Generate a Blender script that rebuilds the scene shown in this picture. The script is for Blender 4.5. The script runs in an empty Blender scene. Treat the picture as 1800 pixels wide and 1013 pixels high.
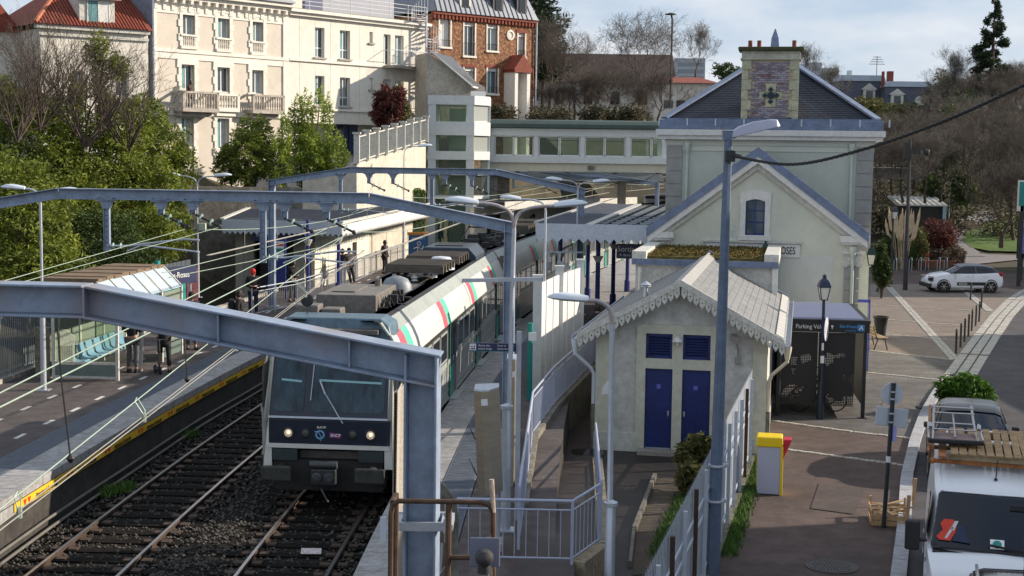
import bpy, math, random
import numpy as np
from mathutils import Vector, Matrix, Euler
R = math.radians
rnd = random.Random(7)
sc = bpy.context.scene
COL = sc.collection
# ------------------------------------------------------------------ camera, sky, sun, exposure
CAM_H, FPX, PITCH, ROLL = 7.1,2500.0,5.404,0.013
cam_data = bpy.data.cameras.new('camera'); cam = bpy.data.objects.new('camera', cam_data); COL.objects.link(cam)
cam_data.sensor_width = 36.0; cam_data.lens = 36.0 * FPX / 1800.0
cam_data.clip_start = 0.3; cam_data.clip_end = 4000
ROT = Matrix.Rotation(R(90 - PITCH),3, 'X') @ Matrix.Rotation(ROLL, 3, 'Z')
cam.matrix_world = Matrix.Translation((0,0, CAM_H)) @ ROT.to_4x4()
sc.camera = cam
SUN_AZ, SUN_EL = 13.0,23.5          # azimuth measured from +X towards +Y (degrees)
w = bpy.data.worlds.new("World"); sc.world = w; w.use_nodes = True
nt = w.node_tree; nt.nodes.clear()
out = nt.nodes.new('ShaderNodeOutputWorld'); bg = nt.nodes.new('ShaderNodeBackground')
sky = nt.nodes.new('ShaderNodeTexSky'); sky.sky_type = 'NISHITA'; sky.sun_disc = False
sky.sun_elevation = R(SUN_EL); sky.sun_rotation = R(90 - SUN_AZ)
sky.air_density = 1.0; sky.dust_density = 0.6; sky.ozone_density = 1.6; sky.altitude = 50
tc = nt.nodes.new('ShaderNodeTexCoord'); mp = nt.nodes.new('ShaderNodeMapping')
mp.inputs['Scale'].default_value = (1.5,1.5,4.5)
nz = nt.nodes.new('ShaderNodeTexNoise'); nz.inputs['Scale'].default_value = 3.2; nz.inputs['Detail'].default_value = 7; nz.inputs['Roughness'].default_value = .55
rp = nt.nodes.new('ShaderNodeValToRGB'); rp.color_ramp.elements[0].position = .34; rp.color_ramp.elements[1].position = .62
rp.color_ramp.elements[0].color = (0.12,.12,.12,1); rp.color_ramp.elements[1].color = (.8,.8,.8,1)
mx = nt.nodes.new('ShaderNodeMixRGB'); mx.inputs[2].default_value = (13.6,13.6,13.8,1)
nt.links.new(tc.outputs['Generated'], mp.inputs[0]); nt.links.new(mp.outputs[0], nz.inputs[0]); nt.links.new(nz.outputs[0], rp.inputs[0])
tint = nt.nodes.new('ShaderNodeMixRGB'); tint.inputs[0].default_value = .55; tint.inputs[2].default_value = (5.8,9.2,14.0,1)
nt.links.new(sky.outputs[0], tint.inputs[1]); nt.links.new(rp.outputs[0], mx.inputs[0]); nt.links.new(tint.outputs[0], mx.inputs[1]); nt.links.new(mx.outputs[0], bg.inputs[0])
bg.inputs[1].default_value = 0.05
nt.links.new(bg.outputs[0], out.inputs[0])
sd = bpy.data.lights.new('sun', 'SUN'); sd.energy = 5.0; sd.angle = R(0.5); sd.color = (1.0,.86,.70)
sun = bpy.data.objects.new('sun', sd); COL.objects.link(sun)
_s = Vector((math.cos(R(SUN_EL)) * math.cos(R(SUN_AZ)), math.cos(R(SUN_EL)) * math.sin(R(SUN_AZ)), math.sin(R(SUN_EL))))
sun.rotation_euler = _s.to_track_quat('Z', 'Y').to_euler()
sun.location = (40,-10,60)
sc.view_settings.view_transform = 'Standard'; sc.view_settings.look = 'None'
sc.view_settings.exposure = 0.5; sc.view_settings.gamma = 1.0; sc.view_settings.use_curve_mapping = False
sc.render.engine = 'CYCLES'
sc.cycles.max_bounces = 6; sc.cycles.transparent_max_bounces = 6; sc.cycles.diffuse_bounces = 3; sc.cycles.glossy_bounces = 3
sc.cycles.caustics_reflective = False; sc.cycles.caustics_refractive = False
# ------------------------------------------------------------------ helpers
def P(px, py, Y=None, z=None):
 """real place (metres) of a picture point, given its distance Y or its height z"""
 d = ROT @ Vector(((px - 900) / FPX, -(py - 506.5) / FPX, -1.0))
 t = Y / d.y if Y is not None else (z - CAM_H) / d.z
 return Vector((d.x * t, d.y * t, CAM_H + d.z * t))
def mat(name, col, rough=.7, metal=0., var=.12, scale=3., bump=0., bscale=40., spec=None, col2=None, emit=None, trans=0., alpha=1., stretch=None, dirt=0.):
 m = bpy.data.materials.get(name)
 if m: return m
 m = bpy.data.materials.new(name); m.use_nodes = True
 n = m.node_tree; b = n.nodes['Principled BSDF']; L = n.links.new
 c = tuple(col) + (1,)
 b.inputs['Base Color'].default_value = c; b.inputs['Roughness'].default_value = rough; b.inputs['Metallic'].default_value = metal
 if spec is not None: b.inputs['Specular IOR Level'].default_value = spec
 if trans: b.inputs['Transmission Weight'].default_value = trans
 if alpha < 1: b.inputs['Alpha'].default_value = alpha
 if emit: b.inputs['Emission Color'].default_value = tuple(emit[:3]) + (1,); b.inputs['Emission Strength'].default_value = emit[3]
 if var or bump or col2:
  g = n.nodes.new('ShaderNodeNewGeometry'); mpn = n.nodes.new('ShaderNodeMapping'); L(g.outputs['Position'], mpn.inputs[0])
  if stretch: mpn.inputs['Scale'].default_value = stretch
 if var or col2:
  t = n.nodes.new('ShaderNodeTexNoise'); t.inputs['Scale'].default_value = scale; t.inputs['Detail'].default_value = 6; t.inputs['Roughness'].default_value = .65
  L(mpn.outputs[0], t.inputs[0])
  r = n.nodes.new('ShaderNodeValToRGB'); r.color_ramp.elements[0].position = .32; r.color_ramp.elements[1].position = .68
  c2 = tuple(col2) if col2 else tuple(min(1, x * (1 + var)) for x in col)
  r.color_ramp.elements[0].color = tuple(x * (1 - var) for x in col) + (1,); r.color_ramp.elements[1].color = c2 + (1,)
  L(t.outputs[0], r.inputs[0]); src = r.outputs[0]
  if dirt:
   t3 = n.nodes.new('ShaderNodeTexNoise'); t3.inputs['Scale'].default_value = scale * 4; t3.inputs['Detail'].default_value = 8; t3.inputs['Roughness'].default_value = .8
   L(g.outputs['Position'], t3.inputs[0])
   r3 = n.nodes.new('ShaderNodeValToRGB'); r3.color_ramp.elements[0].position = .35; r3.color_ramp.elements[1].position = .62
   r3.color_ramp.elements[0].color = (1 - dirt, 1 - dirt * 1.08,1 - dirt * 1.2,1); r3.color_ramp.elements[1].color = (1,1,1,1)
   L(t3.outputs[0], r3.inputs[0])
   mm = n.nodes.new('ShaderNodeMixRGB'); mm.blend_type = 'MULTIPLY'; mm.inputs[0].default_value = 1
   L(src, mm.inputs[1]); L(r3.outputs[0], mm.inputs[2]); src = mm.outputs[0]
  L(src, b.inputs['Base Color'])
 if bump:
  t2 = n.nodes.new('ShaderNodeTexNoise'); t2.inputs['Scale'].default_value = bscale; t2.inputs['Detail'].default_value = 4
  L(mpn.outputs[0], t2.inputs[0]); bn = n.nodes.new('ShaderNodeBump'); bn.inputs['Strength'].default_value = bump; bn.inputs['Distance'].default_value = .02
  L(t2.outputs[0], bn.inputs['Height']); L(bn.outputs[0], b.inputs['Normal'])
 return m
def glassmat(name, tint=(.9,.95,.95), refl=.12, rough=.03, a=.25):
 """thin pane: mostly clear, with a fresnel reflection"""
 m = bpy.data.materials.new(name); m.use_nodes = True; n = m.node_tree; n.nodes.clear(); L = n.links.new
 o = n.nodes.new('ShaderNodeOutputMaterial'); mx = n.nodes.new('ShaderNodeMixShader'); t = n.nodes.new('ShaderNodeBsdfTransparent'); t.inputs[0].default_value = tuple(tint) + (1,)
 g = n.nodes.new('ShaderNodeBsdfPrincipled'); g.inputs['Base Color'].default_value = tuple(x * .35 for x in tint) + (1,); g.inputs['Roughness'].default_value = rough
 f = n.nodes.new('ShaderNodeFresnel'); f.inputs[0].default_value = 1.5
 ad = n.nodes.new('ShaderNodeMath'); ad.operation = 'MULTIPLY_ADD'; ad.inputs[1].default_value = 1.0; ad.inputs[2].default_value = a; ad.use_clamp = True
 L(f.outputs[0], ad.inputs[0]); L(ad.outputs[0], mx.inputs[0]); L(t.outputs[0], mx.inputs[1]); L(g.outputs[0], mx.inputs[2]); L(mx.outputs[0], o.inputs[0])
 return m
class MB:
 def __init__(s): s.v = []; s.f = []
 def add(s, vs, fs):
  o = len(s.v); s.v += [tuple(v) for v in vs]; s.f += [tuple(i + o for i in f) for f in fs]; return s
 def box(s, x0, x1, y0, y1, z0, z1):
  return s.add([(x, y, z) for z in (z0, z1) for y in (y0, y1) for x in (x0, x1)],
                     [(0, 2, 3, 1), (4, 5, 7, 6), (0, 1, 5, 4), (2, 6, 7, 3), (0, 4, 6, 2), (1, 3, 7, 5)])
 def obox(s, c, size, rot=(0,0,0)):
  M = Euler(rot).to_matrix(); c = Vector(c); hx, hy, hz = [q / 2 for q in size]
  return s.add([c + M @ Vector((x, y, z)) for z in (-hz, hz) for y in (-hy, hy) for x in (-hx, hx)],
                     [(0, 2, 3, 1), (4, 5, 7, 6), (0, 1, 5, 4), (2, 6, 7, 3), (0, 4, 6, 2), (1, 3, 7, 5)])
 def bar(s, a, b, w, h, up=(0,0,1)):
  """box-section bar from a to b, w across, h along up"""
  a, b = Vector(a), Vector(b); d = (b - a).normalized(); u = Vector(up)
  x = d.cross(u)
  x = x.normalized() if x.length > 1e-4 else Vector((1,0,0))
  u = x.cross(d).normalized()
  vs = [p + x * (i * w / 2) + u * (j * h / 2) for p in (a, b) for i, j in ((-1,-1),(1,-1),(1,1),(-1,1))]
  return s.add(vs, [(0,1,2,3),(7,6,5,4),(0,4,5,1),(1,5,6,2),(2,6,7,3),(3,7,4,0)])
 def tube(s, pts, r, n=8, cap=True):
  pts = [Vector(p) for p in pts]; rr = r if isinstance(r, (list, tuple)) else [r] * len(pts)
  vs = []; ref = None
  for i, p in enumerate(pts):
   d = (pts[min(i + 1, len(pts) - 1)] - pts[max(i - 1,0)])
   d = d.normalized() if d.length > 1e-9 else Vector((0,0,1))
   if ref is None or abs(ref.dot(d)) > .95: ref = Vector((0,0,1)) if abs(d.z) < .9 else Vector((1,0,0))
   x = d.cross(ref).normalized(); y = x.cross(d).normalized(); ref = y
   vs += [p + (x * math.cos(2 * math.pi * k / n) + y * math.sin(2 * math.pi * k / n)) * rr[i] for k in range(n)]
  fs = [(i * n + k, i * n + (k + 1) % n, (i + 1) * n + (k + 1) % n, (i + 1) * n + k) for i in range(len(pts) - 1) for k in range(n)]
  if cap: fs += [tuple(range(n))[::-1], tuple((len(pts) - 1) * n + k for k in range(n))]
  return s.add(vs, fs)
 def cyl(s, a, b, r, n=12, r2=None): return s.tube([a, b],[r, r if r2 is None else r2], n)
 def lathe(s, prof, o=(0,0,0), n=16, axis=None):
  o = Vector(o); Q = Matrix.Identity(3) if axis is None else Vector(axis).to_track_quat('Z', 'Y').to_matrix()
  vs = [o + Q @ Vector((r * math.cos(2 * math.pi * k / n), r * math.sin(2 * math.pi * k / n), z)) for r, z in prof for k in range(n)]
  fs = [(i * n + k, i * n + (k + 1) % n, (i + 1) * n + (k + 1) % n, (i + 1) * n + k) for i in range(len(prof) - 1) for k in range(n)]
  fs += [tuple(range(n))[::-1], tuple((len(prof) - 1) * n + k for k in range(n))]
  return s.add(vs, fs)
 def prism(s, poly, a, b, ax='y'):
  """extrude a 2-d polygon; ax names the extrusion axis (y: poly is x,z; x: poly is y,z; z: poly is x,y)"""
  f = {'y': lambda p, t: (p[0], t, p[1]), 'x': lambda p, t: (t, p[0], p[1]), 'z': lambda p, t: (p[0], p[1], t)}[ax]
  n = len(poly)
  return s.add([f(p, a) for p in poly] + [f(p, b) for p in poly],
                     [tuple(range(n)), tuple(range(n, 2 * n))[::-1]] + [(i, i + n, (i + 1) % n + n, (i + 1) % n) for i in range(n)])
 def loft(s, rings, closed=True, caps=True):
  n = len(rings[0]); o = [p for r in rings for p in r]
  fs = [(i * n + k, i * n + (k + 1) % n, (i + 1) * n + (k + 1) % n, (i + 1) * n + k) for i in range(len(rings) - 1) for k in range(n if closed else n - 1)]
  if caps and closed: fs += [tuple(range(n))[::-1], tuple((len(rings) - 1) * n + k for k in range(n))]
  return s.add(o, fs)
 def quad(s, a, b, c, d): return s.add([a, b, c, d],[(0,1,2,3)])
 def slab(s, pts, t):
  """polygon of 3-d points with thickness t downwards"""
  n = len(pts); lo = [(p[0], p[1], p[2] - t) for p in pts]
  return s.add(list(pts) + lo, [tuple(range(n)), tuple(range(n, 2 * n))[::-1]] + [(i, (i + 1) % n, (i + 1) % n + n, i + n)[::-1] for i in range(n)])
 def xf(s, M):
  s.v = [tuple(M @ Vector(v)) for v in s.v]; return s
 def mesh(s, name, m=None, smooth=False):
  me = bpy.data.meshes.new(name); me.from_pydata(s.v, [], s.f)
  if m: me.materials.append(m)
  if smooth: me.shade_smooth(); me.set_sharp_from_angle(angle=R(40))
  me.update(); return me
 def build(s, name, m, parent=None, bev=0., smooth=False, sub=0, label=None, loc=None, fixn=False):
  me = s.mesh(name, m, smooth)
  if fixn or True:
   import bmesh
   if len(s.f) < 4000:
    b = bmesh.new(); b.from_mesh(me); bmesh.ops.recalc_face_normals(b, faces=b.faces); b.to_mesh(me); b.free()
  o = link(name, me, parent)
  if loc is not None: o.location = loc
  if bev:
   q = o.modifiers.new('bevel', 'BEVEL'); q.width = bev; q.segments = 2; q.limit_method = 'ANGLE'; q.angle_limit = R(35)
  if sub:
   q = o.modifiers.new('subdivision', 'SUBSURF'); q.levels = sub; q.render_levels = sub
  if label: o['label'] = label
  return o
def link(name, me, parent=None, loc=None, rz=0):
 o = bpy.data.objects.new(name, me); COL.objects.link(o)
 if parent is not None: o.parent = parent
 if loc is not None: o.location = loc
 if rz: o.rotation_euler[2] = rz
 return o
def tag(o, label, cat, group=None, kind=None):
 o['label'] = label
 if cat: o['category'] = cat
 if group: o['group'] = group
 if kind: o['kind'] = kind
 return o
def thing(name, label, cat, loc=(0,0,0), rz=0., group=None, kind=None):
 return tag(link(name, None, None, loc, rz), label, cat, group, kind)
def structure(o, label=None):
 o['kind'] = 'structure'
 if label: o['label'] = label
 return o
KIDS = {}
def copy_tree(o, loc, rz=None, label=None, scale=None):
 c = o.copy(); COL.objects.link(c); c.location = loc
 if rz is not None: c.rotation_euler = (0,0, rz)
 if scale: c.scale = (scale,) * 3 if not isinstance(scale, (tuple, list)) else scale
 if label: c['label'] = label
 for ch in list(o.children):
  d = ch.copy(); COL.objects.link(d); d.parent = c
  for g in list(ch.children):
   e = g.copy(); COL.objects.link(e); e.parent = d
 return c
def pieces(name, me, mats4, parent, limit=300, key=None):
 """each transform a part sharing one mesh; beyond the limit one joined stuff part"""
 if key: mats4 = sorted(mats4, key=key)
 for M in mats4[:limit]:
  o = link(name, me, parent); o.matrix_local = M
 rest = mats4[limit:]
 if rest:
  mb = MB(); vs = [v.co.copy() for v in me.vertices]; fs = [tuple(p.vertices) for p in me.polygons]
  for M in rest: mb.add([M @ v for v in vs], fs)
  m2 = mb.mesh(name + 's_far', me.materials[0] if me.materials else None)
  o = link('far_' + name + '_course', m2, parent); o['kind'] = 'stuff'
def text(s, size, m, parent, loc, rot, name='lettering', ext=.002, align='CENTER', bold=0., sx=1.):
 c = bpy.data.curves.new(name, 'FONT'); c.body = s; c.size = size; c.extrude = ext; c.align_x = align; c.align_y = 'CENTER'; c.offset = bold; c.resolution_u = 3
 t = bpy.data.objects.new(name, c)
 me = bpy.data.meshes.new_from_object(t); bpy.data.objects.remove(t); me.materials.clear(); me.materials.append(m)
 o = link(name, me, parent); o.location = loc; o.rotation_euler = rot; o.scale = (sx, 1,1)
 return o
UPR = (R(90),0,0)      # lettering standing upright, facing -Y
def wall_open(mb, x0, x1, z0, z1, holes, t=.3, y=0.):
 """upright wall in the x-z plane (front at y, thickness t behind) with real rectangular openings (x0,x1,z0,z1)"""
 xs = sorted({x0, x1} | {min(max(h[i], x0), x1) for h in holes for i in (0,1)}); zs = sorted({z0, z1} | {min(max(h[i], z0), z1) for h in holes for i in (2,3)})
 for i in range(len(xs) - 1):
  zrun = None
  for j in range(len(zs) - 1):
   cx, cz = (xs[i] + xs[i + 1]) / 2,(zs[j] + zs[j + 1]) / 2
   solid = not any(h[0] < cx < h[1] and h[2] < cz < h[3] for h in holes)
   if solid and zrun is None: zrun = zs[j]
   if zrun is not None and (not solid):
    mb.box(xs[i], xs[i + 1], y, y + t, zrun, zs[j]); zrun = None
  if zrun is not None: mb.box(xs[i], xs[i + 1], y, y + t, zrun, zs[-1])
 return mb
# the railway curve: X of the right-hand track's centre at distance Y; n is the offset to the right of it
def tx(Y):
 u = Y - 27.5
 return -3.64 + .05 * u + .5 * .0036 * u * u if u > -14 else -3.64 + .05 * -14 + .5 * .0036 * 196 + (.05 - .0504) * (u + 14)
def th(Y): return .05 + .0036 * max(Y - 27.5,-14)
def T(Y, n, z=0.):
 k = th(Y); q = math.hypot(1, k)
 return Vector((tx(Y) + n / q, Y - n * k / q, z))
def strip(mb, Y0, Y1, n0, n1, z0, z1, step=2.0):
 """solid ribbon following the curve"""
 N = max(1, round((Y1 - Y0) / step)); rings = []
 for i in range(N + 1):
  Y = Y0 + (Y1 - Y0) * i / N
  rings.append([T(Y, n0, z0), T(Y, n1, z0), T(Y, n1, z1), T(Y, n0, z1)])
 mb.loft(rings); return mb
# ------------------------------------------------------------------ shared materials
m_steel = mat('painted_steel', (.27,.34,.46),.5,.1,.15,1.3,.06,25, dirt=.25)
m_galv = mat('galvanised', (.48,.52,.58),.42,.5,.1,6.)
m_rail_top = mat('rail_head', (.42,.40,.40),.28,.9,.1,30)
m_rust = mat('rusty_steel', (.05,.03,.02),.8,.1,.35,12,.3)
m_sleeper = mat('sleeper_wood', (.010,.009,.008),1,0,.4,8,.5,30, spec=.1)
m_ballast = mat('ballast', (.018,.016,.014),1,0,.5,14,.8,25, spec=.1)
m_stone = mat('ballast_stone', (.035,.03,.026),.9,0,.6,9, col2=(.11,.10,.088))
m_asph_red = mat('brown_asphalt', (.088,.060,.054),.85,0,.3,.45,.6,90, dirt=.4)
m_asph = mat('grey_asphalt', (.118,.114,.114),.88,0,.3,.4,.6,90, dirt=.4)
m_asph_dark = mat('damp_asphalt', (.026,.022,.021),.55,0,.3,.9,.5,80, dirt=.3)
m_conc = mat('concrete', (.34,.32,.29),.85,0,.2,2,.3,30, dirt=.3)
m_conc_dk = mat('weathered_concrete', (.20,.19,.165),.9,0,.3,1.6,.4,25, dirt=.45)
m_slab = mat('platform_slab', (.33,.33,.34),.8,0,.15,1.5,.2,50, dirt=.4)
m_tact = mat('tactile_plate', (.13,.15,.19),.75,0,.15,5,.9,120)
m_white = mat('white_paint', (.72,.72,.70),.55,0,.06,2, dirt=.15)
m_white_d = mat('weathered_white_paint', (.62,.62,.58),.6,0,.12,3, dirt=.3)
m_mark = mat('marking_paint', (.62,.62,.60),.7,0,.15,20, dirt=.3)
m_yellow = mat('yellow_band', (.72,.45,.03),.5,0,.08,2)
m_red = mat('red_print', (.62,.03,.02),.5,0,0)
m_black = mat('black_print', (.02,.02,.022),.5,0,0)
m_dark = mat('dark_equipment', (.03,.032,.035),.6,.1,.3,8)
m_wprint = mat('white_print', (.75,.76,.78),.5,0,0)
m_blue = mat('railway_blue', (.022,.035,.20),.45,0,.12,3)
m_navy = mat('navy_panel', (.02,.03,.085),.4,0,.05,3)
m_teal = mat('teal_paint', (.01,.22,.20),.45,0,.1,3)
m_zinc = mat('zinc_sheet', (.17,.22,.34),.42,.35,.18,1.5, dirt=.25)
m_slate = mat('grey_slate', (.19,.195,.20),.6,0,.22,2.5,.15,60)
m_slate_dk = mat('dark_slate', (.03,.037,.055),.5,0,.3,2.0,.15,60)
m_render = mat('cream_render', (.61,.63,.54),.85,0,.05,.8,.25,150, dirt=.06)
m_render_w = mat('hut_render', (.60,.61,.58),.9,0,.12,1.0,.5,120, dirt=.25)
m_stoneq = mat('grey_quoin', (.33,.33,.32),.85,0,.12,3,.2,60)
m_stoney = mat('pale_stone', (.55,.47,.32),.85,0,.12,2,.2,60)
m_wood = mat('pale_wood', (.50,.32,.16),.75,0,.2,3, stretch=(6,1,1))
m_wood_w = mat('weathered_wood', (.30,.22,.13),.8,0,.35,4)
m_rubber = mat('rubber', (.015,.015,.016),.75,0,.1,5)
m_glass = glassmat('clear_pane', (.86,.92,.90), a=.10)
m_glass_dk = mat('dark_glass', (.015,.02,.024),.04,0,.2,2, spec=.8)
m_glass_bl = mat('reflecting_glass', (.05,.075,.09),.05,0,.2,.7, spec=1.)
m_globe = mat('opal_glass', (.75,.74,.66),.3,0,.03,4)
m_lampw = mat('lamp_housing', (.62,.68,.76),.35,0,.04,3)
m_wire = mat('weathered_copper_wire', (.34,.43,.35),.5,.3,.1,3)
m_cable = mat('black_cable', (.012,.012,.012),.6,0,.1,3)
m_insul = mat('glass_insulator', (.30,.42,.38),.15,0,.05,3, spec=.8)
m_moss = mat('moss', (.10,.085,.02),.95,0,.5,6,1., 30)
m_soil = mat('soil', (.07,.055,.04),.95,0,.3,3,.6,20)
m_grass = mat('grass_blades', (.06,.13,.015),.8,0,.35,4)
m_skin = mat('skin', (.42,.25,.18),.6,0,.05,5)
m_skin_d = mat('dark_skin', (.12,.06,.04),.6,0,.05,5)
# ------------------------------------------------------------------ ground below everything, track bed, rails
g = MB()
N = 28
g.box(-900,900,-60,1800,-1.4,-.62)
structure(g.build('ground', m_soil))
mb = MB()
for i in range(46):
 pass
def bed_ring(Y):
 prof = [(-5.05,-.62),(-5.05,-.16),(-4.7,-.12),(-3.45,-.10),(-2.2,-.13),(-1.75,-.05),(-1.3,-.13),(0,-.10),(1.3,-.14),(1.62,-.18),(1.62,-.62)]
 return [T(Y, a, b) for a, b in prof]
mb = MB(); mb.loft([bed_ring(8 + 3.0 * i) for i in range(52)], closed=True)
structure(mb.build('track_bed', m_ballast))
# loose ballast stones (nobody could count them)
def stones():
 rs = np.random.RandomState(3); vs = []; fs = []
 base = np.array([(1,0,0),(-1,0,0),(0,1,0),(0,-1,0),(0,0,.8),(0,0,-.6)], float)
 tri = [(0,2,4),(2,1,4),(1,3,4),(3,0,4),(2,0,5),(1,2,5),(3,1,5),(0,3,5)]
 for k in range(26000):
  Y = 18.5 + 34 * rs.rand() ** 2.0; n = rs.uniform(-5.0,1.6)
  for c in (-3.45,0.):
   if abs(abs(n - c) - .7525) < .07: n += .16
  inner = min(abs(n), abs(n + 3.45)) < .75
  if inner and rs.rand() < .35: continue
  r = rs.uniform(.018,.05); z = (-.115 if inner else -.10) + rs.uniform(-.01,.03) + (.05 if abs(n + 1.75) < .45 else 0)
  p = T(Y, n, z); q = base * r * rs.uniform(.6,1.3,(1,3)); a = rs.rand() * 6.28; ca, sa = math.cos(a), math.sin(a)
  q = np.stack([q[:, 0] * ca - q[:, 1] * sa, q[:, 0] * sa + q[:, 1] * ca, q[:, 2]],1) + np.array(p)
  o = len(vs) * 6; vs.append(q); fs.append(np.array(tri) + o)
 return np.concatenate(vs), np.concatenate(fs)
def fastmesh(name, V, F, m, parent=None):
 """numpy arrays straight into a mesh (F: faces with an equal number of corners)"""
 me = bpy.data.meshes.new(name); k = F.shape[1]
 me.vertices.add(len(V)); me.vertices.foreach_set('co', V.astype(np.float32).ravel())
 me.loops.add(F.size); me.loops.foreach_set('vertex_index', F.astype(np.int32).ravel())
 me.polygons.add(len(F)); me.polygons.foreach_set('loop_start', np.arange(0, F.size, k, dtype=np.int32))
 me.polygons.foreach_set('loop_total', np.full(len(F), k, dtype=np.int32))
 me.update(calc_edges=True); me.validate()
 if m: me.materials.append(m)
 return link(name, me, parent)
V_, F_ = stones()
tag(fastmesh('ballast_stones', V_, F_, m_stone), 'loose grey brown ballast stones between the rails', None, kind='stuff')
sl = MB().box(-1.25,1.25,-.125,.125,-.18,-.075).mesh('sleeper', m_sleeper)
plate = MB().box(-.17,.17,-.09,.09,-.075,-.045).mesh('rail_chair', m_rust)
def rail_ring(Y, c):
 pr = [(-.07,-.075 + .0),(.07,-.075),(.07,-.062),(.012,-.05 + .0),(.012,-.03),(.036,-.025),(.036,0),(-.036,0),(-.036,-.025),(-.012,-.03),(-.012,-.05),(-.07,-.062)]
 return [T(Y, c + a, .0 + b * 1.9) for a, b in pr]
for nm, c, lab in (('railway_track', -3.45, 'empty left hand track with shiny rails beside the far platform'),('railway_track', 0., 'right hand track under the train in deep shade')):
 root = thing(nm, lab, 'railway track', T(26, c, 0))
 inv = Matrix.Translation(-T(26, c, 0))
 for sgn in (-1,1):
  r_ = MB(); r_.loft([rail_ring(8 + 2 * i, c + sgn * .7525) for i in range(76)]).xf(inv); o = r_.build('rail', m_rust, root, smooth=False)
  h_ = MB(); strip(h_, 8,158, c + sgn * .7525 - .030, c + sgn * .7525 + .030,0.0005,.004).xf(inv); h_.build('rail_head', m_rail_top, o)
 for i in range(230):
  Y = 17 + .6 * i
  if i > 120 and c == 0: break
  p = T(Y, c, 0); o = link('sleeper', sl, root); o.location = p - T(26, c, 0); o.location.z = -.0; o.rotation_euler[2] = -math.atan(th(Y))
  if Y < 34:
   for sgn in (-1,1):
    for k in (-1,1):
     q = link('rail_chair', plate, o); q.location = (sgn * .7525 + k * .16,0,0.); q.scale = (.5,1,1)
# litter sheet between the rails, cables along the far platform wall
tag(MB().obox((0,0,0),(.36,.30,.01),(.06,.03,.1)).build('litter_sheet', mat('dirty_white_card', (.6,.56,.56),.8,0,.35,14, dirt=.4), loc=P(547,969, z=-.03)), 'crumpled white sheet lying on the sleepers between the rails', 'litter')
ct = MB()
for dn, dz in ((-4.98,.12),(-4.9,-.02)):
 ct.tube([T(14 + 2 * i, dn, dz + .015 * math.sin(i * 1.3)) for i in range(44)],.03,6)
o = ct.build('trackside_cable', mat('pale_cable', (.12,.115,.10),.7,0,.2,3)); tag(o, 'pale cable ducts running low along the far platform wall', 'cable')
ct = MB(); ct.tube([P(0,990, z=-.08), P(25,930, z=-.08), P(50,895, z=-.06), P(120,880, z=-.05), P(165,850, z=0), P(250,790, z=.02)],.014,5)
tag(ct.build('ground_cable', m_cable), 'thin black cable snaking over the ballast beside the far platform', 'cable')
# ------------------------------------------------------------------ platforms
PZ = .95
def platform(root, n_edge, n_far, Y0, Y1, sgn, far_ext=None):
 """sgn +1: lies to the right of n_edge"""
 b = MB(); strip(b, Y0, Y1, n_edge + .05 * sgn, n_far, -.62, PZ - .03,2.0); b.build('platform_base', mat('shade_dark_concrete', (.045,.042,.038),.9,0,.4,1.2,.4,20, dirt=.4), root)  # shade on the platform wall is put into this dark concrete colour
 t = MB(); strip(t, Y0, Y1, n_edge + sgn * 1.42, n_far, PZ - .03, PZ, 2.0); t.build('platform_surface', mat('platform_asphalt', (.088,.074,.074),.85,0,.28,.5,.6,90, dirt=.4), root)
 L = 1.0; k = 0; Y = Y0; sm = []
 while Y < Y1 - L:
  a = MB(); g_ = .012
  ring = lambda q: [T(q, n_edge, PZ - .16), T(q, n_edge + sgn * .78, PZ - .16), T(q, n_edge + sgn * .78, PZ + .004), T(q, n_edge, PZ + .004)]
  c = T(Y + L / 2, n_edge, 0)
  a.loft([ring(Y + g_), ring(Y + L - g_)]).xf(Matrix.Translation(-c)); a.build('edge_slab', m_slab, root, loc=c); Y += L; k += 1
 Y = Y0
 while Y < min(Y1,75):
  for kk in range(1):
   q0, q1 = Y + .008, Y + .592
   n0, n1 = n_edge + sgn * .80, n_edge + sgn * 1.40
   a = MB(); c = T(Y, n_edge, 0)
   a.loft([[T(q, n0, PZ - .02), T(q, n1, PZ - .02), T(q, n1, PZ + .006), T(q, n0, PZ + .006)] for q in (q0, q1)])
   if Y < 46:
    for i in range(6):
     u = q0 + .05 + i * .096
     a.loft([[T(q, n0 + sgn * .03, PZ + .006), T(q, n1 - sgn * .03, PZ + .006), T(q, n1 - sgn * .03, PZ + .014), T(q, n0 + sgn * .03, PZ + .014)] for q in (u, u + .04)])
   a.xf(Matrix.Translation(-c)); a.build('tactile_plate', m_tact, root, loc=c)
  Y += .6
left_p = tag(link('left_platform', None, None, (0,0,0)), 'far platform with dashed markings and yellow warning band', None, kind='structure')
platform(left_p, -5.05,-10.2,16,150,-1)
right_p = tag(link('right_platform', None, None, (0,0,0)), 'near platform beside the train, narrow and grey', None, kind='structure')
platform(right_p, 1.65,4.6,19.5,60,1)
b = MB(); strip(b, 60,130,1.65,6.0,-.62, PZ); b.build('platform_base', m_slab, right_p)
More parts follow.
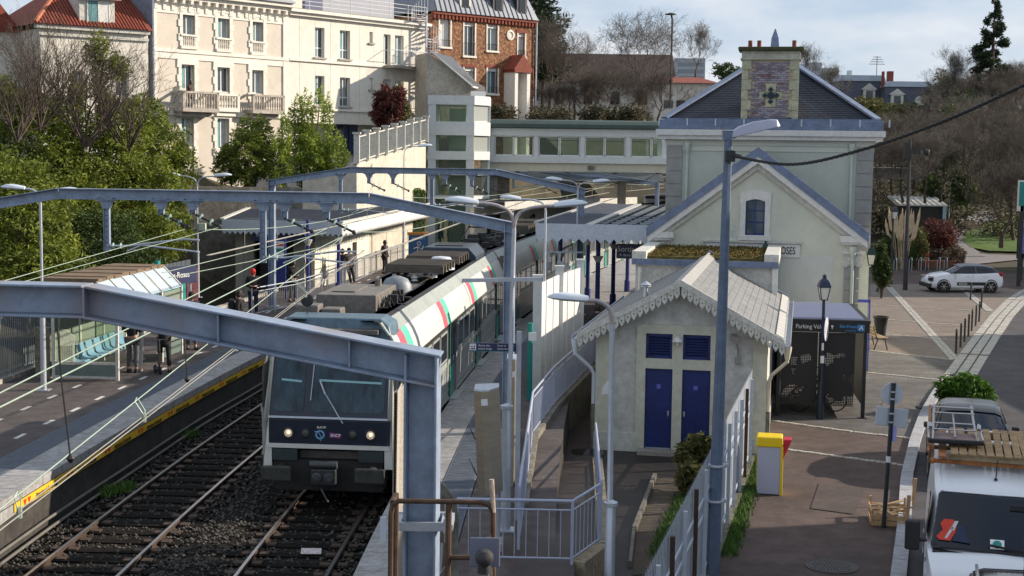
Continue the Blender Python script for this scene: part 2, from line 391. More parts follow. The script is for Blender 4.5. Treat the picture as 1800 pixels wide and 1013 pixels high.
# yellow warning band under the slab edge with its print
b = MB(); strip(b, 24.6,62,-5.035,-5.03, PZ - .33, PZ - .165)
b.v = [tuple(v) for v in b.v]; b.build('warning_band', m_yellow, left_p)
b = MB(); strip(b, 16,24.55,-5.035,-5.028, PZ - .36, PZ - .165); b.build('pale_band', m_slab, left_p)
Y = 25.0; k = 0
while Y < 50:
 for dy in (0,.2):
  c = T(Y + dy, -5.022, PZ - .2); d = (T(Y + dy + .1,-5.022,0) - T(Y + dy, -5.022,0)).normalized()
  tr = MB().add([c, c + d * .15, c + d * .075 + Vector((0,0,-.13))],[(0,1,2)]); tr.build('red_triangle', m_red, left_p)
 a = -math.atan(th(Y)) + R(90)
 text('Attention à la marche', .155, m_black, left_p, T(Y + 1.12,-5.02, PZ - .265),(R(90),0, a), sx=.8)
 Y += 2.15; k += 1
# two rows of white dashes
dash = MB();
for row in (-6.95,-8.15):
 Y = 20.
 while Y < 90:
  dash.loft([[T(q, row - .05, PZ + .001), T(q, row + .05, PZ + .001), T(q, row + .05, PZ + .004), T(q, row - .05, PZ + .004)] for q in (Y, Y + .5)]); Y += 1.55
dash.build('painted_dashes', m_mark, left_p)
# platform fence line, low kerb
b = MB(); strip(b, 16,60,-10.2,-10.4, PZ - .1, PZ + .12); structure(b.build('kerb', m_conc))
# ------------------------------------------------------------------ the suburban train
m_twhite = mat('train_white', (.66,.66,.62),.35,0,.04,1.2, dirt=.08)
m_tgrey = mat('train_light_grey', (.36,.40,.38),.4,.1,.1,1.5, dirt=.15)
m_tlow = mat('train_lower_panel', (.33,.35,.35),.4,.2,.12,1.5, dirt=.2)
m_troof = mat('train_roof_deck', (.14,.13,.12),.7,.1,.25,2, dirt=.3)
m_tgrill = mat('roof_grille', (.02,.02,.022),.6,.2,.2,4)
m_tnavy = mat('cab_navy', (.012,.02,.038),.3,0,.1,3)
m_tdark = mat('train_window_band', (.06,.06,.056),.12,0,.3,1.4, spec=.7)
m_tdoor = mat('train_door', (.018,.02,.02),.25,0,.2,3)
m_tteal = mat('door_teal', (.02,.24,.19),.4,0,.05,3)
m_tred = mat('stripe_rose', (.60,.10,.14),.4,0,.03,3)
m_tgreen = mat('stripe_mint', (.10,.52,.38),.4,0,.03,3)
m_cowl = mat('cab_roof_cowl', (.10,.17,.23),.45,.1,.15,2, dirt=.3)
m_und = mat('underframe', (.02,.02,.02),.8,0,.3,6)
m_boxgrey = mat('roof_box_grey', (.19,.18,.165),.6,.1,.15,2, dirt=.35)
m_slat = mat('resistor_grid', (.10,.085,.07),.7,.1,.3,3)
train = thing('commuter_train', 'long commuter train with dark blue cab, white sides and rose and mint stripes', 'train', T(27.9,0,0))
SIDE = [(1.40,.98),(1.42,1.95),(1.42,2.62),(1.40,2.85),(1.34,3.10),(1.25,3.32),(1.17,3.45),(.98,3.70),(.88,3.72),(.60,3.72)]
def prof(i0, i1, off=0.):
 return [(SIDE[i][0] + off, SIDE[i][1]) for i in range(i0, i1 + 1)]
def car(Y0, Y1, first):
 a, b = T(Y0,0,0), T(Y1,0,0); L = (b - a).length; h = math.atan2(b.x - a.x, b.y - a.y)
 base = link('carriage', None, train); base.location = a - train.location; base.rotation_euler[2] = -h
 m = MB()
 def skin(i0, i1, off=0., y0=0., y1=L, sides=(1,-1)):
  q = MB()
  for s in sides:
   pr = prof(i0, i1, off); inn = [(x - .04, z) for x, z in pr[::-1]]
   poly = [(s * x, z) for x, z in pr + inn]
   q.prism(poly, y0, y1)
  return q
 g_ = .25
 skin(0,1,0., g_, L - g_).build('lower_side_panel', m_tlow, base, smooth=False)
 skin(1,3,-.012, g_, L - g_).build('window_band', m_tdark, base)
 skin(3,6,0., 0 if not first else .45, L - .05).build('white_cantrail', m_twhite, base, smooth=True)
 skin(6,7,0., .35 if first else 0, L - .05).build('roof_shoulder', m_tgrey, base)
 skin(7,9,0., .35 if first else 0, L - .05).build('roof_grille', m_tgrill, base)
 q = MB(); q.box(-1.36,1.36, g_, L - g_, .95,1.1); q.box(-.95,.95,.2, L - .1,3.48,3.56); q.box(-1.36,1.36, L - g_ - .05, L - g_, 1,3.5)
 if not first: q.box(-1.36,1.36, g_, g_ + .05,1,3.5)
 q.build('roof_deck', m_troof, base)
 q = MB(); q.box(-1.15,1.15,1.2 if first else .5, L - .6,.32,.95)
 for yy in (2.8,5.0, L - 5.0, L - 2.8):
  for s in (-1,1): q.cyl((s * .80, yy, .45),(s * .70, yy, .45),.45,16)
 q.build('underframe', m_und, base)
 q = MB(); q.box(-1.1,1.1, L - .25, L + .25,1.0,3.45); q.build('gangway', m_und, base)
 # ribs on the lower side, white line under the windows
 q = MB()
 for s in (-1,1):
  q.box(min(s * 1.415, s * 1.435), max(s * 1.415, s * 1.435), g_, L - g_, 1.86,1.98)
  q.box(min(s * 1.405, s * 1.42), max(s * 1.405, s * 1.42), g_, L - g_, .97,1.04)
  for zz in (1.2,1.55): q.box(min(s * 1.405, s * 1.418), max(s * 1.405, s * 1.418), g_, L - g_, zz, zz + .025)
 q.build('side_trim', m_tgrey, base)
 doors = [2.35,8.05,13.75,19.4]
 q = MB()
 for yy in (.5,4.3,6.3,10.9,12.0,16.6,17.6):
  for s in (-1,1): pr = prof(3,6,.003); q.prism([(s * x, z) for x, z in pr + [(x - .02, z) for x, z in pr[::-1]]], yy, yy + .025)
 q.build('panel_seam', m_tgrey, base)
 for dy in doors:
  if dy > L - 1: continue
  for s in (-1,1):
   x0, x1 = sorted((s * 1.36, s * 1.432))
   d = MB().box(x0, x1, dy - .65, dy + .65,1.0,2.86).build('door', m_tdoor, base)
   e = MB(); xa, xb = sorted((s * 1.43, s * 1.442))
   e.box(xa, xb, dy - .65, dy - .60,1.0,2.84); e.box(xa, xb, dy - .62, dy - .02,1.0,1.75); e.build('door_leaf_panel', m_tteal, d)
   e = MB(); e.box(xa, xb, dy - .5, dy - .1,1.85,2.7); e.box(xa, xb, dy + .1, dy + .5,1.85,2.7); e.build('pane', m_glass_dk, d)
   e = MB(); xa, xb = sorted((s * 1.36, s * 1.62)); e.box(xa, xb, dy - .7, dy + .7,.93,.99); e.build('door_step', m_tgrey, d)
   for nm, mm, o0, o1 in (('rose_stripe', m_tred, -1.40,-.80),('mint_stripe', m_tgreen, -.80,-.18)):
    pr = prof(3,6,.006); poly = [(s * x, z) for x, z in pr + [(x - .02, z) for x, z in pr[::-1]]]
    yc = dy
    st = MB().prism(poly, yc + o0, yc + o1); st.build(nm, mm, base, smooth=False)
   q = MB().cyl((s * 1.40, dy + .85,2.68),(s * 1.47, dy + .85,2.68),.05,8); q.build('door_lamp', m_tgrey, base)
 wm = MB()
 edges = [0.8 if first else .4] + doors + [L]
 for i in range(len(edges) - 1):
  y0 = edges[i] + (.95 if i else .4); y1 = edges[i + 1] - (.95 if i < len(edges) - 2 else .7)
  n = max(1, round((y1 - y0) / 1.15))
  for k in range(n):
   ya = y0 + (y1 - y0) * k / n + .05; yb = y0 + (y1 - y0) * (k + 1) / n - .05
   if yb - ya < .3: continue
   for s in (-1,1):
    x0, x1 = sorted((s * 1.40, s * 1.418))
    f = MB(); z0, z1 = 2.0,2.74
    f.box(x0, x1, ya, ya + .05, z0, z1).box(x0, x1, yb - .05, yb, z0, z1).box(x0, x1, ya, yb, z0, z0 + .05).box(x0, x1, ya, yb, z1 - .05, z1)
    fo = f.build('window', m_tgrey, base)
    xa, xb = sorted((s * 1.40, s * 1.411)); MB().box(xa, xb, ya + .05, yb - .05, z0 + .05, z1 - .05).build('pane', m_glass_dk, fo)
 return base, L
car1, L1 = car(27.9,49.6, True)
c2, _ = car(49.9,70.5, False); c3, _ = car(70.8,91.5, False); c4, _ = car(91.8,112, False)
# roof gear of the leading car
def slatbox(y0, w=1.5, l=2.3, z=3.62, h=.5, parent=car1):
 q = MB(); q.box(-w / 2, w / 2, y0, y0 + l, z + .22, z + h - .04); o = q.build('resistor_box', m_slat, parent)
 q = MB()
 n = 12
 for i in range(n):
  yy = y0 + l * (i + .5) / n; q.box(-w / 2 - .03, w / 2 + .03, yy - .035, yy + .035, z + h - .04, z + h + .02)
 for s in (-1,1):
  for i in range(5):
   yy = y0 + .05 + (l - .1) * i / 4; q.box(*(sorted((s * (w / 2), s * (w / 2 + .05)))), yy - .05, yy + .05, z + .2, z + h - .02)
 q.build('slat', m_slat, o)
 q = MB()
 for xx in (-.55,0,.55):
  for yy in (y0 + .1, y0 + l - .15): q.lathe([(.05,0),(.11,.04),(.06,.08),(.11,.12),(.06,.16),(.08,.22)],(xx, yy, z - .04),10)
 q.build('insulator', mat('white_ceramic', (.6,.6,.58),.25,0,.05), o)
slatbox(10.6, h=.42); slatbox(14.0, h=.42)
q = MB(); q.lathe([(.62,0),(.6,.25),(.45,.42),(.15,.5),(.01,.5)],(0,0,0),12); q.xf(Matrix.Translation((0,7.9,3.56)) @ Matrix.Diagonal((.62,.5,.85,1)).to_4x4())
q.build('roof_dome', mat('dome_grey', (.24,.27,.31),.5,.1,.12,4, dirt=.2), car1, smooth=True)
q = MB(); q.lathe([(.30,0),(.3,.25),(.2,.4),(.01,.42)],(0,0,0),12); q.xf(Matrix.Translation((.35,13.4,3.6)) @ Matrix.Diagonal((1.3,1.2,1.2,1)).to_4x4()); q.build('roof_dome', m_lampw, car1, smooth=True)
q = MB(); q.box(-.85,.45,2.6,5.2,3.56,4.02); o = q.build('roof_equipment_box', m_boxgrey, car1, bev=.02)
q = MB(); q.box(-.6,-.1,3.1,4.6,4.02,4.05).cyl((.1,4.8,4.0),(.1,4.8,4.18),.08,8); q.build('lid', m_boxgrey, o)
q = MB()
for i in range(14): q.obox((.55 + rnd.uniform(-.12,.25),2.9 + i * .17,3.72 + rnd.uniform(-.08,.14)),(rnd.uniform(.08,.3),.1, rnd.uniform(.1,.35)))
for i in range(5): q.tube([(.5,2.9 + i * .4,3.6),(.6,3 + i * .4,3.95),(.75,3.1 + i * .4,3.6)],.025,6)
q.build('valve_gear', m_dark, car1)
q = MB(); q.box(-1.0,-.55,1.5,2.0,3.6,3.9); q.box(-.52,-.1,1.6,2.1,3.6,3.82); q.build('roof_vent', m_boxgrey, car1, bev=.03)
q = MB().prism([(-.95,3.56),(.95,3.56),(.95,3.85),(.7,4.12),(-.7,4.12),(-.95,3.85)],17.0,19.6); o = q.build('clima_box', mat('roof_box_navy', (.05,.07,.10),.4,.2,.15,2, dirt=.2), car1, bev=.03)
q = MB().box(-.45,.45,17.6,18.9,4.12,4.15); q.build('lid', m_dark, o)
q = MB()
for b_, y0 in ((c2,1.5),):
 for k in range(26): q.obox((rnd.uniform(-.8,.8), y0 + rnd.uniform(0,5),3.7 + rnd.uniform(0,.2)),(rnd.uniform(.1,.5), rnd.uniform(.1,.5), rnd.uniform(.1,.3)))
 pg = [(-.6, y0 + .5,3.9),(-.55, y0 + 1.6,4.35),(.55, y0 + 1.6,4.35),(.6, y0 + .5,3.9)]; q.tube(pg, .03,6)
 q.tube([(-.55, y0 + 1.6,4.35),(-.2, y0 + .2,4.62),(.2, y0 + .2,4.62),(.55, y0 + 1.6,4.35)],.025,6); q.tube([(-.8, y0 + .1,4.62),(-.65, y0 + .1,4.68),(.65, y0 + .1,4.68),(.8, y0 + .1,4.62)],.03,6)
 q.build('pantograph', m_dark, b_)
for b_ in (c2, c3):
 for y0 in (9., 13.): slatbox(y0, parent=b_)
# cab face: lofted shell, facing -y
def ring(y, w0, w1, z0, z1, zt=None):
 return [(-w0, y, z0),(w0, y, z0),(w1, y + .0, z1),(-w1, y + .0, z1)]
cab = link('cab_face', None, car1)
q = MB(); q.prism([(-1.24,1.22),(1.24,1.22),(1.24,1.78),(-1.24,1.78)],-.02,.12); q.build('nose_panel', m_tnavy, cab, bev=.02)
# side pillars, sloped back above the sill
def slope(z): return max(0., (z - 1.85) * .30)
def fr(poly, y=-.0, t=.1):
 return MB().loft([[(x, slope(z) + y, z) for x, z in poly],[(x, slope(z) + y + t, z) for x, z in poly]])
q = fr([(-1.31,.82),(-1.14,.82),(-1.14,1.20),(-1.20,1.2),(-1.20,1.88),(-1.17,3.1),(-1.22,3.35),(-1.30,1.88)],-.03,.4); q.build('corner_pillar', m_twhite, cab)
q = fr([(-x, z) for x, z in [(-1.31,.82),(-1.14,.82),(-1.14,1.20),(-1.20,1.2),(-1.20,1.88),(-1.17,3.1),(-1.22,3.35),(-1.30,1.88)]][::-1],-.03,.4); q.build('corner_pillar', m_twhite, cab)
q = MB(); q.box(-1.24,1.24,-.05,.1,1.20,1.285); q.build('bumper_line', m_twhite, cab)
q = MB(); q.box(-1.2,1.2,-.045,.1,1.80,1.835); q.build('sill_line', m_lampw, cab)
q = fr([(-1.2,1.84),(1.2,1.84),(1.17,3.2),(-1.17,3.2)],0.0,.12); q.build('windscreen_surround', m_tnavy, cab)
m_ws = mat('windscreen', (.006,.012,.016),.06,0,.6,1.4,.05,6, spec=.5, col2=(.035,.075,.10), stretch=(3.5,3.5,.6))  # bluish upright streaks in the glass colour stand in for reflections
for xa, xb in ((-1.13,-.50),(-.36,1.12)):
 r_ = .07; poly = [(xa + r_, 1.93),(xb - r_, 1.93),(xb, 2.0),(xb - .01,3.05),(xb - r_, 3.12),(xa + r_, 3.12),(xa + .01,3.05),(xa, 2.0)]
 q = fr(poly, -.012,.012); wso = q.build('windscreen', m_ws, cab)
 q = fr([(xa + .14,2.52),(xb - .08,2.49),(xb - .08,2.53),(xa + .14,2.56)],-.016,.003); q.build('blind_edge', mat('pale_strip', (.25,.48,.50),.4,0,0), wso)
q = MB(); q.tube([(-.12, slope(2.35) - .05,2.35),(.30,-.03,1.72)],.013,6).tube([(-.33, slope(3.1) - .03,3.1),(-.37, slope(2.15) - .03,2.15)],.010,6).tube([(-.2, slope(2.5) - .05,2.55),(-.08, slope(2.3) - .06,2.28)],.02,6)
q.build('wiper', m_galv, cab)
# roof cowl over the cab
q = MB(); q.loft([[(-1.22,.42,3.28),(1.22,.42,3.28),(1.12,.5,3.62),(.95,.55,3.76),(-.95,.55,3.76),(-1.12,.5,3.62)],[(-1.22,1.3,3.28),(1.22,1.3,3.28),(1.16,1.3,3.66),(.95,1.3,3.78),(-.95,1.3,3.78),(-1.16,1.3,3.66)]])
q.build('roof_cowl', m_cowl, cab, bev=.03)
q = fr([(-1.2,3.18),(1.2,3.18),(1.2,3.32),(-1.2,3.32)],-.02,.3); q.build('brow', m_cowl, cab)
# cab interior side filler
q = MB();
for s in (-1,1):
 x0, x1 = sorted((s * 1.28, s * 1.40)); q.loft([[(s * 1.24,.25,1.0),(s * 1.30,.25,1.0),(s * 1.26,.6,3.3),(s * 1.2,.6,3.3)],[(s * 1.36,.6,1.0),(s * 1.41,.6,1.0),(s * 1.38,.62,3.0),(s * 1.34,.62,3.0)]])
q.build('cab_side', m_twhite, cab)
# lights
m_hl = mat('headlight_lens', (.5,.5,.48),.1,0,0, emit=(1,.62,.3,1.2)); m_bulb = mat('headlight_bulb', (.9,.6,.3),.3,0,0, emit=(1,.5,.15,5.))
for xx in (-.80,.86):
 q = MB().lathe([(.125,0),(.125,.03),(.10,.035),(.095,.02),(.01,.0)],(xx, -.02,1.50),20, axis=(0,-1,0)); o = q.build('headlight', m_black, cab, smooth=True)
 MB().lathe([(.085,0),(.08,.03),(.03,.045),(.001,.047)],(xx, -.022,1.50),18, axis=(0,-1,0)).build('lens', mat('clear_lens', (.62,.62,.6),.12,0,.3,30, emit=(1,.7,.4,.12)), o, smooth=True)
 MB().lathe([(.028,0),(.024,.02),(.001,.03)],(xx + .01,-.065,1.515),10, axis=(0,-1,0)).build('bulb', m_bulb, o)
for xx in (-.45,.50):
 q = MB().lathe([(.095,0),(.095,.025),(.075,.03),(.07,.02),(.01,.02)],(xx, -.02,1.50),20, axis=(0,-1,0)); q.build('marker_light', m_black, cab, smooth=True)
 MB().lathe([(.068,0),(.05,.012),(.001,.016)],(xx, -.045,1.50),16, axis=(0,-1,0)).build('marker_lens', mat('dull_lens', (.07,.08,.07),.3,0,.1), cab)
# operator roundel and rail company badge
m_lb = mat('roundel_blue', (.16,.36,.55),.4,0,0)
t_ = MB(); n = 28
for k in range(n):
 a0, a1 = 2 * math.pi * k / n, 2 * math.pi * (k + 1) / n
 t_.add([(.06 * math.cos(a0),0,.06 * math.sin(a0)),(.095 * math.cos(a0),0,.095 * math.sin(a0)),(.095 * math.cos(a1),0,.095 * math.sin(a1)),(.06 * math.cos(a1),0,.06 * math.sin(a1))],[(0,1,2,3)])
t_.tube([(-.11,0,.06),(-.03,0,.05),(.0,0,.0),(.03,0,-.05),(.01,0,-.13)],.010,5)
t_.build('roundel', m_lb, cab, loc=(-.16,-.028,1.48))
text('RATP', .065, m_wprint, cab, (-.13,-.03,1.625), UPR, 'operator_lettering', bold=.001, sx=1.2)
bd = MB().prism([(-.13,-.055),(.11,-.075),(.14,.02),(.0,.04),(-.13,.06)],-.004,.0).build('badge', mat('badge_magenta', (.38,.02,.12),.3,0,.5,8, col2=(.16,.02,.22)), cab, loc=(.15,-.026,1.48))
text('SNCF', .085, m_wprint, cab, (.155,-.034,1.472), UPR, 'company_lettering', bold=.002)
# bumper zone
q = MB()
for s in (-1,1): q.box(*sorted((s * 1.12, s * .62)),-.04,.3,.95,1.18)
q.build('step_panel', mat('step_panel_green', (.025,.04,.042),.5,0,.2,3), cab)
for s in (-1,1):
 q = MB().box(-.30,.30,-.62,-.55,.62,.93); o = q.build('buffer', mat('buffer_plate', (.05,.055,.05),.6,.1,.4,9, dirt=.4), cab, bev=.07, loc=(s * .93,.1,0)); o['label'] = 'scratched oval buffer plate'
 q = MB().cyl((0,-.56,.78),(0,.3,.78),.11,12); q.build('buffer_stem', m_und, o)
q = MB(); q.box(-.25,.25,-.45,-.05,.55,.88); q.build('coupler', m_dark, cab, bev=.03)
q = MB(); q.cyl((-.27,-.4,.96),(.27,-.4,.96),.075,12); q.lathe([(.09,0),(.1,.03),(.06,.04)],(-.12,-.46,.72),12, axis=(0,-1,0)).lathe([(.09,0),(.1,.03),(.06,.04)],(.12,-.46,.72),12, axis=(0,-1,0)); q.tube([(-.03,-.5,.5),(.12,-.55,.25)],.02,6)
q.build('coupler_head', m_boxgrey if False else mat('coupler_grey', (.06,.065,.07),.5,.2,.3,6), cab)
q = MB().box(-1.1,1.1,.0,.5,.35,.95); q.build('front_apron', m_und, cab)
# driver seen dimly behind the screen is not modelled apart: dark cab lining
q = MB(); q.box(-1.1,1.1,.95,1.0,1.8,3.2); q.build('cab_back_wall', m_und, cab)
# ------------------------------------------------------------------ catenary portals
def hsec(mb, a, b, w, h, up, tf=.02, tw=.014):
 """H section from a to b: flanges of width w set h apart along up"""
 a, b, u = Vector(a), Vector(b), Vector(up).normalized(); d = (b - a).normalized(); x = d.cross(u).normalized(); u = x.cross(d).normalized()
 mb.bar(a + u * (h / 2 - tf / 2), b + u * (h / 2 - tf / 2), w, tf, u); mb.bar(a - u * (h / 2 - tf / 2), b - u * (h / 2 - tf / 2), w, tf, u)
 mb.bar(a, b, tw, h - 2 * tf, u); return mb
def bolts(mb, c, along, n=2, r=.02, sp=.06):
 for i in range(n):
  for j in (-1,1): mb.cyl(c + along * (i - (n - 1) / 2) * sp + Vector((0, j * .03,0)), c + along * (i - (n - 1) / 2) * sp + Vector((0, j * .06,0)), r, 6)
def insulator(mb_i, mb_d, a, b, n=2, r=.085):
 a, b = Vector(a), Vector(b); mb_d.tube([a, b],.028,6)
 for i in range(n):
  c = a.lerp(b, (i + .8) / (n + .6)); d = (b - a).normalized(); mb_i.lathe([(.03,-.02),(r, -.008),(r, .006),(.03,.02)], c, 12, axis=d)
def gantry(label, right, kr, kl, left, foot_r, foot_l, hang, w=.24, dep=.24, bright=False, lowbits=True):
 root = thing('catenary_gantry', label, 'gantry', (right.x, right.y, foot_r),0, 'steel portals carrying the overhead wires'); o0 = root.location
 inv = Matrix.Translation(-Vector(o0))
 m = MB(); D = dep; up = Vector((0,0,1)); hz = Vector((0,0, D / 2))
 c_r = right - hz; c_kr = kr - hz; c_kl = kl - hz; c_l = left - hz
 for a, b in ((c_r, c_kr),(c_kr, c_kl),(c_kl, c_l)): hsec(m, a, b, w, D, up)
 m.xf(inv).build('beam', m_steel, root, bev=.006)
 axis = (left - right); axis.z = 0; axis.normalize()
 for p, zf in ((right, foot_r),(left, foot_l)):
  if zf is None: continue
  s = 1 if p is right else -1
  q = MB(); c = p + axis * (D / 2) * s
  hsec(q, (c.x, c.y, zf),(c.x, c.y, p.z - .01), w, D, axis)
  q.box(c.x - .25, c.x + .25, c.y - .2, c.y + .2, zf, zf + .03)
  co = q.xf(inv).build('column', m_steel, root, bev=.006)
  q = MB(); q.loft([[(c.x - a_, c.y - a_, z),(c.x + a_, c.y - a_, z),(c.x + a_, c.y + a_, z),(c.x - a_, c.y + a_, z)] for a_, z in ((.34, zf - .1),(.34, zf - .02),(.24, zf - .001))]).xf(inv)
  q.build('footing', m_conc, root)
 nor = Vector((axis.y, -axis.x, 0))
 for (px_, Y_, drop, kind) in hang:
  # px_: fraction along the flat part kr->kl (0..1) or beyond along the arms
  t = px_; top = kr.lerp(kl, t) if 0 <= t <= 1 else (kl.lerp(left, t - 1) if t > 1 else kr.lerp(right, -t))
  top = top - Vector((0,0, D)); z1 = top.z - drop; q = MB()
  q.box(top.x - .22, top.x + .22, top.y - .09, top.y + .09, top.z - .03, top.z - .004)
  q.loft([[(top.x - a_, top.y - .05, z),(top.x + a_, top.y - .05, z),(top.x + a_, top.y + .05, z),(top.x - a_, top.y + .05, z)] for a_, z in ((.16, top.z - .03),(.07, top.z - .2))])
  hsec(q, (top.x, top.y, z1),(top.x, top.y, top.z - .03),.10,.13, axis, .012,.01)
  po = q.xf(inv).build('hanging_post' if kind == 'post' else 'hanging_bracket', m_steel, root)
  b_ = MB();
  for s in (-1,1): bolts(b_, top + axis * s * .17 + Vector((0,0,.01)), axis, 1,.035)
  for i in range(6 if kind == 'post' else 0): b_.cyl((top.x, top.y - .055, z1 + .2 + i * .12),(top.x, top.y - .07, z1 + .2 + i * .12),.015,6)
  b_.xf(inv).build('bolt', m_dark, po)
  if kind == 'ins':
   qi, qd = MB(), MB(); a = Vector((top.x, top.y, z1 + .03)); b = a + axis * -.62 + Vector((0,-.1,-.28)); insulator(qi, qd, a, b)
   qd.lathe([(.02,-.05),(.05,0),(.02,.05)], b, 8); qd.xf(inv).build('strut', m_dark, po); qi.xf(inv).build('insulator', m_insul, po)
  if kind == 'post':
   # cantilever arm over the track: steady arm and tube
   qi, qd = MB(), MB(); s = 1 if lowbits else 1
   a = Vector((top.x, top.y, z1 + .12)); e = a - axis * .45; insulator(qi, qd, a, e, 2,.07)
   f = e - axis * 1.3 + Vector((0,0,.18)); g2 = f - axis * .35 + Vector((0,0,-.02)); qd.tube([e, f, g2],.025,6); qd.tube([e + Vector((0,0,-.12)), e - axis * .35 + Vector((0,0,.03)), e - axis * 1.6 + Vector((0,0,-.1))],.022,6)
   qd.xf(inv).build('cantilever_arm', m_galv, po); qi.xf(inv).build('insulator', m_insul, po)
 return root
Z5 = lambda x, y, z: Vector((x, y, z))
# nearest portal (column foot on the near platform end)
g1 = gantry('nearest grey steel portal, rust stained beam crossing over the train cab', Z5(-.54,10.6,5.60), Z5(-3.22,10.75,6.07), Z5(-10.5,11.3,6.1), Z5(-13.3,11.5,5.6),1.05, None, [], w=.26, dep=.25)
g2 = gantry('second portal with its column behind the twin armed lamp post', Z5(.06,31.0,5.60), Z5(-3.17,31.3,6.2), Z5(-10.15,31.8,6.2), Z5(-14.2,32.1,5.5),.95, None,
   [(1 - (195 - 111) / 536., 0,1.15, 'post'),(1 - (290 - 111) / 536., 0,.32, 'ins'),(1 - (345 - 111) / 536., 0,.3, 'ins'),(1 - (466 - 111) / 536., 0,1.35, 'post'),(1 - (503 - 111) / 536., 0,.38, 'ins'),(1 - (575 - 111) / 536., 0,.38, 'ins')])
g3 = gantry('third portal spanning both platforms in front of the canopies', Z5(2.72,54.4,5.80), Z5(-.65,54.8,6.5), Z5(-6.35,55.6,6.5), Z5(-9.6,56.0,5.95),.95,.95,
   [(1.12,0,1.5, 'post'),(1 - (645 - 612) / 258., 0,.4, 'ins'),(1 - (688 - 612) / 258., 0,.4, 'ins'),(1 - (757 - 612) / 258., 0,1.3, 'post'),(1 - (780 - 612) / 258., 0,.4, 'ins'),(1 - (827 - 612) / 258., 0,.45, 'ins')])
g4 = gantry('farthest portal just before the footbridge', Z5(9.0,88.0,5.45), Z5(5.2,88.8,5.95), Z5(-5.2,90.5,5.95), Z5(-8.4,91,5.5),.95,.95,[(.3,0,.8, 'ins'),(.5,0,.8, 'post'),(.65,0,.8, 'ins'),(.15,0,.5, 'ins')])
# rusty bleed marks on the nearest beam: a thin stained skin patch is part of its paint
bm = bpy.data.materials['painted_steel'].copy(); bm.name = 'stained_painted_steel'
n_ = bm.node_tree; pb = n_.nodes['Principled BSDF']; src = pb.inputs['Base Color'].links[0].from_socket
geo = n_.nodes.new('ShaderNodeNewGeometry'); t_n = n_.nodes.new('ShaderNodeTexNoise'); t_n.inputs['Scale'].default_value = 1.3; t_n.inputs['Detail'].default_value = 5
n_.links.new(geo.outputs['Position'], t_n.inputs[0]); r_n = n_.nodes.new('ShaderNodeValToRGB'); r_n.color_ramp.elements[0].position = .46; r_n.color_ramp.elements[1].position = .60; r_n.color_ramp.elements[1].color = (.5,.5,.5,1)
n_.links.new(t_n.outputs[0], r_n.inputs[0]); m_n = n_.nodes.new('ShaderNodeMixRGB'); m_n.inputs[2].default_value = (.20,.11,.05,1)
n_.links.new(r_n.outputs[0], m_n.inputs[0]); n_.links.new(src, m_n.inputs[1]); n_.links.new(m_n.outputs[0], pb.inputs['Base Color'])
for ch in g1.children:
 if ch.name.startswith('beam'): ch.data.materials[0] = bm
q = MB(); hz_ = Vector((0,0,-.125))
for f_ in (.25,.62): c = Z5(-.54,10.6,5.6).lerp(Z5(-3.22,10.75,6.07), f_) + hz_; q.box(c.x - .006, c.x + .006, c.y - .11, c.y + .11, c.z - .10, c.z + .10)
c = Z5(-3.22,10.75,6.07) + hz_; q.box(c.x - .008, c.x + .008, c.y - .125, c.y + .125, c.z - .11, c.z + .11); q.build('stiffener_plate', bm, g1, loc=-g1.location); q = MB()
for k in range(6):
 for s in (-1,1): q.cyl((-.66 + s * .09,10.455,4.5 - k * .12 - .6),(-.66 + s * .09,10.475,4.5 - k * .12 - .6),.012,6)
q.build('bolt', m_galv, g1, loc=-g1.location)
# clamp on the nearest column
q = MB(); c = Vector((-.66,10.6,4.31))
q.box(-.22,.22,-.17,-.14,-.035,.03); q.box(-.22,.22,.14,.17,-.035,.03); q.box(-.24,-.15,-.18,.18,-.03,.02).box(.15,.24,-.18,.18,-.03,.02)
for x in (-.19,.19):
 for z in (-.03,.05,.1): q.cyl((x, -.2, z),(x, -.14, z),.022,6)
 q.cyl((x, -.16,-.12),(x, -.16,.2),.014,6)
q.build('clamp', m_galv, g1, loc=c - g1.location)
# ------------------------------------------------------------------ overhead wires
def wire(name, label, pts, r, m=m_wire, grp='overhead wires above the tracks'):
 q = MB(); q.tube(pts, r, 5); return tag(q.build(name, m), label, 'wire', grp)
def lin(a, b, n=10, sag=.0):
 return [a.lerp(b, i / n) - Vector((0,0, sag * 4 * (i / n) * (1 - i / n))) for i in range(n + 1)]
def ext(a, b, Y):  # point on the line a-b at distance Y
 t = (Y - a.y) / (b.y - a.y); return a.lerp(b, t)
G2L = P(385,400, Y=31); G2La = P(326,403, Y=31); G2R1 = P(578,400, Y=31); G2R2 = P(608,413, Y=31)
WL = 'pale green %s wire running %s'
def longwire(near, mid, label, r=.013, nm='feeder_wire'):
 a = ext(near, mid, 3.0)
 return wire(nm, label, [a, near, mid], r)
longwire(P(0,496, z=5.2), G2La, 'upper pale green wire across the far track, nearest the trees', .007, 'messenger_wire')
longwire(P(0,507, z=5.15), G2L, 'second pale green wire across the far track, just below the upper one', .006, 'messenger_wire')
longwire(P(0,691, z=4.9), G2R1, 'thick dull wire crossing in front of the blue seats', .008, 'feeder_wire')
longwire(P(0,716, z=4.9), G2R2, 'thick bright green wire crossing just below the dull one', .009, 'feeder_wire')
mA, mB_ = P(0,895, z=4.35), P(610,410, Y=31)
pts = [ext(mA, mB_, 3.0), mA, P(125,807, Y=mA.y + 1.3), P(197,760, Y=10.3), P(401,624, Y=15.5), P(476,566, Y=20), mB_]
longm = wire('messenger_wire', 'bright green wire low over the yellow platform edge, with loops hanging from it', [ext(mA, mB_, 3.0), mA, mB_],.007)
cA, cB = P(0,926, z=4.22), P(640,440, Y=31)
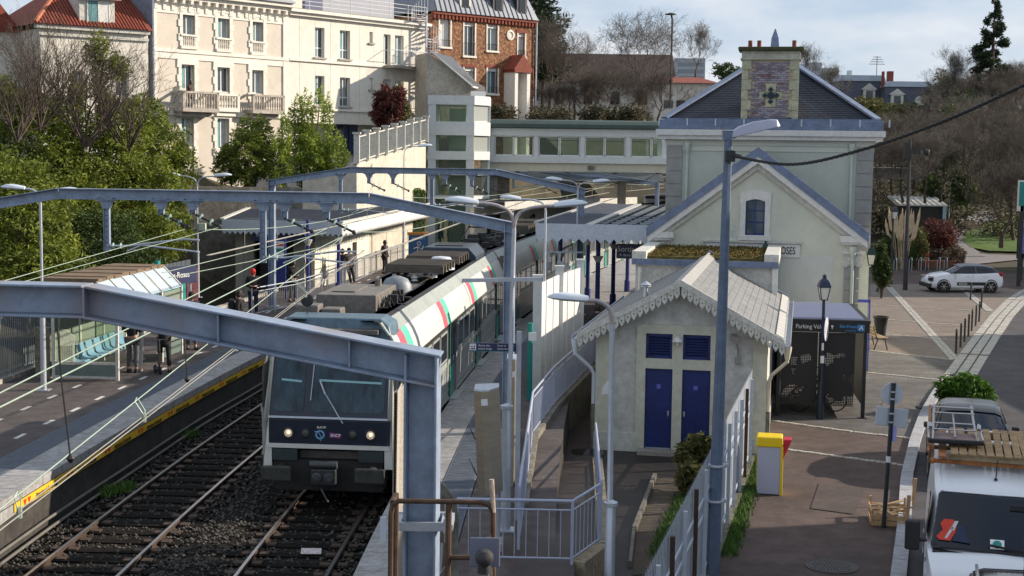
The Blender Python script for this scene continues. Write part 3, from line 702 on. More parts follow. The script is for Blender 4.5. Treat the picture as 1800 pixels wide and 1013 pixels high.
def ct_line(dx, lab):
 a, b = cA + Vector((dx, 0,0)), cB + Vector((dx * .5,0,0)); return wire('contact_wire', lab, [ext(a, b, 3.0), a, b],.006, mat('contact_wire_copper', (.42,.40,.34),.4,.6,.1,3))
ct_line(-.02, 'left one of the two thin contact wires above the yellow edge'); ct_line(.035, 'right one of the two thin contact wires above the yellow edge')
for k, Y in enumerate((8.2,11.0,14.4,18.6,23.8)):
 a = ext(mA, mB_, Y); b = ext(cA, cB, Y); d = (mB_ - mA).normalized() * .10
 q = MB(); q.tube([a - d * .6, a + Vector((0,0,.03)), a + d * .6, b + d * .4 + Vector((0,0,.06)), b + Vector((0,0,-.01)), b - d * .5 + Vector((0,0,.05)), a - d * .6],.005,5); q.cyl(b - Vector((0,0,.05)), b + Vector((0,0,.04)),.022,6)
 tag(q.build('wire_dropper', m_wire), 'looped wire dropper above the yellow edge, %s from the bottom left' % ['first', 'second', 'third', 'fourth', 'fifth'][k], 'dropper', 'looped droppers on the near track wires')
# thin black stays hanging down to the green wires
for k, (x0, y0, x1, y1, Y) in enumerate(((108,668,124,806,9.3),(324,600,329,667,13.2))):
 q = MB(); q.tube([P(x0, y0, Y=Y) + Vector((-.02,0,.35)), P(x0, y0, Y=Y), P((x0 + x1) / 2,(y0 + y1) / 2, Y=Y), P(x1, y1, Y=Y)],.006,5); q.lathe([(.01,-.03),(.03,0),(.01,.03)], P(x1, y1, Y=Y),8)
 tag(q.build('hanging_stay', m_cable),('thin black stay hanging down to the wire near the left edge' if k == 0 else 'thin black stay hanging below the nearest beam'), 'stay')
# catenary beyond the second portal, following the curve
m_cw = bpy.data.materials['contact_wire_copper']
for c, nm in ((-3.45, 'far track'),(0., 'near track')):
 for Y0, Y1 in ((31,54.8),(54.8,89.5),(89.5,120)):
  a, b = T(Y0, c + .15,5.35), T(Y1, c - .15,5.35); a2, b2 = T(Y0, c + .15,4.78), T(Y1, c - .15,4.78)
  g_ = 'catenary wires beyond the second portal'
  q = MB(); q.tube(lin(a, b, 12,.35),.009,5); mo = q.build('messenger_wire', m_wire); tag(mo, 'sagging upper wire over the %s, %s' % (nm, {31: 'from second to third portal', 54.8: 'from third to farthest portal', 89.5: 'past the farthest portal'}[Y0]), 'wire', g_)
  q = MB(); q.tube([a2, b2],.011,5).tube([a2 + Vector((.06,0,0)), b2 + Vector((.06,0,0))],.011,5); co = q.build('contact_wire', m_cw); tag(co, 'straight contact wires over the %s, %s' % (nm, {31: 'from second to third portal', 54.8: 'from third to farthest portal', 89.5: 'past the farthest portal'}[Y0]), 'wire', g_)
  n = 8; q = MB()
  for i in range(1, n):
   p = a.lerp(b, i / n) - Vector((0,0,.35 * 4 * (i / n) * (1 - i / n))); r_ = a2.lerp(b2, i / n); q.tube([p, r_],.006,4)
  q.build('dropper', m_cw, mo)
# wires from the second portal toward the third on the far side (low pair with droppers)
for a, b, r_, lab in ((P(285,480, Y=31), P(577,408, Y=54),.010, 'pale wire rising past the ticket hall canopy, upper of two'),(P(297,488, Y=31), P(640,420, Y=54),.009, 'pale wire rising past the ticket hall canopy, lower of two')):
 wire('contact_wire', lab, [a, b], r_)
# anchor pulley hanging low in front of the ticket hall
q = MB(); c = P(540,528, Y=29); q.lathe([(.10,-.03),(.13,-.02),(.09,0),(.13,.02),(.10,.03)], c, 18, axis=(0,1,0)); q.tube([c + Vector((0,0,.1)), c + Vector((-.05,0,.85))],.012,5); q.cyl(c - Vector((0,0,.3)), c, .012,6)
tag(q.build('wire_pulley', m_dark), 'dark round pulley hanging from a stay before the ticket hall', 'pulley')
# ------------------------------------------------------------------ platform lamp posts
def lamp_head(mb, e, d, L=.62, w=.17):
 """cobra luminaire starting at e, pointing along d"""
 d = Vector(d).normalized(); x = d.cross(Vector((0,0,1))).normalized(); u = x.cross(d).normalized()
 rings = []
 for t, ww, hh, off in ((0,.06,.05,0),(.02,.62,.55,0),(.3,.9,.75,.0),(.6,1., .8,.0),(.85,.75,.55,-.02),(.97,.35,.25,-.03),(1., .1,.08,-.03)):
  c = e + d * L * t + u * (off * w)
  rings.append([c + x * (w * ww * math.cos(a) * .9) + u * (w * hh * (math.sin(a) if math.sin(a) > 0 else math.sin(a) * .45)) for a in [2 * math.pi * k / 12 for k in range(12)]])
 mb.loft(rings)
def lamppost(label, base, h, arms, r0=.075, r1=.035, head=.62, step=1.9, grp='platform lamp posts', rusty=False, lean=0):
 root = thing('lamp_post', label, 'lamp post', base, 0, grp)
 q = MB(); q.tube([(0,0,0),(0,0, h * .42),(lean * .5,0, h * .42 + .03),(lean, 0, h)],[r0, r0 * .9, r1 * 1.1, r1],12); q.box(-.16,.16,-.16,.16,0,.02); q.lathe([(r0 * 1.25,0),(r0 * 1.25,.05),(r0,.06)],(0,0, h * .42 - .06),12)
 q.build('pole', m_galv, root, smooth=True)
 for (dx, dy, rise) in arms:
  q = MB(); a = Vector((lean, 0, h)); e = a + Vector((dx, dy, rise)); mid = a + Vector((dx * .12, dy * .12, rise * .72)); m2 = a + Vector((dx * .5, dy * .5, rise * .97))
  pts = [a, a + Vector((dx * .02, dy * .02, rise * .35)), mid, m2, e]
  cr = []
  for i in range(len(pts) - 1):
   for k in range(4): cr.append(pts[i].lerp(pts[i + 1], k / 4))
  cr.append(pts[-1])
  for _ in range(3): cr = [cr[0]] + [(cr[i - 1] + cr[i] * 2 + cr[i + 1]) / 4 for i in range(1, len(cr) - 1)] + [cr[-1]]
  q.tube(cr, r1 * .8,8); ao = q.build('arm', mat('rust_specked_tube', (.40,.36,.36),.5,.2,.3,9) if rusty else m_galv, root, smooth=True)
  d = Vector((dx, dy, -rise * .10 + abs(dx) * .16)).normalized(); q = MB(); lamp_head(q, e - d * .05, d, head, head * .19); q.build('lamp_head', m_lampw, ao, smooth=True)
 return root
def base_at(px, py, z): p = P(px, py, z=z); return p
p = base_at(77,686, PZ); l1 = lamppost('twin armed lamp post by the left edge with a beam bracket on its pole', p, 4.75,[(-.42,0,.36),(.42,0,.30)], step=2)
q = MB(); q.box(.05,.22,-.05,.05,2.0,2.45).bar((.1,0,2.52),(1.0,0,2.47),.1,.12); q.build('bracket', m_galv, l1)
p = base_at(348,523, PZ); l2 = lamppost('twin armed lamp post in front of the bamboo behind the second portal', p, 4.6,[(-.75,0,.45),(.75,0,.45)], head=.75)
q = MB(); q.box(.06,.35,-.1,.1,2.8,3.1); q.build('signal_box', mat('pale_box', (.5,.6,.5),.5,0,.1), l2)
p = base_at(888,932, PZ); l3 = lamppost('twin armed lamp post standing in front of the second portal column', p, 4.95,[(-.62,0,.40),(.68,0,.37)],.085,.035, head=.55, rusty=True, lean=.08)
q = MB(); q.bar((-.75,0,4.1),(.55,0,4.14),.06,.06); q.build('cross_tube', m_galv, l3)
p = Vector((.92,40.2, PZ)); l4 = lamppost('single armed lamp post just right of the second portal', p, 4.55,[(-.75,0,.32)],.08,.035, head=.6)
p = Vector((2.2,49.5, PZ)); l5 = lamppost('twin armed lamp post before the platform canopy', p, 4.9,[(-.6,0,.35),(.55,0,.3)],.13,.035, head=.6, rusty=True, lean=.05)
q = MB(); q.bar((-1.0,0,2.75),(.25,0,2.75),.06,.06).box(-.98,-.9,-.04,.04,2.4,2.75).box(-.6,-.52,-.04,.04,2.4,2.75).lathe([(.1,0),(.14,.3)],(-.94,0,2.1),8).obox((-.4,0,2.3),(.5,.2,.14),(0,.5,0)); q.build('camera_bracket', m_galv, l5)
p = P(1072,1100, z=-.0); l6 = lamppost('nearest lamp post, single arm with rust, beside the sloping path', Vector((1.52,20.9,0)),4.6,[(-.40,0,.36)],.085,.042, head=.62, rusty=True, lean=-.03)
p = P(1040,420, Y=70)
p = Vector((-5.0,78, PZ)); lamppost('thin lamp post before the concrete retaining wall', Vector(((708 - 900) / 34., 73.5, PZ)),6.0,[(.75,0,.45)],.07,.03, head=.75)
# ------------------------------------------------------------------ forecourt, street, paths
def hill(X, Y):
 """height of the land"""
 def ss(a, b, t):
  t = min(1, max(0,(t - a) / (b - a))); return t * t * (3 - 2 * t)
 right = ss(92,125, Y) * 2.0 + ss(118,215, Y) * 11.5
 n = X - tx(min(Y, 130)) if Y < 130 else X - tx(130)
 left = ss(-14,-23, n) * 6.0 + ss(84,98, Y) * 6.5 * ss(12,4, X)
 return max(right * ss(-6,25, X) , left, ss(100,200, Y) * 12)
xs = [-420,-260,-160,-100,-70] + [-54 + 2.0 * i for i in range(75)] + [110,140,190,270,420]
ys = [10,20] + [26 + 4.0 * i for i in range(46)] + [220,260,340,460,700]
V_ = []; F_ = []
for j, y in enumerate(ys):
 for i, x in enumerate(xs):
  n_ = x - tx(min(y, 130)); z = hill(x, y)
  if z < .02 : z = -.1 if (n_ > 3.2) else -.7
  if -13.2 < n_ < 3.2 and y < 130: z = -.7
  V_.append((x, y, z + (rnd.uniform(-.06,.06) if z > .3 else 0) - .03))
for j in range(len(ys) - 1):
 for i in range(len(xs) - 1):
  a = j * len(xs) + i; F_.append((a, a + 1, a + 1 + len(xs), a + len(xs)))
tm = MB().add(V_, F_)
structure(tm.build('hillside', mat('winter_ground', (.030,.034,.014),.95,0,.4,.25,1., 12, col2=(.065,.055,.03)), smooth=True))
b = MB(); strip(b, 8,96,3.0,62,-.6,0,3.0); structure(b.build('forecourt', m_asph_red))
def sheet(name, m, pts, z, kind='structure', parent=None, t=.003):
 o = MB().slab([(p[0], p[1], z) for p in pts], t).build(name, m, parent)
 if kind and parent is None: structure(o)
 return o
KX = [(5.55,20),(6.75,24),(7.66,27),(8.8,31),(10.2,35.3),(11.5,39),(12.9,42.6),(15.2,48),(17.6,54),(21,62),(26,73),(34,88)]
def kx(Y):
 return np.interp(Y, [p[1] for p in KX],[p[0] for p in KX])
st = [(4.5,8),(4.5,16)] + [(x, y) for x, y in KX] + [(64,93),(64,8)]
st = [(p[0] + .12, p[1]) for p in st]
sheet('street', mat('street_asphalt', (.062,.058,.068),.85,0,.28,.3,.6,80, dirt=.35), st, .004)
# grey forecourt area between the brown patch and the paved rows
def pg(l): return [tuple(P(x, y, z=0))[:2] for x, y in l]
sheet('grey_paving', m_asph, pg([(1345,735),(1612,773),(1640,700),(1668,659),(1690,634),(1529,617),(1530,500),(1300,560)]),.004)
sheet('pinkish_paving', mat('pink_paving', (.19,.155,.13),.85,0,.15,.9,.5,60, dirt=.25), pg([(1529,617),(1690,634),(1762,539),(1795,510),(1700,500),(1530,500)]),.008)
for i, (l_, c_) in enumerate((([(1400,640),(1500,645),(1508,690),(1410,684)],(.06,.055,.055)),([(1560,690),(1615,700),(1600,745),(1540,735)],(.135,.125,.115)),([(1440,850),(1520,862),(1500,905),(1425,895)],(.07,.052,.048)),([(1330,905),(1400,915),(1385,1010),(1300,1005)],(.14,.10,.088)),([(1660,600),(1690,560),(1755,585),(1730,625)],(.045,.042,.05)),([(1720,640),(1800,650),(1800,700),(1725,690)],(.085,.08,.088)))):
 if i < 3: sheet('asphalt_patch', mat('asphalt_patch_%d' % i, c_, .85,0,.25,1.5,.5,70, dirt=.35), pg(l_),.0155)
# kerb stones along the street
kst = tag(link('street_kerb', None), 'row of pale kerb stones curving along the street', None, kind='structure')
Y = 20.0
while Y < 44:
 a, c = Vector((kx(Y + .01), Y + .01,.04)), Vector((kx(Y + .87), Y + .87,.04)); q = MB().bar(a, c, .26,.12); ctr = (a + c) / 2; q.xf(Matrix.Translation(-ctr)); q.build('kerb_stone', mat('pale_kerb_stone', (.36,.37,.40),.8,0,.18,2,.3,40, dirt=.2), kst, loc=ctr); Y += .88
# lines of small setts
m_sett = mat('pale_setts', (.42,.41,.38),.8,0,.3,6,.4,50, dirt=.2)
def setts(a, c, rows=1, sz=.11, gap=.02, z=.012, closed=None):
 q = MB(); d = (c - a); L = d.length; d.normalize(); x = Vector((d.y, -d.x, 0)); n = int(L / (sz + gap))
 for r_ in range(rows):
  for i in range(n):
   p = a + d * ((sz + gap) * (i + .5)) + x * (r_ * (sz + gap)); j = rnd.uniform(-.006,.006)
   q.obox((p.x, p.y, z / 2 + j / 2),(sz, sz, z + j),(0,0, math.atan2(d.y, d.x) + rnd.uniform(-.05,.05)))
 return q
LN = [((1375,790),(1604,821),1),((1355,740),(1500,760),1),((1500,760),(1614,773),1),((1525,656),(1656,669),1),((1529,617),(1681,634),1),((1555,588),(1706,601),1),((1560,563),(1726,575),1),((1535,537),(1716,547),1)]
allq = MB()
for a, c, r_ in LN:
 q = setts(P(*a, z=0) + Vector((0,0,.008)), P(*c, z=0), r_, z=.026); allq.add(q.v, q.f)
q = setts(P(1566,506, z=0), P(1684,634, z=0),2,.16, z=.028); allq.add(q.v, q.f)
q = setts(P(1690,505, z=0), P(1745,549, z=0),2,.16, z=.028); allq.add(q.v, q.f)
o = allq.build('sett_lines', m_sett); o['kind'] = 'stuff'; o['label'] = 'lines of small pale setts across the forecourt'
q = MB(); cp = [P(1650,690, z=0), P(1668,659, z=0), P(1695,622, z=0), P(1721,587, z=0), P(1745,557, z=0), P(1775,527, z=0), P(1800,511, z=0), P(1840,494, z=0)]
for i in range(len(cp) - 1):
 for r_ in range(3):
  a, c = cp[i], cp[i + 1]; d = (c - a).normalized(); x = Vector((d.y, -d.x, 0)); s_ = setts(a + x * (.36 * r_), c + x * (.36 * r_),1,.30,.03,.02); q.add(s_.v, s_.f)
o = q.build('sett_band', m_sett); o['kind'] = 'stuff'; o['label'] = 'triple band of pale setts along the forecourt edge'
# drain grate, manhole
q = MB(); c = P(1462,994, z=.02); q.lathe([(.46,-.01),(.46,.002),(.42,.004),(.42,-.001),(.39,-.001),(.39,.004),(.01,.004)],(0,0,0),40)
for i in range(-6,7):
 for j in range(-6,7):
  if i * i + j * j < 34: q.box(i * .06 - .014, i * .06 + .014, j * .06 - .014, j * .06 + .014,.003,.009)
mh = q.build('manhole_cover', mat('cast_iron', (.07,.06,.06),.6,.4,.3,6,.4), loc=(c.x, c.y, .012)); tag(mh, 'round cast iron manhole cover with studded face in brown asphalt', 'manhole cover')
q = MB(); c = P(1632,718, z=0)
for i in range(8): q.box(-.3 + i * .08,-.26 + i * .08,-.2,.2,.01,.045)
tag(q.build('drain_grate', m_dark, loc=(c.x, c.y, 0)), 'small black drain grate in the gutter by the dark car', 'drain')
# sloping path, its parapet wall, lower path
zr = lambda Y: max(0.0, min(PZ, PZ * (33.2 - Y) / 11.0))
LE = [(.12,19.5),(.15,21.5),(.2,24.2),(.48,30.3),(1.05,34),(1.72,37.4),(2.45,41)]
RE = [(.95,19.5),(.98,20.9),(1.45,22.0),(1.9,31.0),(2.02,33.6)]
def ix(tab, Y): return float(np.interp(Y, [p[1] for p in tab],[p[0] for p in tab]))
q = MB(); rings = []
for i in range(30):
 Y = 19.5 + i * .49; z = zr(Y) + .006; rings.append([(ix(LE, Y) - .02, Y, -.3),(ix(RE, Y), Y, -.3),(ix(RE, Y), Y, z),(ix(LE, Y) - .02, Y, z)])
q.loft(rings); structure(q.build('sloping_path', mat('brown_ramp_asphalt', (.042,.031,.028),.65,0,.25,1., .5,70, dirt=.3)))
q = MB(); q.slab([(T(16,3.9)[0], T(16,3.9)[1], PZ + .003),(.12,17, PZ + .003)] + [(x, y, PZ + .003) for x, y in LE] + [(tuple(T(Y, 3.9, PZ + .003))) for Y in (41,37,33,29,25,21)],1.2); structure(q.build('platform_margin', m_asph_red))
q = MB(); rings = []
for x, Y in LE[2:] : rings.append([(x - .13, Y, -.3),(x + .13, Y, -.3),(x + .13, Y, PZ + .12),(x - .13, Y, PZ + .12)])
q.loft(rings); q.box(2.4,2.95,40.85,41.1,-.3, PZ + .12); tag(q.build('parapet_wall', m_conc_dk), 'mossy concrete wall between the sloping path and the platform', 'wall')
# kerb wall of upright bricks on the right of the slope
bw = thing('brick_edging', 'upright brick edging holding up the sloping path', 'wall', (1.2,21,0))
bm_ = MB().box(-.055,.055,-.11,.11,0,1).mesh('brick', mat('buff_brick', (.30,.25,.17),.85,0,.3,3,.3,60, dirt=.35)); Y = 20.9
tt = 0
path = [Vector((x, y, 0)) for x, y in RE[1:]]
for a, c in zip(path[:-1], path[1:]):
 d = (c - a); L = d.length; n = int(L / .125); d.normalize()
 for i in range(n):
  p = a + d * (.125 * (i + .5)); z = zr(p.y) + .05
  if z < .12: continue
  o = link('brick', bm_, bw, p + Vector((.06,0,0)) - Vector((1.2,21,0)), math.atan2(d.y, d.x)); o.scale = (1,1, z)
# damp lower path
lp = [(x + .1, y) for x, y in RE] + [(2.0,34.5),(2.3,40.8),(2.6,40.8),(4.5,34),(4.3,30),(3.4,26),(2.9,22),(2.4,16),(1.2,16)]
sheet('lower_path', m_asph_dark, lp, .006)
pud = mat('puddle_water', (.02,.02,.022),.02,0,0, spec=1.)
c = P(1034,800, z=.01); q = MB(); q.add([(c.x + (.33 + .12 * math.sin(3 * a)) * math.cos(a), c.y + .9 * math.sin(a) * (1 + .2 * math.cos(2 * a)), zr(c.y) + .016) for a in [2 * math.pi * k / 20 for k in range(20)]],[tuple(range(20))])
tag(q.build('puddle', pud), 'shallow bright puddle on the path by the hut corner', 'puddle', kind='stuff')
# ------------------------------------------------------------------ railings of the path
m_rail_p = mat('railing_paint', (.36,.40,.52),.45,.1,.06,3)
def railing(root, pts, hgt=1.0, sp=.13, posts=2.2, r=.024, bars=.008, m=None, sub=.14, name='railing', dense=False):
 m = m or m_rail_p; inv = Matrix.Translation(-Vector(root.location))
 tp = MB(); tp.tube([p + Vector((0,0, hgt)) for p in pts], r, 8); tp.xf(inv).build('handrail', m, root, smooth=True)
 mid = MB(); mid.tube([p + Vector((0,0, hgt - sub)) for p in pts], r * .6,6); mid.xf(inv).build('upper_rail', m, root)
 lo = MB(); lo.tube([p + Vector((0,0,.1)) for p in pts], r * .6,6); lo.xf(inv).build('lower_rail', m, root)
 for a, c in zip(pts[:-1], pts[1:]):
  L = (c - a).length; n = max(1, int(round(L / sp)))
  npst = max(1, int(round(L / posts)))
  for i in range(0 if a is pts[0] else 1, npst + 1):
   p = a.lerp(c, i / npst); q = MB().bar(p, p + Vector((0,0, hgt)),.045,.045,(0,1,0)); q.xf(Matrix.Translation(-p)); q.build('post', m, root, loc=p - Vector(root.location))
  bme = MB().cyl((0,0,.1),(0,0, hgt - sub), bars, 6).mesh('baluster', m)
  for i in range(1, n):
   p = a.lerp(c, i / n); o = link('baluster', bme, root); o.location = p - Vector(root.location)
def v3(l, f): return [Vector((x, y, f(y))) for x, y in l]
rr = thing('railing', 'pale blue tubular railing across the near end of the path, turning the corner', 'railing', (.1,20.9, PZ))
railing(rr, [Vector((-.78,20.95, PZ)), Vector((.95,20.9, PZ)), Vector((1.42,22.0, zr(22)))],.98,.17)
rr = thing('railing', 'pale railing going down the right side of the slope towards the hut', 'railing', (1.45,22.1,.9))
railing(rr, v3([(1.46,22.2),(1.9,31.2)], zr),.98,.14)
rr = thing('railing', 'long pale blue railing rising along the concrete wall to the platform', 'railing', (.15,21.5, PZ))
railing(rr, [Vector((x, y, PZ + .06)) for x, y in [(.15,21.5),(.48,30.3),(1.05,34),(1.72,37.4),(2.4,41.0)]],.98,.11)
rr = thing('railing', 'short dark barred railing between the stairs and the hut corner', 'railing', (2.4,41, PZ))
railing(rr, [Vector((2.45,41, PZ)), Vector((3.0,40.9, PZ))],.95,.12)
# ------------------------------------------------------------------ white palisade fence
m_pale = mat('palisade_paint', (.42,.47,.55),.45,.05,.05,3, dirt=.1)
pf = thing('palisade_fence', 'tall pale steel palisade fence running up beside the brown pavement', 'fence', (3.5,24.2,0))
fx = lambda Y: 3.5 + .245 * (Y - 24.2)
pl = MB().loft([[(-.035,-.008, z),(0,-.022, z),(.035,-.008, z),(.035,.006, z),(0,-.008, z),(-.035,.006, z)] for z in (.06,2.1)]); pl.v = [(v[0] * .7, v[1] * .35, v[2]) for v in pl.v]; pl.add([(-.035,-.008,2.1),(.035,-.008,2.1),(0,-.01,2.2)],[(0,1,2)])
plm = pl.mesh('pale', m_pale); az = math.atan2(1,.245)
Y = 14.0; i = 0
while Y < 40.2:
 o = link('pale', plm, pf); o.location = (fx(Y) - 3.5, Y - 24.2,0); o.rotation_euler[2] = az; Y += .135; i += 1
for z in (.28,1.28,1.55):
 q = MB().bar((fx(14) - 3.5 + .03,14 - 24.2, z),(fx(40.2) - 3.5 + .03,40.2 - 24.2, z),.03,.05); q.build('fence_rail', m_pale, pf)
Y = 14.5
while Y < 40.5:
 q = MB().box(-.03,.03,-.04,.04,0,2.05); q.build('fence_post', m_rust if int(Y) % 3 == 0 else m_pale, pf, loc=(fx(Y) - 3.5 + .07, Y - 24.2,0)); Y += 1.35
q = MB(); q.loft([[(fx(Y) - .12, Y, -.2),(fx(Y) + .14, Y, -.2),(fx(Y) + .14, Y, .10),(fx(Y) - .12, Y, .10)] for Y in (13,26,40.3)]); structure(q.build('fence_kerb', m_conc_dk))
q = MB(); q.bar((2.35,26.2,.05),(3.2,30.8,.05),.08,.16); q.bar((2.35,26.2,.05),(2.1,24,.05),.06,.14); structure(q.build('garden_border', m_conc_dk))
sheet('planting_bed', m_soil, [(2.1,23.5),(2.38,26.2),(3.22,30.9),(4.7,30.6),(3.2,24)],.02)
# ------------------------------------------------------------------ big street light with the twisted cable
pb_, pt_ = P(1256.7,895, Y=23.4), P(1280.5,245, Y=23.4); dd = (pt_ - pb_) / (pt_.z - pb_.z); b0 = pb_ - dd * pb_.z
sl_ = thing('street_light', 'tall slate blue street light rising in front of the station and fence', 'street light', b0)
m_slp = mat('slate_blue_pole', (.13,.18,.27),.45,.2,.12,2, dirt=.2)
q = MB(); H_ = pt_.z; q.tube([Vector((0,0,0)), dd * (H_ * .5), dd * H_],[.118,.092,.065],8); q.build('pole', m_slp, sl_)
q = MB(); top = dd * H_; q.prism([(-.09,-.02),(.12,.02),(.10,.14),(-.10,.14)], top.y - .07, top.y + .07); q.v = [(v[0] + top.x, v[1], v[2] + top.z) for v in q.v]; q.build('lamp_joint', m_slp, sl_)
q = MB(); rings = []
for t, ww, zb, zt in ((0,.09,.02,.13),(.12,.14,.05,.21),(.35,.17,.11,.29),(.6,.17,.17,.33),(.72,.15,.2,.33),(.78,.10,.22,.24)):
 rings.append([(top.x + .05 + t, top.y - ww, top.z + zb),(top.x + .05 + t, top.y + ww, top.z + zb),(top.x + .05 + t, top.y + ww * .7, top.z + zt),(top.x + .05 + t, top.y - ww * .7, top.z + zt)])
q.loft(rings); q.build('lamp_head', mat('grey_luminaire', (.38,.40,.50),.4,.1,.08,3), sl_, bev=.015)
for zz in (1.95,1.35):
 q = MB(); c = dd * zz; q.lathe([(.14,-.02),(.145,0),(.14,.02)], c, 16); q.box(c.x + .1, c.x + .2, c.y - .03, c.y + .03, c.z - .03, c.z + .03); q.build('strap', m_galv, sl_)
c = dd * (P(1283,275, Y=23.4).z); q = MB(); q.obox((c.x + .02, c.y - .1, c.z),(.16,.1,.18)).cyl((c.x, c.y - .12, c.z - .12),(c.x + .05, c.y - .12, c.z + .1),.03,8).cyl((c.x + .05, c.y - .1, c.z + .03),(c.x + .2, c.y - .14, c.z),.03,8); q.build('cable_clamp', m_dark, sl_)
c = dd * (P(1290,408, Y=23.4).z); q = MB(); q.obox((c.x + .16, c.y, c.z),(.05,.09,.2),(0,.15,0)).box(c.x + .05, c.x + .15, c.y - .03, c.y + .03, c.z - .05, c.z + .03); q.build('antenna_box', mat('pale_plastic', (.5,.55,.5),.4,0,.05), sl_)
a = P(1290,275, Y=23.2); e = P(1800,150, Y=17.5); m1 = P(1395,289, Y=22.0); m2 = P(1520,262, Y=20.6); m3 = P(1660,213, Y=19.0)
cc = []
key = [a, m1, m2, m3, e, e + (e - m3) * 1.6]
for i in range(len(key) - 1):
 p0, p1, p2, p3 = key[max(i - 1,0)], key[i], key[i + 1], key[min(i + 2, len(key) - 1)]
 for k in range(24):
  t = k / 24; cc.append(.5 * ((2 * p1) + (p2 - p0) * t + (2 * p0 - 5 * p1 + 4 * p2 - p3) * t * t + (3 * p1 - p0 - 3 * p2 + p3) * t ** 3))
q = MB()
for ph in (0,2.1,4.2): q.tube([p + Vector((0, math.cos(i * 1.25 + ph), math.sin(i * 1.25 + ph))) * .014 for i, p in enumerate(cc)],.014,5)
tag(q.build('twisted_cable', m_cable), 'twisted black cable sagging from the tall light to the upper right', 'cable')
# ------------------------------------------------------------------ the small hut
YAW = -.2
hut = thing('station_hut', 'small pale hut with fretted white eaves and two blue doors', 'hut', (2.07,33.9,0), YAW)
Wd, Dp, EH, RH = 4.0,9.6,2.92,4.0
q = MB(); wall_open(q, 0, Wd, 0, EH, [(1.17,1.80,2.28,2.88),(2.05,2.70,2.28,2.88),(1.17,1.82,.02,2.04),(2.05,2.72,.02,2.04)],.25)
q.add([(0,0, EH),(Wd, 0, EH),(Wd / 2,0, RH),(0,.25, EH),(Wd, .25, EH),(Wd / 2,.25, RH)],[(0,1,2),(5,4,3)])
q.build('front_wall', m_render_w, hut)
q = MB(); q.box(0,.25,.25, Dp, 0, EH).box(Wd - .25, Wd, .25, Dp, 0, EH); q.build('side_walls' if False else 'side_wall', m_render_w, hut)
q = MB(); q.box(.25, Wd - .25, Dp - .25, Dp, 0, EH).prism([(0, EH),(Wd, EH),(Wd / 2, RH)], Dp - .25, Dp); q.build('back_wall', m_render_w, hut)
m_band = mat('hut_stone_band', (.58,.58,.48),.85,0,.08,1.5,.2,60, dirt=.15)
q = MB(); q.box(-.03,.30,-.035,.0,.45, EH - .1).box(Wd - .30, Wd + .03,-.035,0,.45, EH - .1).box(-.035,0,0,.3,.45, EH - .1).box(Wd, Wd + .035,0,.3,.45, EH - .1); q.build('corner_band', m_band, hut)
q = MB(); q.box(-.05,.98,-.06,0,0,.45).box(2.9, Wd + .05,-.06,0,0,.45).box(Wd, Wd + .06,0, Dp, 0,.45).box(-.06,0,0, Dp, 0,.45); q.build('plinth', mat('hut_plinth', (.60,.62,.58),.85,0,.1,1.5,.3,60, dirt=.25), hut)
# door and vent surround with rounded upper corners
out_ = [(.95,.0),(.95,2.85),(.98,2.97),(1.05,3.05),(1.17,3.08),(2.72,3.08),(2.84,3.05),(2.92,2.97),(2.95,2.85),(2.95,.0)]
q = MB(); wall_open(q, .95,2.95,0,3.0,[(1.17,1.80,2.28,2.88),(2.05,2.70,2.28,2.88),(1.17,1.82,-1,2.04),(2.05,2.72,-1,2.04)],.045,-.046)
q.prism([(.95,3.0),(2.95,3.0),(2.90,3.06),(2.80,3.10),(1.10,3.10),(1.0,3.06)],-.046,-.001); q.build('door_surround', m_band, hut)
m_bluedoor = mat('blue_door_paint', (.008,.024,.15),.42,0,.15,2, dirt=.3)
for xa, xb, hx, lab in ((1.17,1.82,.56, None),(2.05,2.72,.06, None)):
 d = MB().box(0, xb - xa, .03,.07,.02,2.04).build('door', m_bluedoor, hut, loc=(xa, 0,0))
 MB().box(.03, xb - xa - .03,.022,.03,.08,.12).box(hx - .02, hx + .02,.0,.03,.92,1.02).cyl((hx, -.02,1.0),(hx, -.02,.9),.012,6).build('handle', m_galv, d)
 MB().box(.27,.37,.024,.03,1.55,1.65).build('notice', mat('violet_sticker', (.12,.12,.5),.5,0,0), d)
for xa, xb in ((1.17,1.80),(2.05,2.70)):
 v_ = MB(); W_ = xb - xa; v_.box(0,.06,.02,.08,0,.6).box(W_ - .06, W_, .02,.08,0,.6).box(0, W_, .02,.08,0,.07).box(0, W_, .02,.08,.53,.6).box(0, W_, .09,.11,0,.6)
 vo = v_.build('vent', m_bluedoor, hut, loc=(xa, 0,2.28))
 sm = MB().obox((W_ / 2,.05,0),(W_ - .14,.05,.012),(R(-35),0,0)).mesh('louvre_slat', m_bluedoor)
 for i in range(7): link('louvre_slat', sm, vo, (0,0,.11 + i * .063))
q = MB(); q.lathe([(.13,0),(.13,.015),(.10,.07),(.05,.11),(.02,.12)],(1.93,-.16,2.72),16).cyl((1.93,-.16,2.78),(1.93,0,2.80),.015,6).cyl((1.93,-.16,2.62),(1.93,-.16,2.72),.04,8); o = q.build('wall_lamp', m_white, hut, smooth=True)
q = MB(); q.obox((3.28,-.28,2.86),(.14,.34,.12),(.25,0,.35)).cyl((3.3,-.2,2.8),(3.35,-.03,2.55),.02,6).box(3.28,3.42,-.03,0,2.22,2.38).cyl((3.35,-.04,2.4),(3.35,-.04,2.6),.02,6); q.build('wall_camera', mat('camera_grey', (.30,.29,.27),.5,.1,.1), hut)
q = MB(); q.box(.0,.02,0,.001,0,.001); q = MB().add([(.12,-.037,1.35),(.33,-.037,1.38),(.36,-.037,1.62),(.28,-.037,1.72),(.2,-.037,1.6),(.15,-.037,1.5)],[(0,1,2,3,4,5)]); q.build('torn_poster', m_wprint, hut)
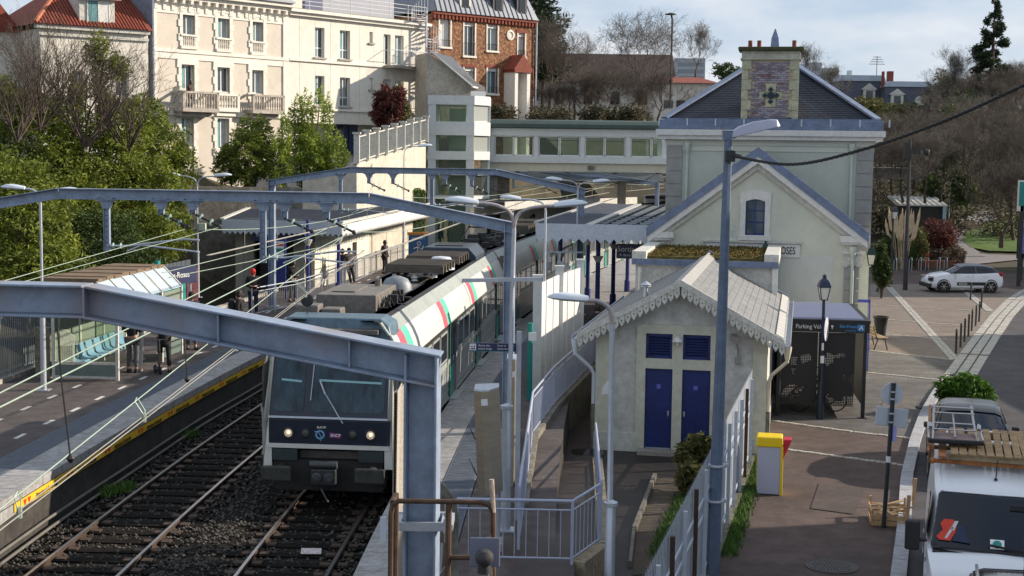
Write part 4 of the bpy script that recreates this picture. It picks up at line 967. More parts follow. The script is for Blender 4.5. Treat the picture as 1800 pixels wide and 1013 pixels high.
q = MB(); q.box(1.05,1.95,-.42,-.05,0,.10); q.build('doorstep', m_conc, hut)
# roof slopes
ov, fo = .42,.45; rs_ = (RH - EH) / (Wd / 2); zl = EH - ov * rs_ + .10; zt = RH + .10
for s in (-1,1):
 q = MB(); xe = Wd / 2 + s * (Wd / 2 + ov)
 q.loft([[(Wd / 2, y, zt),(xe, y, zl),(xe, y, zl + .05),(Wd / 2, y, zt + .05)] for y in (-fo, Dp + .2)]); q.build('roof_board', m_white_d, hut)
sx, sy = .20,.27
slope_l = math.hypot(Wd / 2 + ov, zt - zl); ang = math.atan2(zt - zl, Wd / 2 + ov)
slm = MB().box(-.105,0.0,0.002,.298,0,.014)
# slate lying on the slope: x down the slope, y along the ridge
slate_me = MB().box(0,.235,.004,.326,0,.012).mesh('slate', m_slate)
for s in (-1,1):
 Ms = []; rows = int(slope_l / .175)
 for r_ in range(1, rows):
  for c_ in range(int((Dp + fo + .1) / .33)):
   y = -fo + .33 * c_ + (.165 if r_ % 2 else 0.0); d_ = slope_l - .235 - .175 * (rows - 1 - r_) ;
   if y + .33 > Dp + .22: continue
   x = Wd / 2 + s * d_ * math.cos(ang); z = zt + .062 - d_ * math.sin(ang)
   M = Matrix.Translation((x, y, z)) @ Matrix.Rotation(ang * s * 1.0 + .06 * s, 4, 'Y')
   if s < 0: M = Matrix.Translation((x, y, z)) @ Matrix.Rotation(-ang - .06,4, 'Y') @ Matrix.Diagonal((-1,1,1,1))
   M = M @ Matrix.Rotation(rnd.uniform(-.012,.012),4, 'Z')
   Ms.append(M)
 root_ = link('slate_slope', None, hut)
 pieces('slate', slate_me, Ms, root_, 300 if s > 0 else 200, key=lambda M: M.translation.y)
# ridge, verge and eave strips
q = MB()
for s in (-1,1): q.loft([[(Wd / 2, y, zt + .10),(Wd / 2 + s * .22, y, zt + .10 - .22 * rs_ * 1.0),(Wd / 2 + s * .22, y, zt + .085 - .22 * rs_),(Wd / 2, y, zt + .08)] for y in (-fo - .01, Dp + .21)])
q.build('ridge_capping', mat('pale_ridge', (.36,.36,.35),.6,0,.1,3, dirt=.15), hut)
q = MB()
for s in (-1,1):
 xe = Wd / 2 + s * (Wd / 2 + ov)
 for yv in (-fo - .045, Dp + .2): MB().loft([[(Wd / 2, y, zt - .04),(xe, y, zl - .04),(xe, y, zl + .10),(Wd / 2, y, zt + .12)] for y in (yv, yv + .045)]).build('verge_board', m_white_d, hut)
q = MB()
for s in (-1,1): q.loft([[(Wd / 2, y, zt + .12),(Wd / 2 + s * (Wd / 2 + ov), y, zl + .12),(Wd / 2 + s * (Wd / 2 + ov), y, zl + .15),(Wd / 2, y, zt + .15)] for y in (Dp + .1, Dp + .26)])
q.build('zinc_flashing', m_zinc, hut)
tm = MB().box(0,.20,.01,.30,0,.025).mesh('eave_tile', mat('eave_tile_white', (.46,.46,.44),.6,0,.08,4, dirt=.15))
for k in range(int((Dp + fo) / .62)):
 o = link('eave_tile', tm, hut); d_ = slope_l - .24; o.matrix_local = Matrix.Translation((Wd / 2 + d_ * math.cos(ang),-fo + .62 * k + .1, zt + .085 - d_ * math.sin(ang))) @ Matrix.Rotation(ang, 4, 'Y') @ Matrix.Diagonal((1,2.0,1,1))
# fretted pendants
def pendant():
 o_ = [(-.066,0),(0,0),(.066,0),(.066,-.11),(.066,-.17),(0,-.27),(-.066,-.17),(-.066,-.11)]
 i_ = [(-.018,-.115),(0,-.098),(.018,-.115),(.02,-.12),(.018,-.128),(0,-.145),(-.018,-.128),(-.02,-.12)]
 m = MB()
 for t0, flip in ((0., 1),(.018,0)):
  pass
 v = [(x, t, z) for t in (0,.018) for x, z in o_] + [(x, t, z) for t in (0,.018) for x, z in i_]; f = []
 for k in range(8):
  k2 = (k + 1) % 8; f += [(k, k2,16 + k2,16 + k),(8 + k, 24 + k, 24 + k2,8 + k2),(k, 8 + k, 8 + k2, k2),(16 + k, 16 + k2,24 + k2,24 + k)]
 return m.add(v, f).mesh('eave_pendant', m_white_d)
pm = pendant()
for s in (-1,1):
 n = 17
 for i in range(n):
  t = (i + .6) / n; x = Wd / 2 + s * (Wd / 2 + ov) * t; o = link('eave_pendant', pm, hut, (x, -fo - .03, zt - .02 - (zt - zl) * t))
 for i in range(30):
  o = link('eave_pendant', pm, hut, (Wd / 2 + s * (Wd / 2 + ov - .02),-fo + .16 + i * .145, zl - .02)); o.rotation_euler[2] = R(90); o.scale = (1,1,.7)
# gutters and pipes
for s in (-1,1):
 q = MB(); xe = Wd / 2 + s * (Wd / 2 + ov + .07); q.loft([[(xe - .07, y, zl + .02),(xe - .07, y, zl - .07),(xe + .07, y, zl - .07),(xe + .07, y, zl + .03),(xe + .055, y, zl + .03),(xe + .055, y, zl - .055),(xe - .055, y, zl - .055),(xe - .055, y, zl + .02)] for y in (-fo, Dp)]); q.build('gutter', m_galv, hut)
 q = MB(); x0 = xe; xw = -.08 if s < 0 else Wd + .08; q.lathe([(.05,-.30),(.09,-.1),(.10,0)],(x0,-fo + .1, zl - .07),10); q.tube([(x0,-fo + .1, zl - .3),(x0,-fo + .1, zl - .42),(xw + s * .05,-.1, zl - .8),(xw, .0, zl - .95),(xw, .0,1.1)],.045,8); q.build('downpipe', m_lampw if s < 0 else mat('cream_pipe', (.6,.55,.42),.6,0,.1), hut, smooth=True)
 q = MB(); q.cyl((xw, 0,0),(xw, 0,1.12),.055,8); q.build('pipe_base', mat('rusty_green_pipe', (.16,.16,.12),.7,0,.3,8), hut)
q = MB(); q.cyl((1.0,1.3,3.3),(1.0,1.3,3.9),.05,8).lathe([(.14,0),(.05,.06),(.01,.09)],(1.0,1.3,3.92),12).lathe([(.12,-.03),(.12,0)],(1.0,1.3,3.90),12); q.build('vent_pipe', m_galv, hut)
# ------------------------------------------------------------------ the station building (same heading as the hut)
ux, uy = Vector((math.cos(YAW), math.sin(YAW),0)), Vector((-math.sin(YAW), math.cos(YAW),0))
S0 = Vector((4.78,47.0,0))
stn = thing('station_building', 'pale green rendered station house with dark slate hipped roof and low gabled wing', 'building', S0, YAW)
GW, GE, GA = 6.45,4.62,7.05      # wing width, eave, apex
MX0, MY0, MW, MD, MH = -.07,3.6,7.07,8.6,7.7
cx = GW / 2
win = (cx - .31 - .05, cx + .31 - .05,4.55,5.75)
q = MB(); wall_open(q, 0, GW, 0, GE, [(win[0], win[1],4.55,9)],.3)
# gable triangle above the eave with the window opening cut out
sl = (GA - GE) / cx
def zg(x): return GE + sl * (x if x < cx else GW - x)
for a_, b_ in ((0, win[0]),(win[1], GW)):
 xs_ = [a_] + ([cx] if a_ < cx < b_ else []) + [b_]; poly = [(a_, GE)] + [(x, zg(x)) for x in xs_ if zg(x) > GE + 1e-6] + ([(b_, GE)] if True else []); q.prism(poly[::-1],0,.3)
q.prism([(win[0], win[3]),(win[1], win[3]),(win[1], zg(win[1])),(cx, GA),(win[0], zg(win[0]))],0,.3)
q.build('gable_wall', m_render, stn)
q = MB(); q.box(GW - .3, GW, .3, MY0,0, GE).box(0,.3,.3, MY0,0, GE); q.build('wing_side_wall', m_render, stn)
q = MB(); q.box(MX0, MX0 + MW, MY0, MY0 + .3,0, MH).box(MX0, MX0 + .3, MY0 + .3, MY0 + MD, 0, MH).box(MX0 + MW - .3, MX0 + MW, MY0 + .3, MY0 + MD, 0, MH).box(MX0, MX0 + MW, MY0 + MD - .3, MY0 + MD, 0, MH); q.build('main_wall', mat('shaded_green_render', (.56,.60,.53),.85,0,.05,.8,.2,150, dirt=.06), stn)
# lower rendered dado, lighter below the sign line
q = MB(); q.box(.75, GW - .75,-.012,0,0,3.95); q.build('dado_panel', mat('dado_render', (.60,.63,.60),.85,0,.04,.8,.2,100, dirt=.05), stn)
# wing window
wf = MB(); w0, w1, wz0, wz1 = win
wf.box(w0, w0 + .05,.08,.14, wz0, wz1).box(w1 - .05, w1,.08,.14, wz0, wz1).box(w0, w1,.08,.14, wz0, wz0 + .06).box(w0, w1,.08,.14, wz1 - .07, wz1).box((w0 + w1) / 2 - .02,(w0 + w1) / 2 + .02,.08,.13, wz0, wz1)
for k in (1,2): wf.box(w0, w1,.09,.125, wz0 + k * (wz1 - wz0) / 3 - .012, wz0 + k * (wz1 - wz0) / 3 + .012)
wo = wf.build('window', m_blue, stn)
for i in range(2):
 for j in range(3):
  xa = w0 + .05 + i * ((w1 - w0) / 2 - .03); za = wz0 + .06 + j * (wz1 - wz0 - .1) / 3; MB().box(xa, xa + (w1 - w0) / 2 - .07,.10,.11, za, za + (wz1 - wz0) / 3 - .05).build('pane', m_glass_bl, wo)
q = MB(); q.box(w0 - .17, w0,-.05,.06, wz0, wz1 - .1).box(w1, w1 + .17,-.05,.06, wz0, wz1 - .1).box(w0 - .22, w1 + .22,-.09,.06, wz0 - .17, wz0)
ar = []; n = 10
for i in range(n + 1):
 t = i / n; x = w0 - .19 + t * (w1 - w0 + .38); ar.append((x, wz1 + .17 + .10 * math.sin(math.pi * t)))
ar2 = [(w0 + (w1 - w0) * i / n, wz1 - .10 + .07 * math.sin(math.pi * i / n)) for i in range(n + 1)]
q.prism([(w0 - .19, wz1 - .2)] + [(w0, wz1 - .2)] + ar2 + [(w1, wz1 - .2),(w1 + .19, wz1 - .2)] + ar[::-1],-.055,.06)
q.build('window_surround', m_white, stn)
# rake cornices and zinc verge of the wing
def rake(m, off0, off1, y0, y1, x_out=.35):
 for s in (-1,1):
  xe = cx + s * (cx + x_out); ze = GA - sl * (cx + x_out)
  m.loft([[(cx, y, GA + off0),(xe, y, ze + off0),(xe, y, ze + off1),(cx, y, GA + off1)] for y in (y0, y1)])
q = MB(); rake(q, -.36,-.16,-.10,.02,.12); q.build('rake_band', m_white_d, stn)
q = MB(); rake(q, -.16,.06,-.24,.02,.30); q.build('rake_cornice', m_white, stn)
q = MB(); rake(q, .06,.36,-.28,.1,.34); q.build('zinc_verge', m_zinc, stn)
for s in (-1,1):
 q = MB()
 for i in range(7):
  t = (i + .5) / 7; x = cx + s * (cx + .3) * t; q.obox((x, -.09, GA + .37 - sl * (cx + .3) * t),(.05,.38,.03),(0, s * math.atan(sl),0))
 q.build('zinc_clip', m_zinc, stn)
q = MB()
for s in (-1,1):
 xe = cx + s * (cx + .34); ze = GA - sl * (cx + .34); q.loft([[(cx, y, GA + .30),(xe, y, ze + .30),(xe, y, ze + .22),(cx, y, GA + .22)] for y in (.1, MY0)])
q.build('wing_roof', m_slate_dk, stn)
# cornice returns, capitals, quoins and pipes at the wing corners
for x0, s in ((0,-1),(GW, 1)):
 q = MB(); q.box(*sorted((x0 + s * .38, x0 - s * .55)),-.22,.02, GE - .22, GE - .02).box(*sorted((x0 + s * .30, x0 - s * .48)),-.16,.02, GE - .30, GE - .22).box(*sorted((x0 + s * .24, x0 - s * .45)),-.12,.0, GE - .60, GE - .52); q.build('cornice_return', m_white, stn)
 q = MB()
 q.box(*sorted((x0 + s * .14, x0 - s * .42)),-.07,.0, GE - .98, GE - .30)
 for xx in (x0 + s * .1, x0 - s * .36): q.cyl((xx, -.12, GE - .95),(xx, -.0, GE - .95),.08,10)
 q.build('capital', m_white_d, stn)
 qm = MB().box(-.24,.24,-.05,.0,.012,.388).mesh('quoin_block', m_stoneq)
 for k in range(9): link('quoin_block', qm, stn, (x0 - s * .16,0, k * .40 + .03))
 q = MB(); q.lathe([(.055,-.35),(.07,-.3),(.13,-.08),(.14,0)],(x0 - s * .14,-.17, GE - .36),10).cyl((x0 - s * .14,-.13,.1),(x0 - s * .14,-.13, GE - .6),.05,8); q.build('downpipe', mat('pale_green_pipe', (.56,.62,.55),.5,0,.05), stn, smooth=True)
qm = MB().box(0,.05,-.22,.22,.01,.39).mesh('side_quoin', m_stoney)
for k in range(9): link('side_quoin', qm, stn, (GW, .26, k * .40 + .03))
q = MB(); q.box(GW + .05, GW + .06,.5, MY0 - .1,0,3.9); q.build('side_render', m_render, stn)
# station name plate
NP = link('name_plate', None, stn); q = MB().box(-2.4,.64,-.06,-.015,3.86,4.28).build('plate', m_white, NP); NP.location = (GW - 2.45,0,0)
q = MB(); q.box(-2.5,.7,-.12,-.0,4.30,4.36).build('plate_cornice', m_white_d, NP)
text('FONTENAY-AUX-ROSES', .34, m_black, NP, (.50,-.064,4.06), UPR, 'station_name', align='RIGHT', bold=.004, sx=.62)
# main block: quoins, cornice, gutter, roof
for x0, s in ((MX0,-1),(MX0 + MW, 1)):
 qm = MB().box(-.28,.28,-.05,.0,.012,.44).mesh('quoin_block', m_stoneq);
 for k in range(8): link('quoin_block', qm, stn, (x0 - s * .26, MY0,3.85 + k * .452))
 q = MB(); q.lathe([(.05,-.36),(.06,-.3),(.12,-.06),(.13,0)],(x0 - s * .72, MY0 - .14, MH - .12),10).cyl((x0 - s * .72, MY0 - .1,3.6),(x0 - s * .72, MY0 - .1, MH - .4),.05,8); q.build('downpipe', bpy.data.materials['pale_green_pipe'], stn, smooth=True)
def ringbox(m, o, z0, z1): m.box(MX0 - o, MX0 + MW + o, MY0 - o, MY0 + MD + o, z0, z1)
q = MB(); ringbox(q, .07, MH - .22, MH - .02); ringbox(q, .03, MH - .42, MH - .22); q.build('frieze', mat('pale_frieze', (.66,.68,.60),.8,0,.04), stn)
q = MB(); ringbox(q, .38, MH + .12, MH + .32); ringbox(q, .30, MH - .02, MH + .12); q.build('cornice', m_white, stn)
q = MB(); ringbox(q, .30, MH + .32, MH + .66); q.build('zinc_gutter', m_zinc, stn, bev=.02)
q = MB(); x_ = MX0 - .3
for i in range(9): q.box(x_ + i * .98, x_ + i * .98 + .05, MY0 - .325, MY0 - .2, MH + .45, MH + .70)
q.build('gutter_bracket', m_galv, stn)
zb = MH + .66; mx, my = MX0 + MW / 2, MY0 + MD / 2; AZ = 11.0
q = MB(); r0 = [(MX0 - .12, MY0 - .12),(MX0 + MW + .12, MY0 - .12),(MX0 + MW + .12, MY0 + MD + .12),(MX0 - .12, MY0 + MD + .12)]
q.add([(x, y, zb) for x, y in r0] + [(mx, my - .5, AZ),(mx, my + .5, AZ)],[(0,1,4),(1,2,5,4),(2,3,5),(3,0,4,5)]); q.build('hipped_roof', m_slate_dk, stn)
# slate courses as thin proud rows on the front face
q = MB(); nrow = 40
for i in range(nrow):
 t0, t1 = i / nrow, (i + 1) / nrow
 a0, a1 = Vector((r0[0][0], r0[0][1], zb)), Vector((r0[1][0], r0[1][1], zb)); ap = Vector((mx, my - .5, AZ))
 n_o = Vector((0,-.022,.015)); p0, p1 = a0.lerp(ap, t0) + n_o, a1.lerp(ap, t0) + n_o; p2, p3 = a1.lerp(ap, t1) + n_o * .2, a0.lerp(ap, t1) + n_o * .2
 L = (p1 - p0).length; n = max(1, int(L / .28))
 for k in range(n):
  ta, tb = (k + .03) / n, (k + .97) / n; q.add([p0.lerp(p1, ta), p0.lerp(p1, tb), p3.lerp(p2, tb), p3.lerp(p2, ta)],[(0,1,2,3)])
o = q.build('slate_courses', m_slate_dk, stn); o['kind'] = 'stuff'
for a_, b_ in (((r0[0][0], r0[0][1]),0),((r0[1][0], r0[1][1]),1)):
 q = MB(); q.bar((a_[0], a_[1], zb + .06),(mx, my - .5, AZ + .06),.30,.07); q.build('hip_zinc', m_zinc, stn)
q = MB(); q.bar((MX0 - .1, MY0 - .14, zb + .03),(MX0 + MW + .1, MY0 - .14, zb + .03),.22,.05); q.build('eave_zinc', m_zinc, stn)
fx_, fy_ = mx + .02, my - .4
q = MB(); q.loft([[(fx_ - a_, fy_ - a_, z),(fx_ + a_, fy_ - a_, z),(fx_ + a_, fy_ + a_, z),(fx_ - a_, fy_ + a_, z)] for a_, z in ((.36, AZ - .1),(.16, AZ + .12),(.13, AZ + .5),(.015, AZ + .85))]); q.build('finial', m_zinc, stn)
# facade chimney
ch = link('chimney', None, stn); CX = mx - .02; CY = MY0 - .02; zc0, zc1 = zb - .34,10.45; cw = .98
q = MB(); q.box(-cw + .02, cw - .02,.03,.8, zc0, zc1).build('chimney_core', m_stoney, ch)
ch.location = (CX, CY, 0)
q = MB(); q.box(-cw - .02, cw + .02,-.04,.85, zc1, zc1 + .30).box(-cw - .06, cw + .06,-.08,.9, zc1, zc1 + .05).build('chimney_head', mat('chimney_stone', (.50,.50,.42),.85,0,.15,2, dirt=.25), ch)
q = MB(); q.box(-cw - .14, cw + .14,-.18,1.0, zc1 + .30, zc1 + .44).build('chimney_cap', mat('mossy_cap', (.06,.065,.03),.95,0,.4,6,.6), ch, bev=.03)
for x_, s_ in ((-.73,1),(-.42,1),(.78,1)):
 q = MB(); q.lathe([(.075,0),(.072,.22),(.078,.24),(.06,.24),(.055,.1),(.01,.1)],(x_, .3, zc1 + .44),12).build('chimney_pot', mat('red_clay', (.22,.06,.04),.8,0,.2,5), ch, smooth=True)
m_cq = mat('chimney_quoin', (.50,.50,.36),.85,0,.15,2,.3,60, dirt=.25); k = 0; z = zc0; hh = (zc1 - zc0) / 7
for k in range(7):
 wd = .30 if k % 2 == 0 else .40
 for s in (-1,1):
  w_ = .22 if k % 2 else .33
  q = MB().box(*sorted((s * cw, s * (cw - w_))),-.03,.04, z + .008, z + hh - .008); q.build('quoin_block', m_cq, ch)
 z += hh
bmat = [mat('weathered_brick_a', (.22,.19,.23),.9,0,.25,9), mat('weathered_brick_b', (.33,.30,.35),.9,0,.25,9), mat('weathered_brick_c', (.22,.13,.13),.9,0,.25,9)]
bme = [MB().box(-.103,.103,-.022,.03,-.03,.03).mesh('brick', m_) for m_ in bmat]; nb = 0
zz = zc0 + .38; row = 0
while zz < zc1 - .04:
 x = -.62 + (.11 if row % 2 else 0)
 while x < .64:
  k_ = int((zz - zc0) / hh); lim = cw - (.33 if k_ % 2 == 0 else .22) - .10
  incross = (abs(x - .03) < .43 and abs(zz - 9.22) < .15) or (abs(x - .03) < .20 and abs(zz - 9.22) < .42)
  if abs(x) < lim + .03 and not incross:
   o = link('brick', bme[0 if rnd.random() < .45 else (1 if rnd.random() < .8 else 2)], ch, (x, rnd.uniform(-.004,.004), zz)); nb += 1
  x += .216
 zz += .072; row += 1
q = MB(); q.box(-.36,.42,-.035,.03,9.10,9.34).box(-.14,.20,-.035,.03,8.83,9.61); q.build('stone_cross', m_cq, ch)
q = MB(); cc_ = (.03,-.06,9.22); q.obox(cc_, (.50,.03,.05)).obox(cc_, (.05,.03,.50)).obox(cc_, (.2,.04,.2),(0, R(45),0))
for ax_, az_ in ((1,0),(-1,0),(0,1),(0,-1)):
 q.obox((cc_[0] + ax_ * .24,-.06, cc_[2] + az_ * .24),(.08,.04,.08),(0, R(45),0));
 for s in (-1,1): q.obox((cc_[0] + ax_ * .20 + az_ * s * .06,-.06, cc_[2] + az_ * .20 + ax_ * s * .06),(.05,.03,.05))
q.build('iron_anchor', mat('dark_blue_iron', (.01,.03,.05),.5,.3,.1), ch)
# lanterns fixed to the corner, blue frame
def lantern(root, c, m_=None, s=1.):
 m_ = m_ or m_dark; q = MB(); x, y, z = c
 for i in range(4):
  a = math.pi / 4 + i * math.pi / 2; ca, sa = math.cos(a), math.sin(a)
  q.bar((x + .11 * s * ca, y + .11 * s * sa, z),(x + .19 * s * ca, y + .19 * s * sa, z + .34 * s),.02 * s, .02 * s)
 for h, r_ in ((0,.115),(.34,.20)):
  for i in range(4):
   a, b_ = math.pi / 4 + i * math.pi / 2, math.pi / 4 + (i + 1) * math.pi / 2; q.bar((x + r_ * s * math.cos(a), y + r_ * s * math.sin(a), z + h * s),(x + r_ * s * math.cos(b_), y + r_ * s * math.sin(b_), z + h * s),.02 * s, .02 * s)
 q.loft([[(x + r_ * s * math.cos(math.pi / 4 + i * math.pi / 2), y + r_ * s * math.sin(math.pi / 4 + i * math.pi / 2), z + h * s) for i in range(4)] for r_, h in ((.23,.35),(.15,.50),(.07,.56),(.05,.60),(.075,.62),(.01,.68))])
 lo = q.build('lantern', m_, root)
 MB().loft([[(x + r_ * s * math.cos(math.pi / 4 + i * math.pi / 2), y + r_ * s * math.sin(math.pi / 4 + i * math.pi / 2), z + h * s) for i in range(4)] for r_, h in ((.105,.01),(.185,.335))]).build('lantern_glass', m_globe, lo)
 return lo
m_lg = mat('dark_green_iron', (.01,.035,.03),.45,.2,.1)
wl = thing('wall_lantern', 'green wall lantern on a white bracket at the station corner', 'lantern', S0 + ux * (GW + .5) + uy * 1.2 + Vector((0,0,3.6)), YAW)
lantern(wl, (0,0,0), m_lg, 1.0); q = MB(); q.tube([(-.5,0,-.05),(0,0,-.05),(0,0,.02)],.025,6).tube([(-.5,0,-.25),(-.3,0,-.06)],.02,6).lathe([(.04,0),(.06,.12)],(-.25,0,.1),8).box(-.52,-.46,-.05,.05,-.4,.3); q.build('bracket', m_white, wl)
wl = thing('wall_lantern', 'small dark lantern top peeping over the mossy flat roof', 'lantern', S0 + ux * 3.55 + uy * -.35 + Vector((0,0,3.86)), YAW)
lantern(wl, (0,0,0), m_lg, .8); MB().tube([(0,.3,-.05),(0,0,-.05),(0,0,.02)],.02,6).build('bracket', m_lg, wl)
q = MB(); q.box(0,.06,0,.9,0,2.4).box(.0,.06,.9,.96,0,2.4); q = MB(); q.box(.02,.5,.0,.05,2.3,2.4).box(.45,.5,0,.05,0,2.4).box(.02,.07,0,.05,0,2.4);
bf = q.build('door_frame', mat('bright_blue_frame', (.06,.08,.42),.45,0,.05), loc=S0 + ux * (GW + .05) + uy * 1.6, ); bf.rotation_euler[2] = YAW; tag(bf, 'open bright blue door frame beside the station corner', 'door frame')
# ------------------------------------------------------------------ annex with mossy flat roof
an = thing('flat_roofed_annex', 'low white annex with mossy flat roof tucked against the gable', 'annex', S0 + ux * -.25 + uy * -4.9, YAW)
AW, AD, AH = 4.3,4.85,3.88
MB().box(.1, AW - .1,.1, AD, 0, AH).build('annex_wall', m_white_d, an)
MB().box(.3, AW - .3,.3, AD - .1, AH, AH + .22).build('moss_roof', m_moss, an)
V_, F_ = [],[]
rs = np.random.RandomState(5); n = 9000
c_ = np.stack([rs.uniform(.32, AW - .32, n), rs.uniform(.3, AD - .15, n), AH + .2 + rs.uniform(0,.1, n)],1); d1 = rs.normal(0,.035,(n, 3)); d2 = rs.normal(0,.035,(n, 3)); d2[:, 2] = abs(d2[:, 2])
o = fastmesh('moss_clumps', np.stack([c_, c_ + d1, c_ + d2],1).reshape(-1,3), np.arange(n * 3).reshape(-1,3), mat('sedum', (.11,.10,.02),.9,0,.5,5, col2=(.18,.12,.02)), an); o['kind'] = 'stuff'
for x0 in (0, AW - .42):
 MB().box(x0, x0 + .42,-.05, AD, AH + .05, AH + .38).build('parapet', m_white_d, an, bev=.01)
MB().box(0, AW, -.08,.02, AH - .02, AH + .16).build('front_fascia', m_zinc, an)
MB().box(AW + .02 - .2, AW - .02,-.02,.14,0, AH).build('corner_post', m_white, an)
MB().cyl((.25,-.1,.2),(.25,-.1, AH - .1),.05,8).build('downpipe', m_white, an)
# ------------------------------------------------------------------ canopy of the near platform
def valance(mb, a, b, z0, h, tooth=.17, th_=.13, t=.04):
 d = (b - a); L = d.length; d.normalize(); x = d; nrm = Vector((d.y, -d.x, 0)); n = int(L / tooth); s = L / n
 P3 = lambda u, z, w_: a + d * u + nrm * w_ + Vector((0,0, z))
 mb.add([P3(0, z0,0), P3(L, z0,0), P3(L, z0 - h, 0), P3(0, z0 - h, 0), P3(0, z0, t), P3(L, z0, t), P3(L, z0 - h, t), P3(0, z0 - h, t)],[(0,1,2,3),(7,6,5,4),(0,4,5,1),(0,3,7,4),(1,5,6,2)])
 for i in range(n):
  u0, u1 = i * s, (i + 1) * s; mb.add([P3(u0, z0 - h, 0), P3(u1, z0 - h, 0), P3((u0 + u1) / 2, z0 - h - th_, 0), P3(u0, z0 - h, t), P3(u1, z0 - h, t), P3((u0 + u1) / 2, z0 - h - th_, t)],[(0,1,2),(5,4,3),(0,2,5,3),(1,4,5,2)])
 for k in (.12,.3,.45): mb.bar(a + nrm * (-.012) + Vector((0,0, z0 - h * k)), b + nrm * (-.012) + Vector((0,0, z0 - h * k)),.02,.03)
ca0, ca1 = Vector((.80,49.0,0)), Vector((4.95,48.3,0))
cp_ = thing('platform_canopy', 'station canopy with toothed white fascia over the near platform', 'canopy', ca0)
inv = Matrix.Translation(-ca0); q = MB(); valance(q, ca0, ca1,4.72,.50,.30,.16); q.xf(inv).build('fascia', mat('fascia_blue_white', (.55,.60,.68),.55,0,.06,3, dirt=.15), cp_)
m_corr = mat('corrugated_dark', (.03,.033,.045),.95,0,.3,2, spec=.1); m_crown = mat('roof_crown_panel', (.11,.125,.135),.8,0,.3,2, spec=.2)
BL = [(1,1)]
bk0, bk1, bkm = Vector((4.3,70,0)), Vector((9.0,68,0)), Vector((6.1,69.2,0)); fm = ca0.lerp(ca1,.42)
q = MB(); q.loft([[tuple(ca0 + Vector((0,0,4.66))), tuple(fm + Vector((0,0,4.60))), tuple(fm + Vector((0,0,4.52))), tuple(ca0 + Vector((0,0,4.56)))],[tuple(bk0 + Vector((0,0,4.70))), tuple(bkm + Vector((0,0,4.64))), tuple(bkm + Vector((0,0,4.5))), tuple(bk0 + Vector((0,0,4.5)))]]); q.xf(inv).build('canopy_roof', m_corr, cp_)
q = MB(); nr = 44
for i in range(nr):
 t = (i + .5) / nr; a = ca0.lerp(bk0, t) + Vector((0,0,4.70)); b = fm.lerp(bkm, t) + Vector((0,0,4.64)); q.bar(a, b, .22,.09)
o = q.xf(inv).build('roof_ribs', mat('roof_rib_dark', (.13,.14,.17),.9,0,.2,3, spec=.15), cp_); o['kind'] = 'stuff'
q = MB(); q.loft([[tuple(fm + Vector((0,0,4.60))), tuple(ca1 + Vector((0,0,4.62))), tuple(ca1 + Vector((0,0,4.56))), tuple(fm + Vector((0,0,4.54)))],[tuple(bkm + Vector((0,0,4.66))), tuple(bk1 + Vector((0,0,4.66))), tuple(bk1 + Vector((0,0,4.5))), tuple(bkm + Vector((0,0,4.5)))]]); q.xf(inv).build('canopy_roof', m_crown, cp_)
q = MB()
for i in range(6):
 t = i / 5; a = fm.lerp(ca1, t) + Vector((0,0,4.64)); b = bkm.lerp(bk1, t) + Vector((0,0,4.68)); n = 40
 for k in range(n): c = a.lerp(b, (k + .5) / n); q.obox(c, (.10,.2,.06))
o = q.xf(inv).build('roof_clips', m_dark, cp_); o['kind'] = 'stuff'
q = MB()
for i in range(14):
 t = i / 13; q.bar(fm.lerp(bkm, t) + Vector((0,0,4.63)), ca1.lerp(bk1, t) + Vector((0,0,4.65)),.06,.04)
q.xf(inv).build('glazing_bar', m_galv, cp_)
q = MB(); q.bar(fm + Vector((0,0,4.66)), bkm + Vector((0,0,4.72)),.28,.06).bar(ca0 + Vector((0,0,4.74)), bk0 + Vector((0,0,4.76)),.16,.08); q.xf(inv).build('valley_gutter', mat('pale_gutter', (.45,.44,.42),.5,.2,.1), cp_)
sd_ = MB(); valance(sd_, ca0, bk0,4.70,.45,.3,.15); sd_.xf(inv).build('side_fascia', bpy.data.materials['fascia_blue_white'], cp_)
for (X_, Y_) in ((3.05,50.5),(4.1,57.5),(1.75,52.0),(3.2,60),(5.2,64)):
 c = MB(); c.tube([(0,0, PZ),(0,0, PZ + .5),(0,0, PZ + .55),(0,0,4.5)],[.14,.13,.09,.08],10); o = c.build('column', m_blue, cp_); o.location = (X_ - ca0.x, Y_ - ca0.y, 0)
 MB().lathe([(.09,0),(.17,.15),(.2,.2)],(0,0,3.3),10).build('column_capital', m_white_d, o)
sg = thing('exit_sign', 'dark blue exit sign hanging under the near canopy', 'sign', Vector((4.35,49.6,3.75)), YAW)
MB().box(-.72,.72,-.05,.05,-.26,.26).build('sign_panel', m_navy, sg); text('Sortie', .28, m_wprint, sg, (-.68,-.055,.07), UPR, 'sign_lettering', align='LEFT', sx=.9); text('R. Boris Vildé', .12, m_wprint, sg, (-.6,-.055,-.14), UPR, 'sign_lettering', align='LEFT')
MB().cyl((-.5,0,.26),(-.5,0,.8),.02,6).cyl((.5,0,.26),(.5,0,.8),.02,6).build('hanger', m_dark, sg)
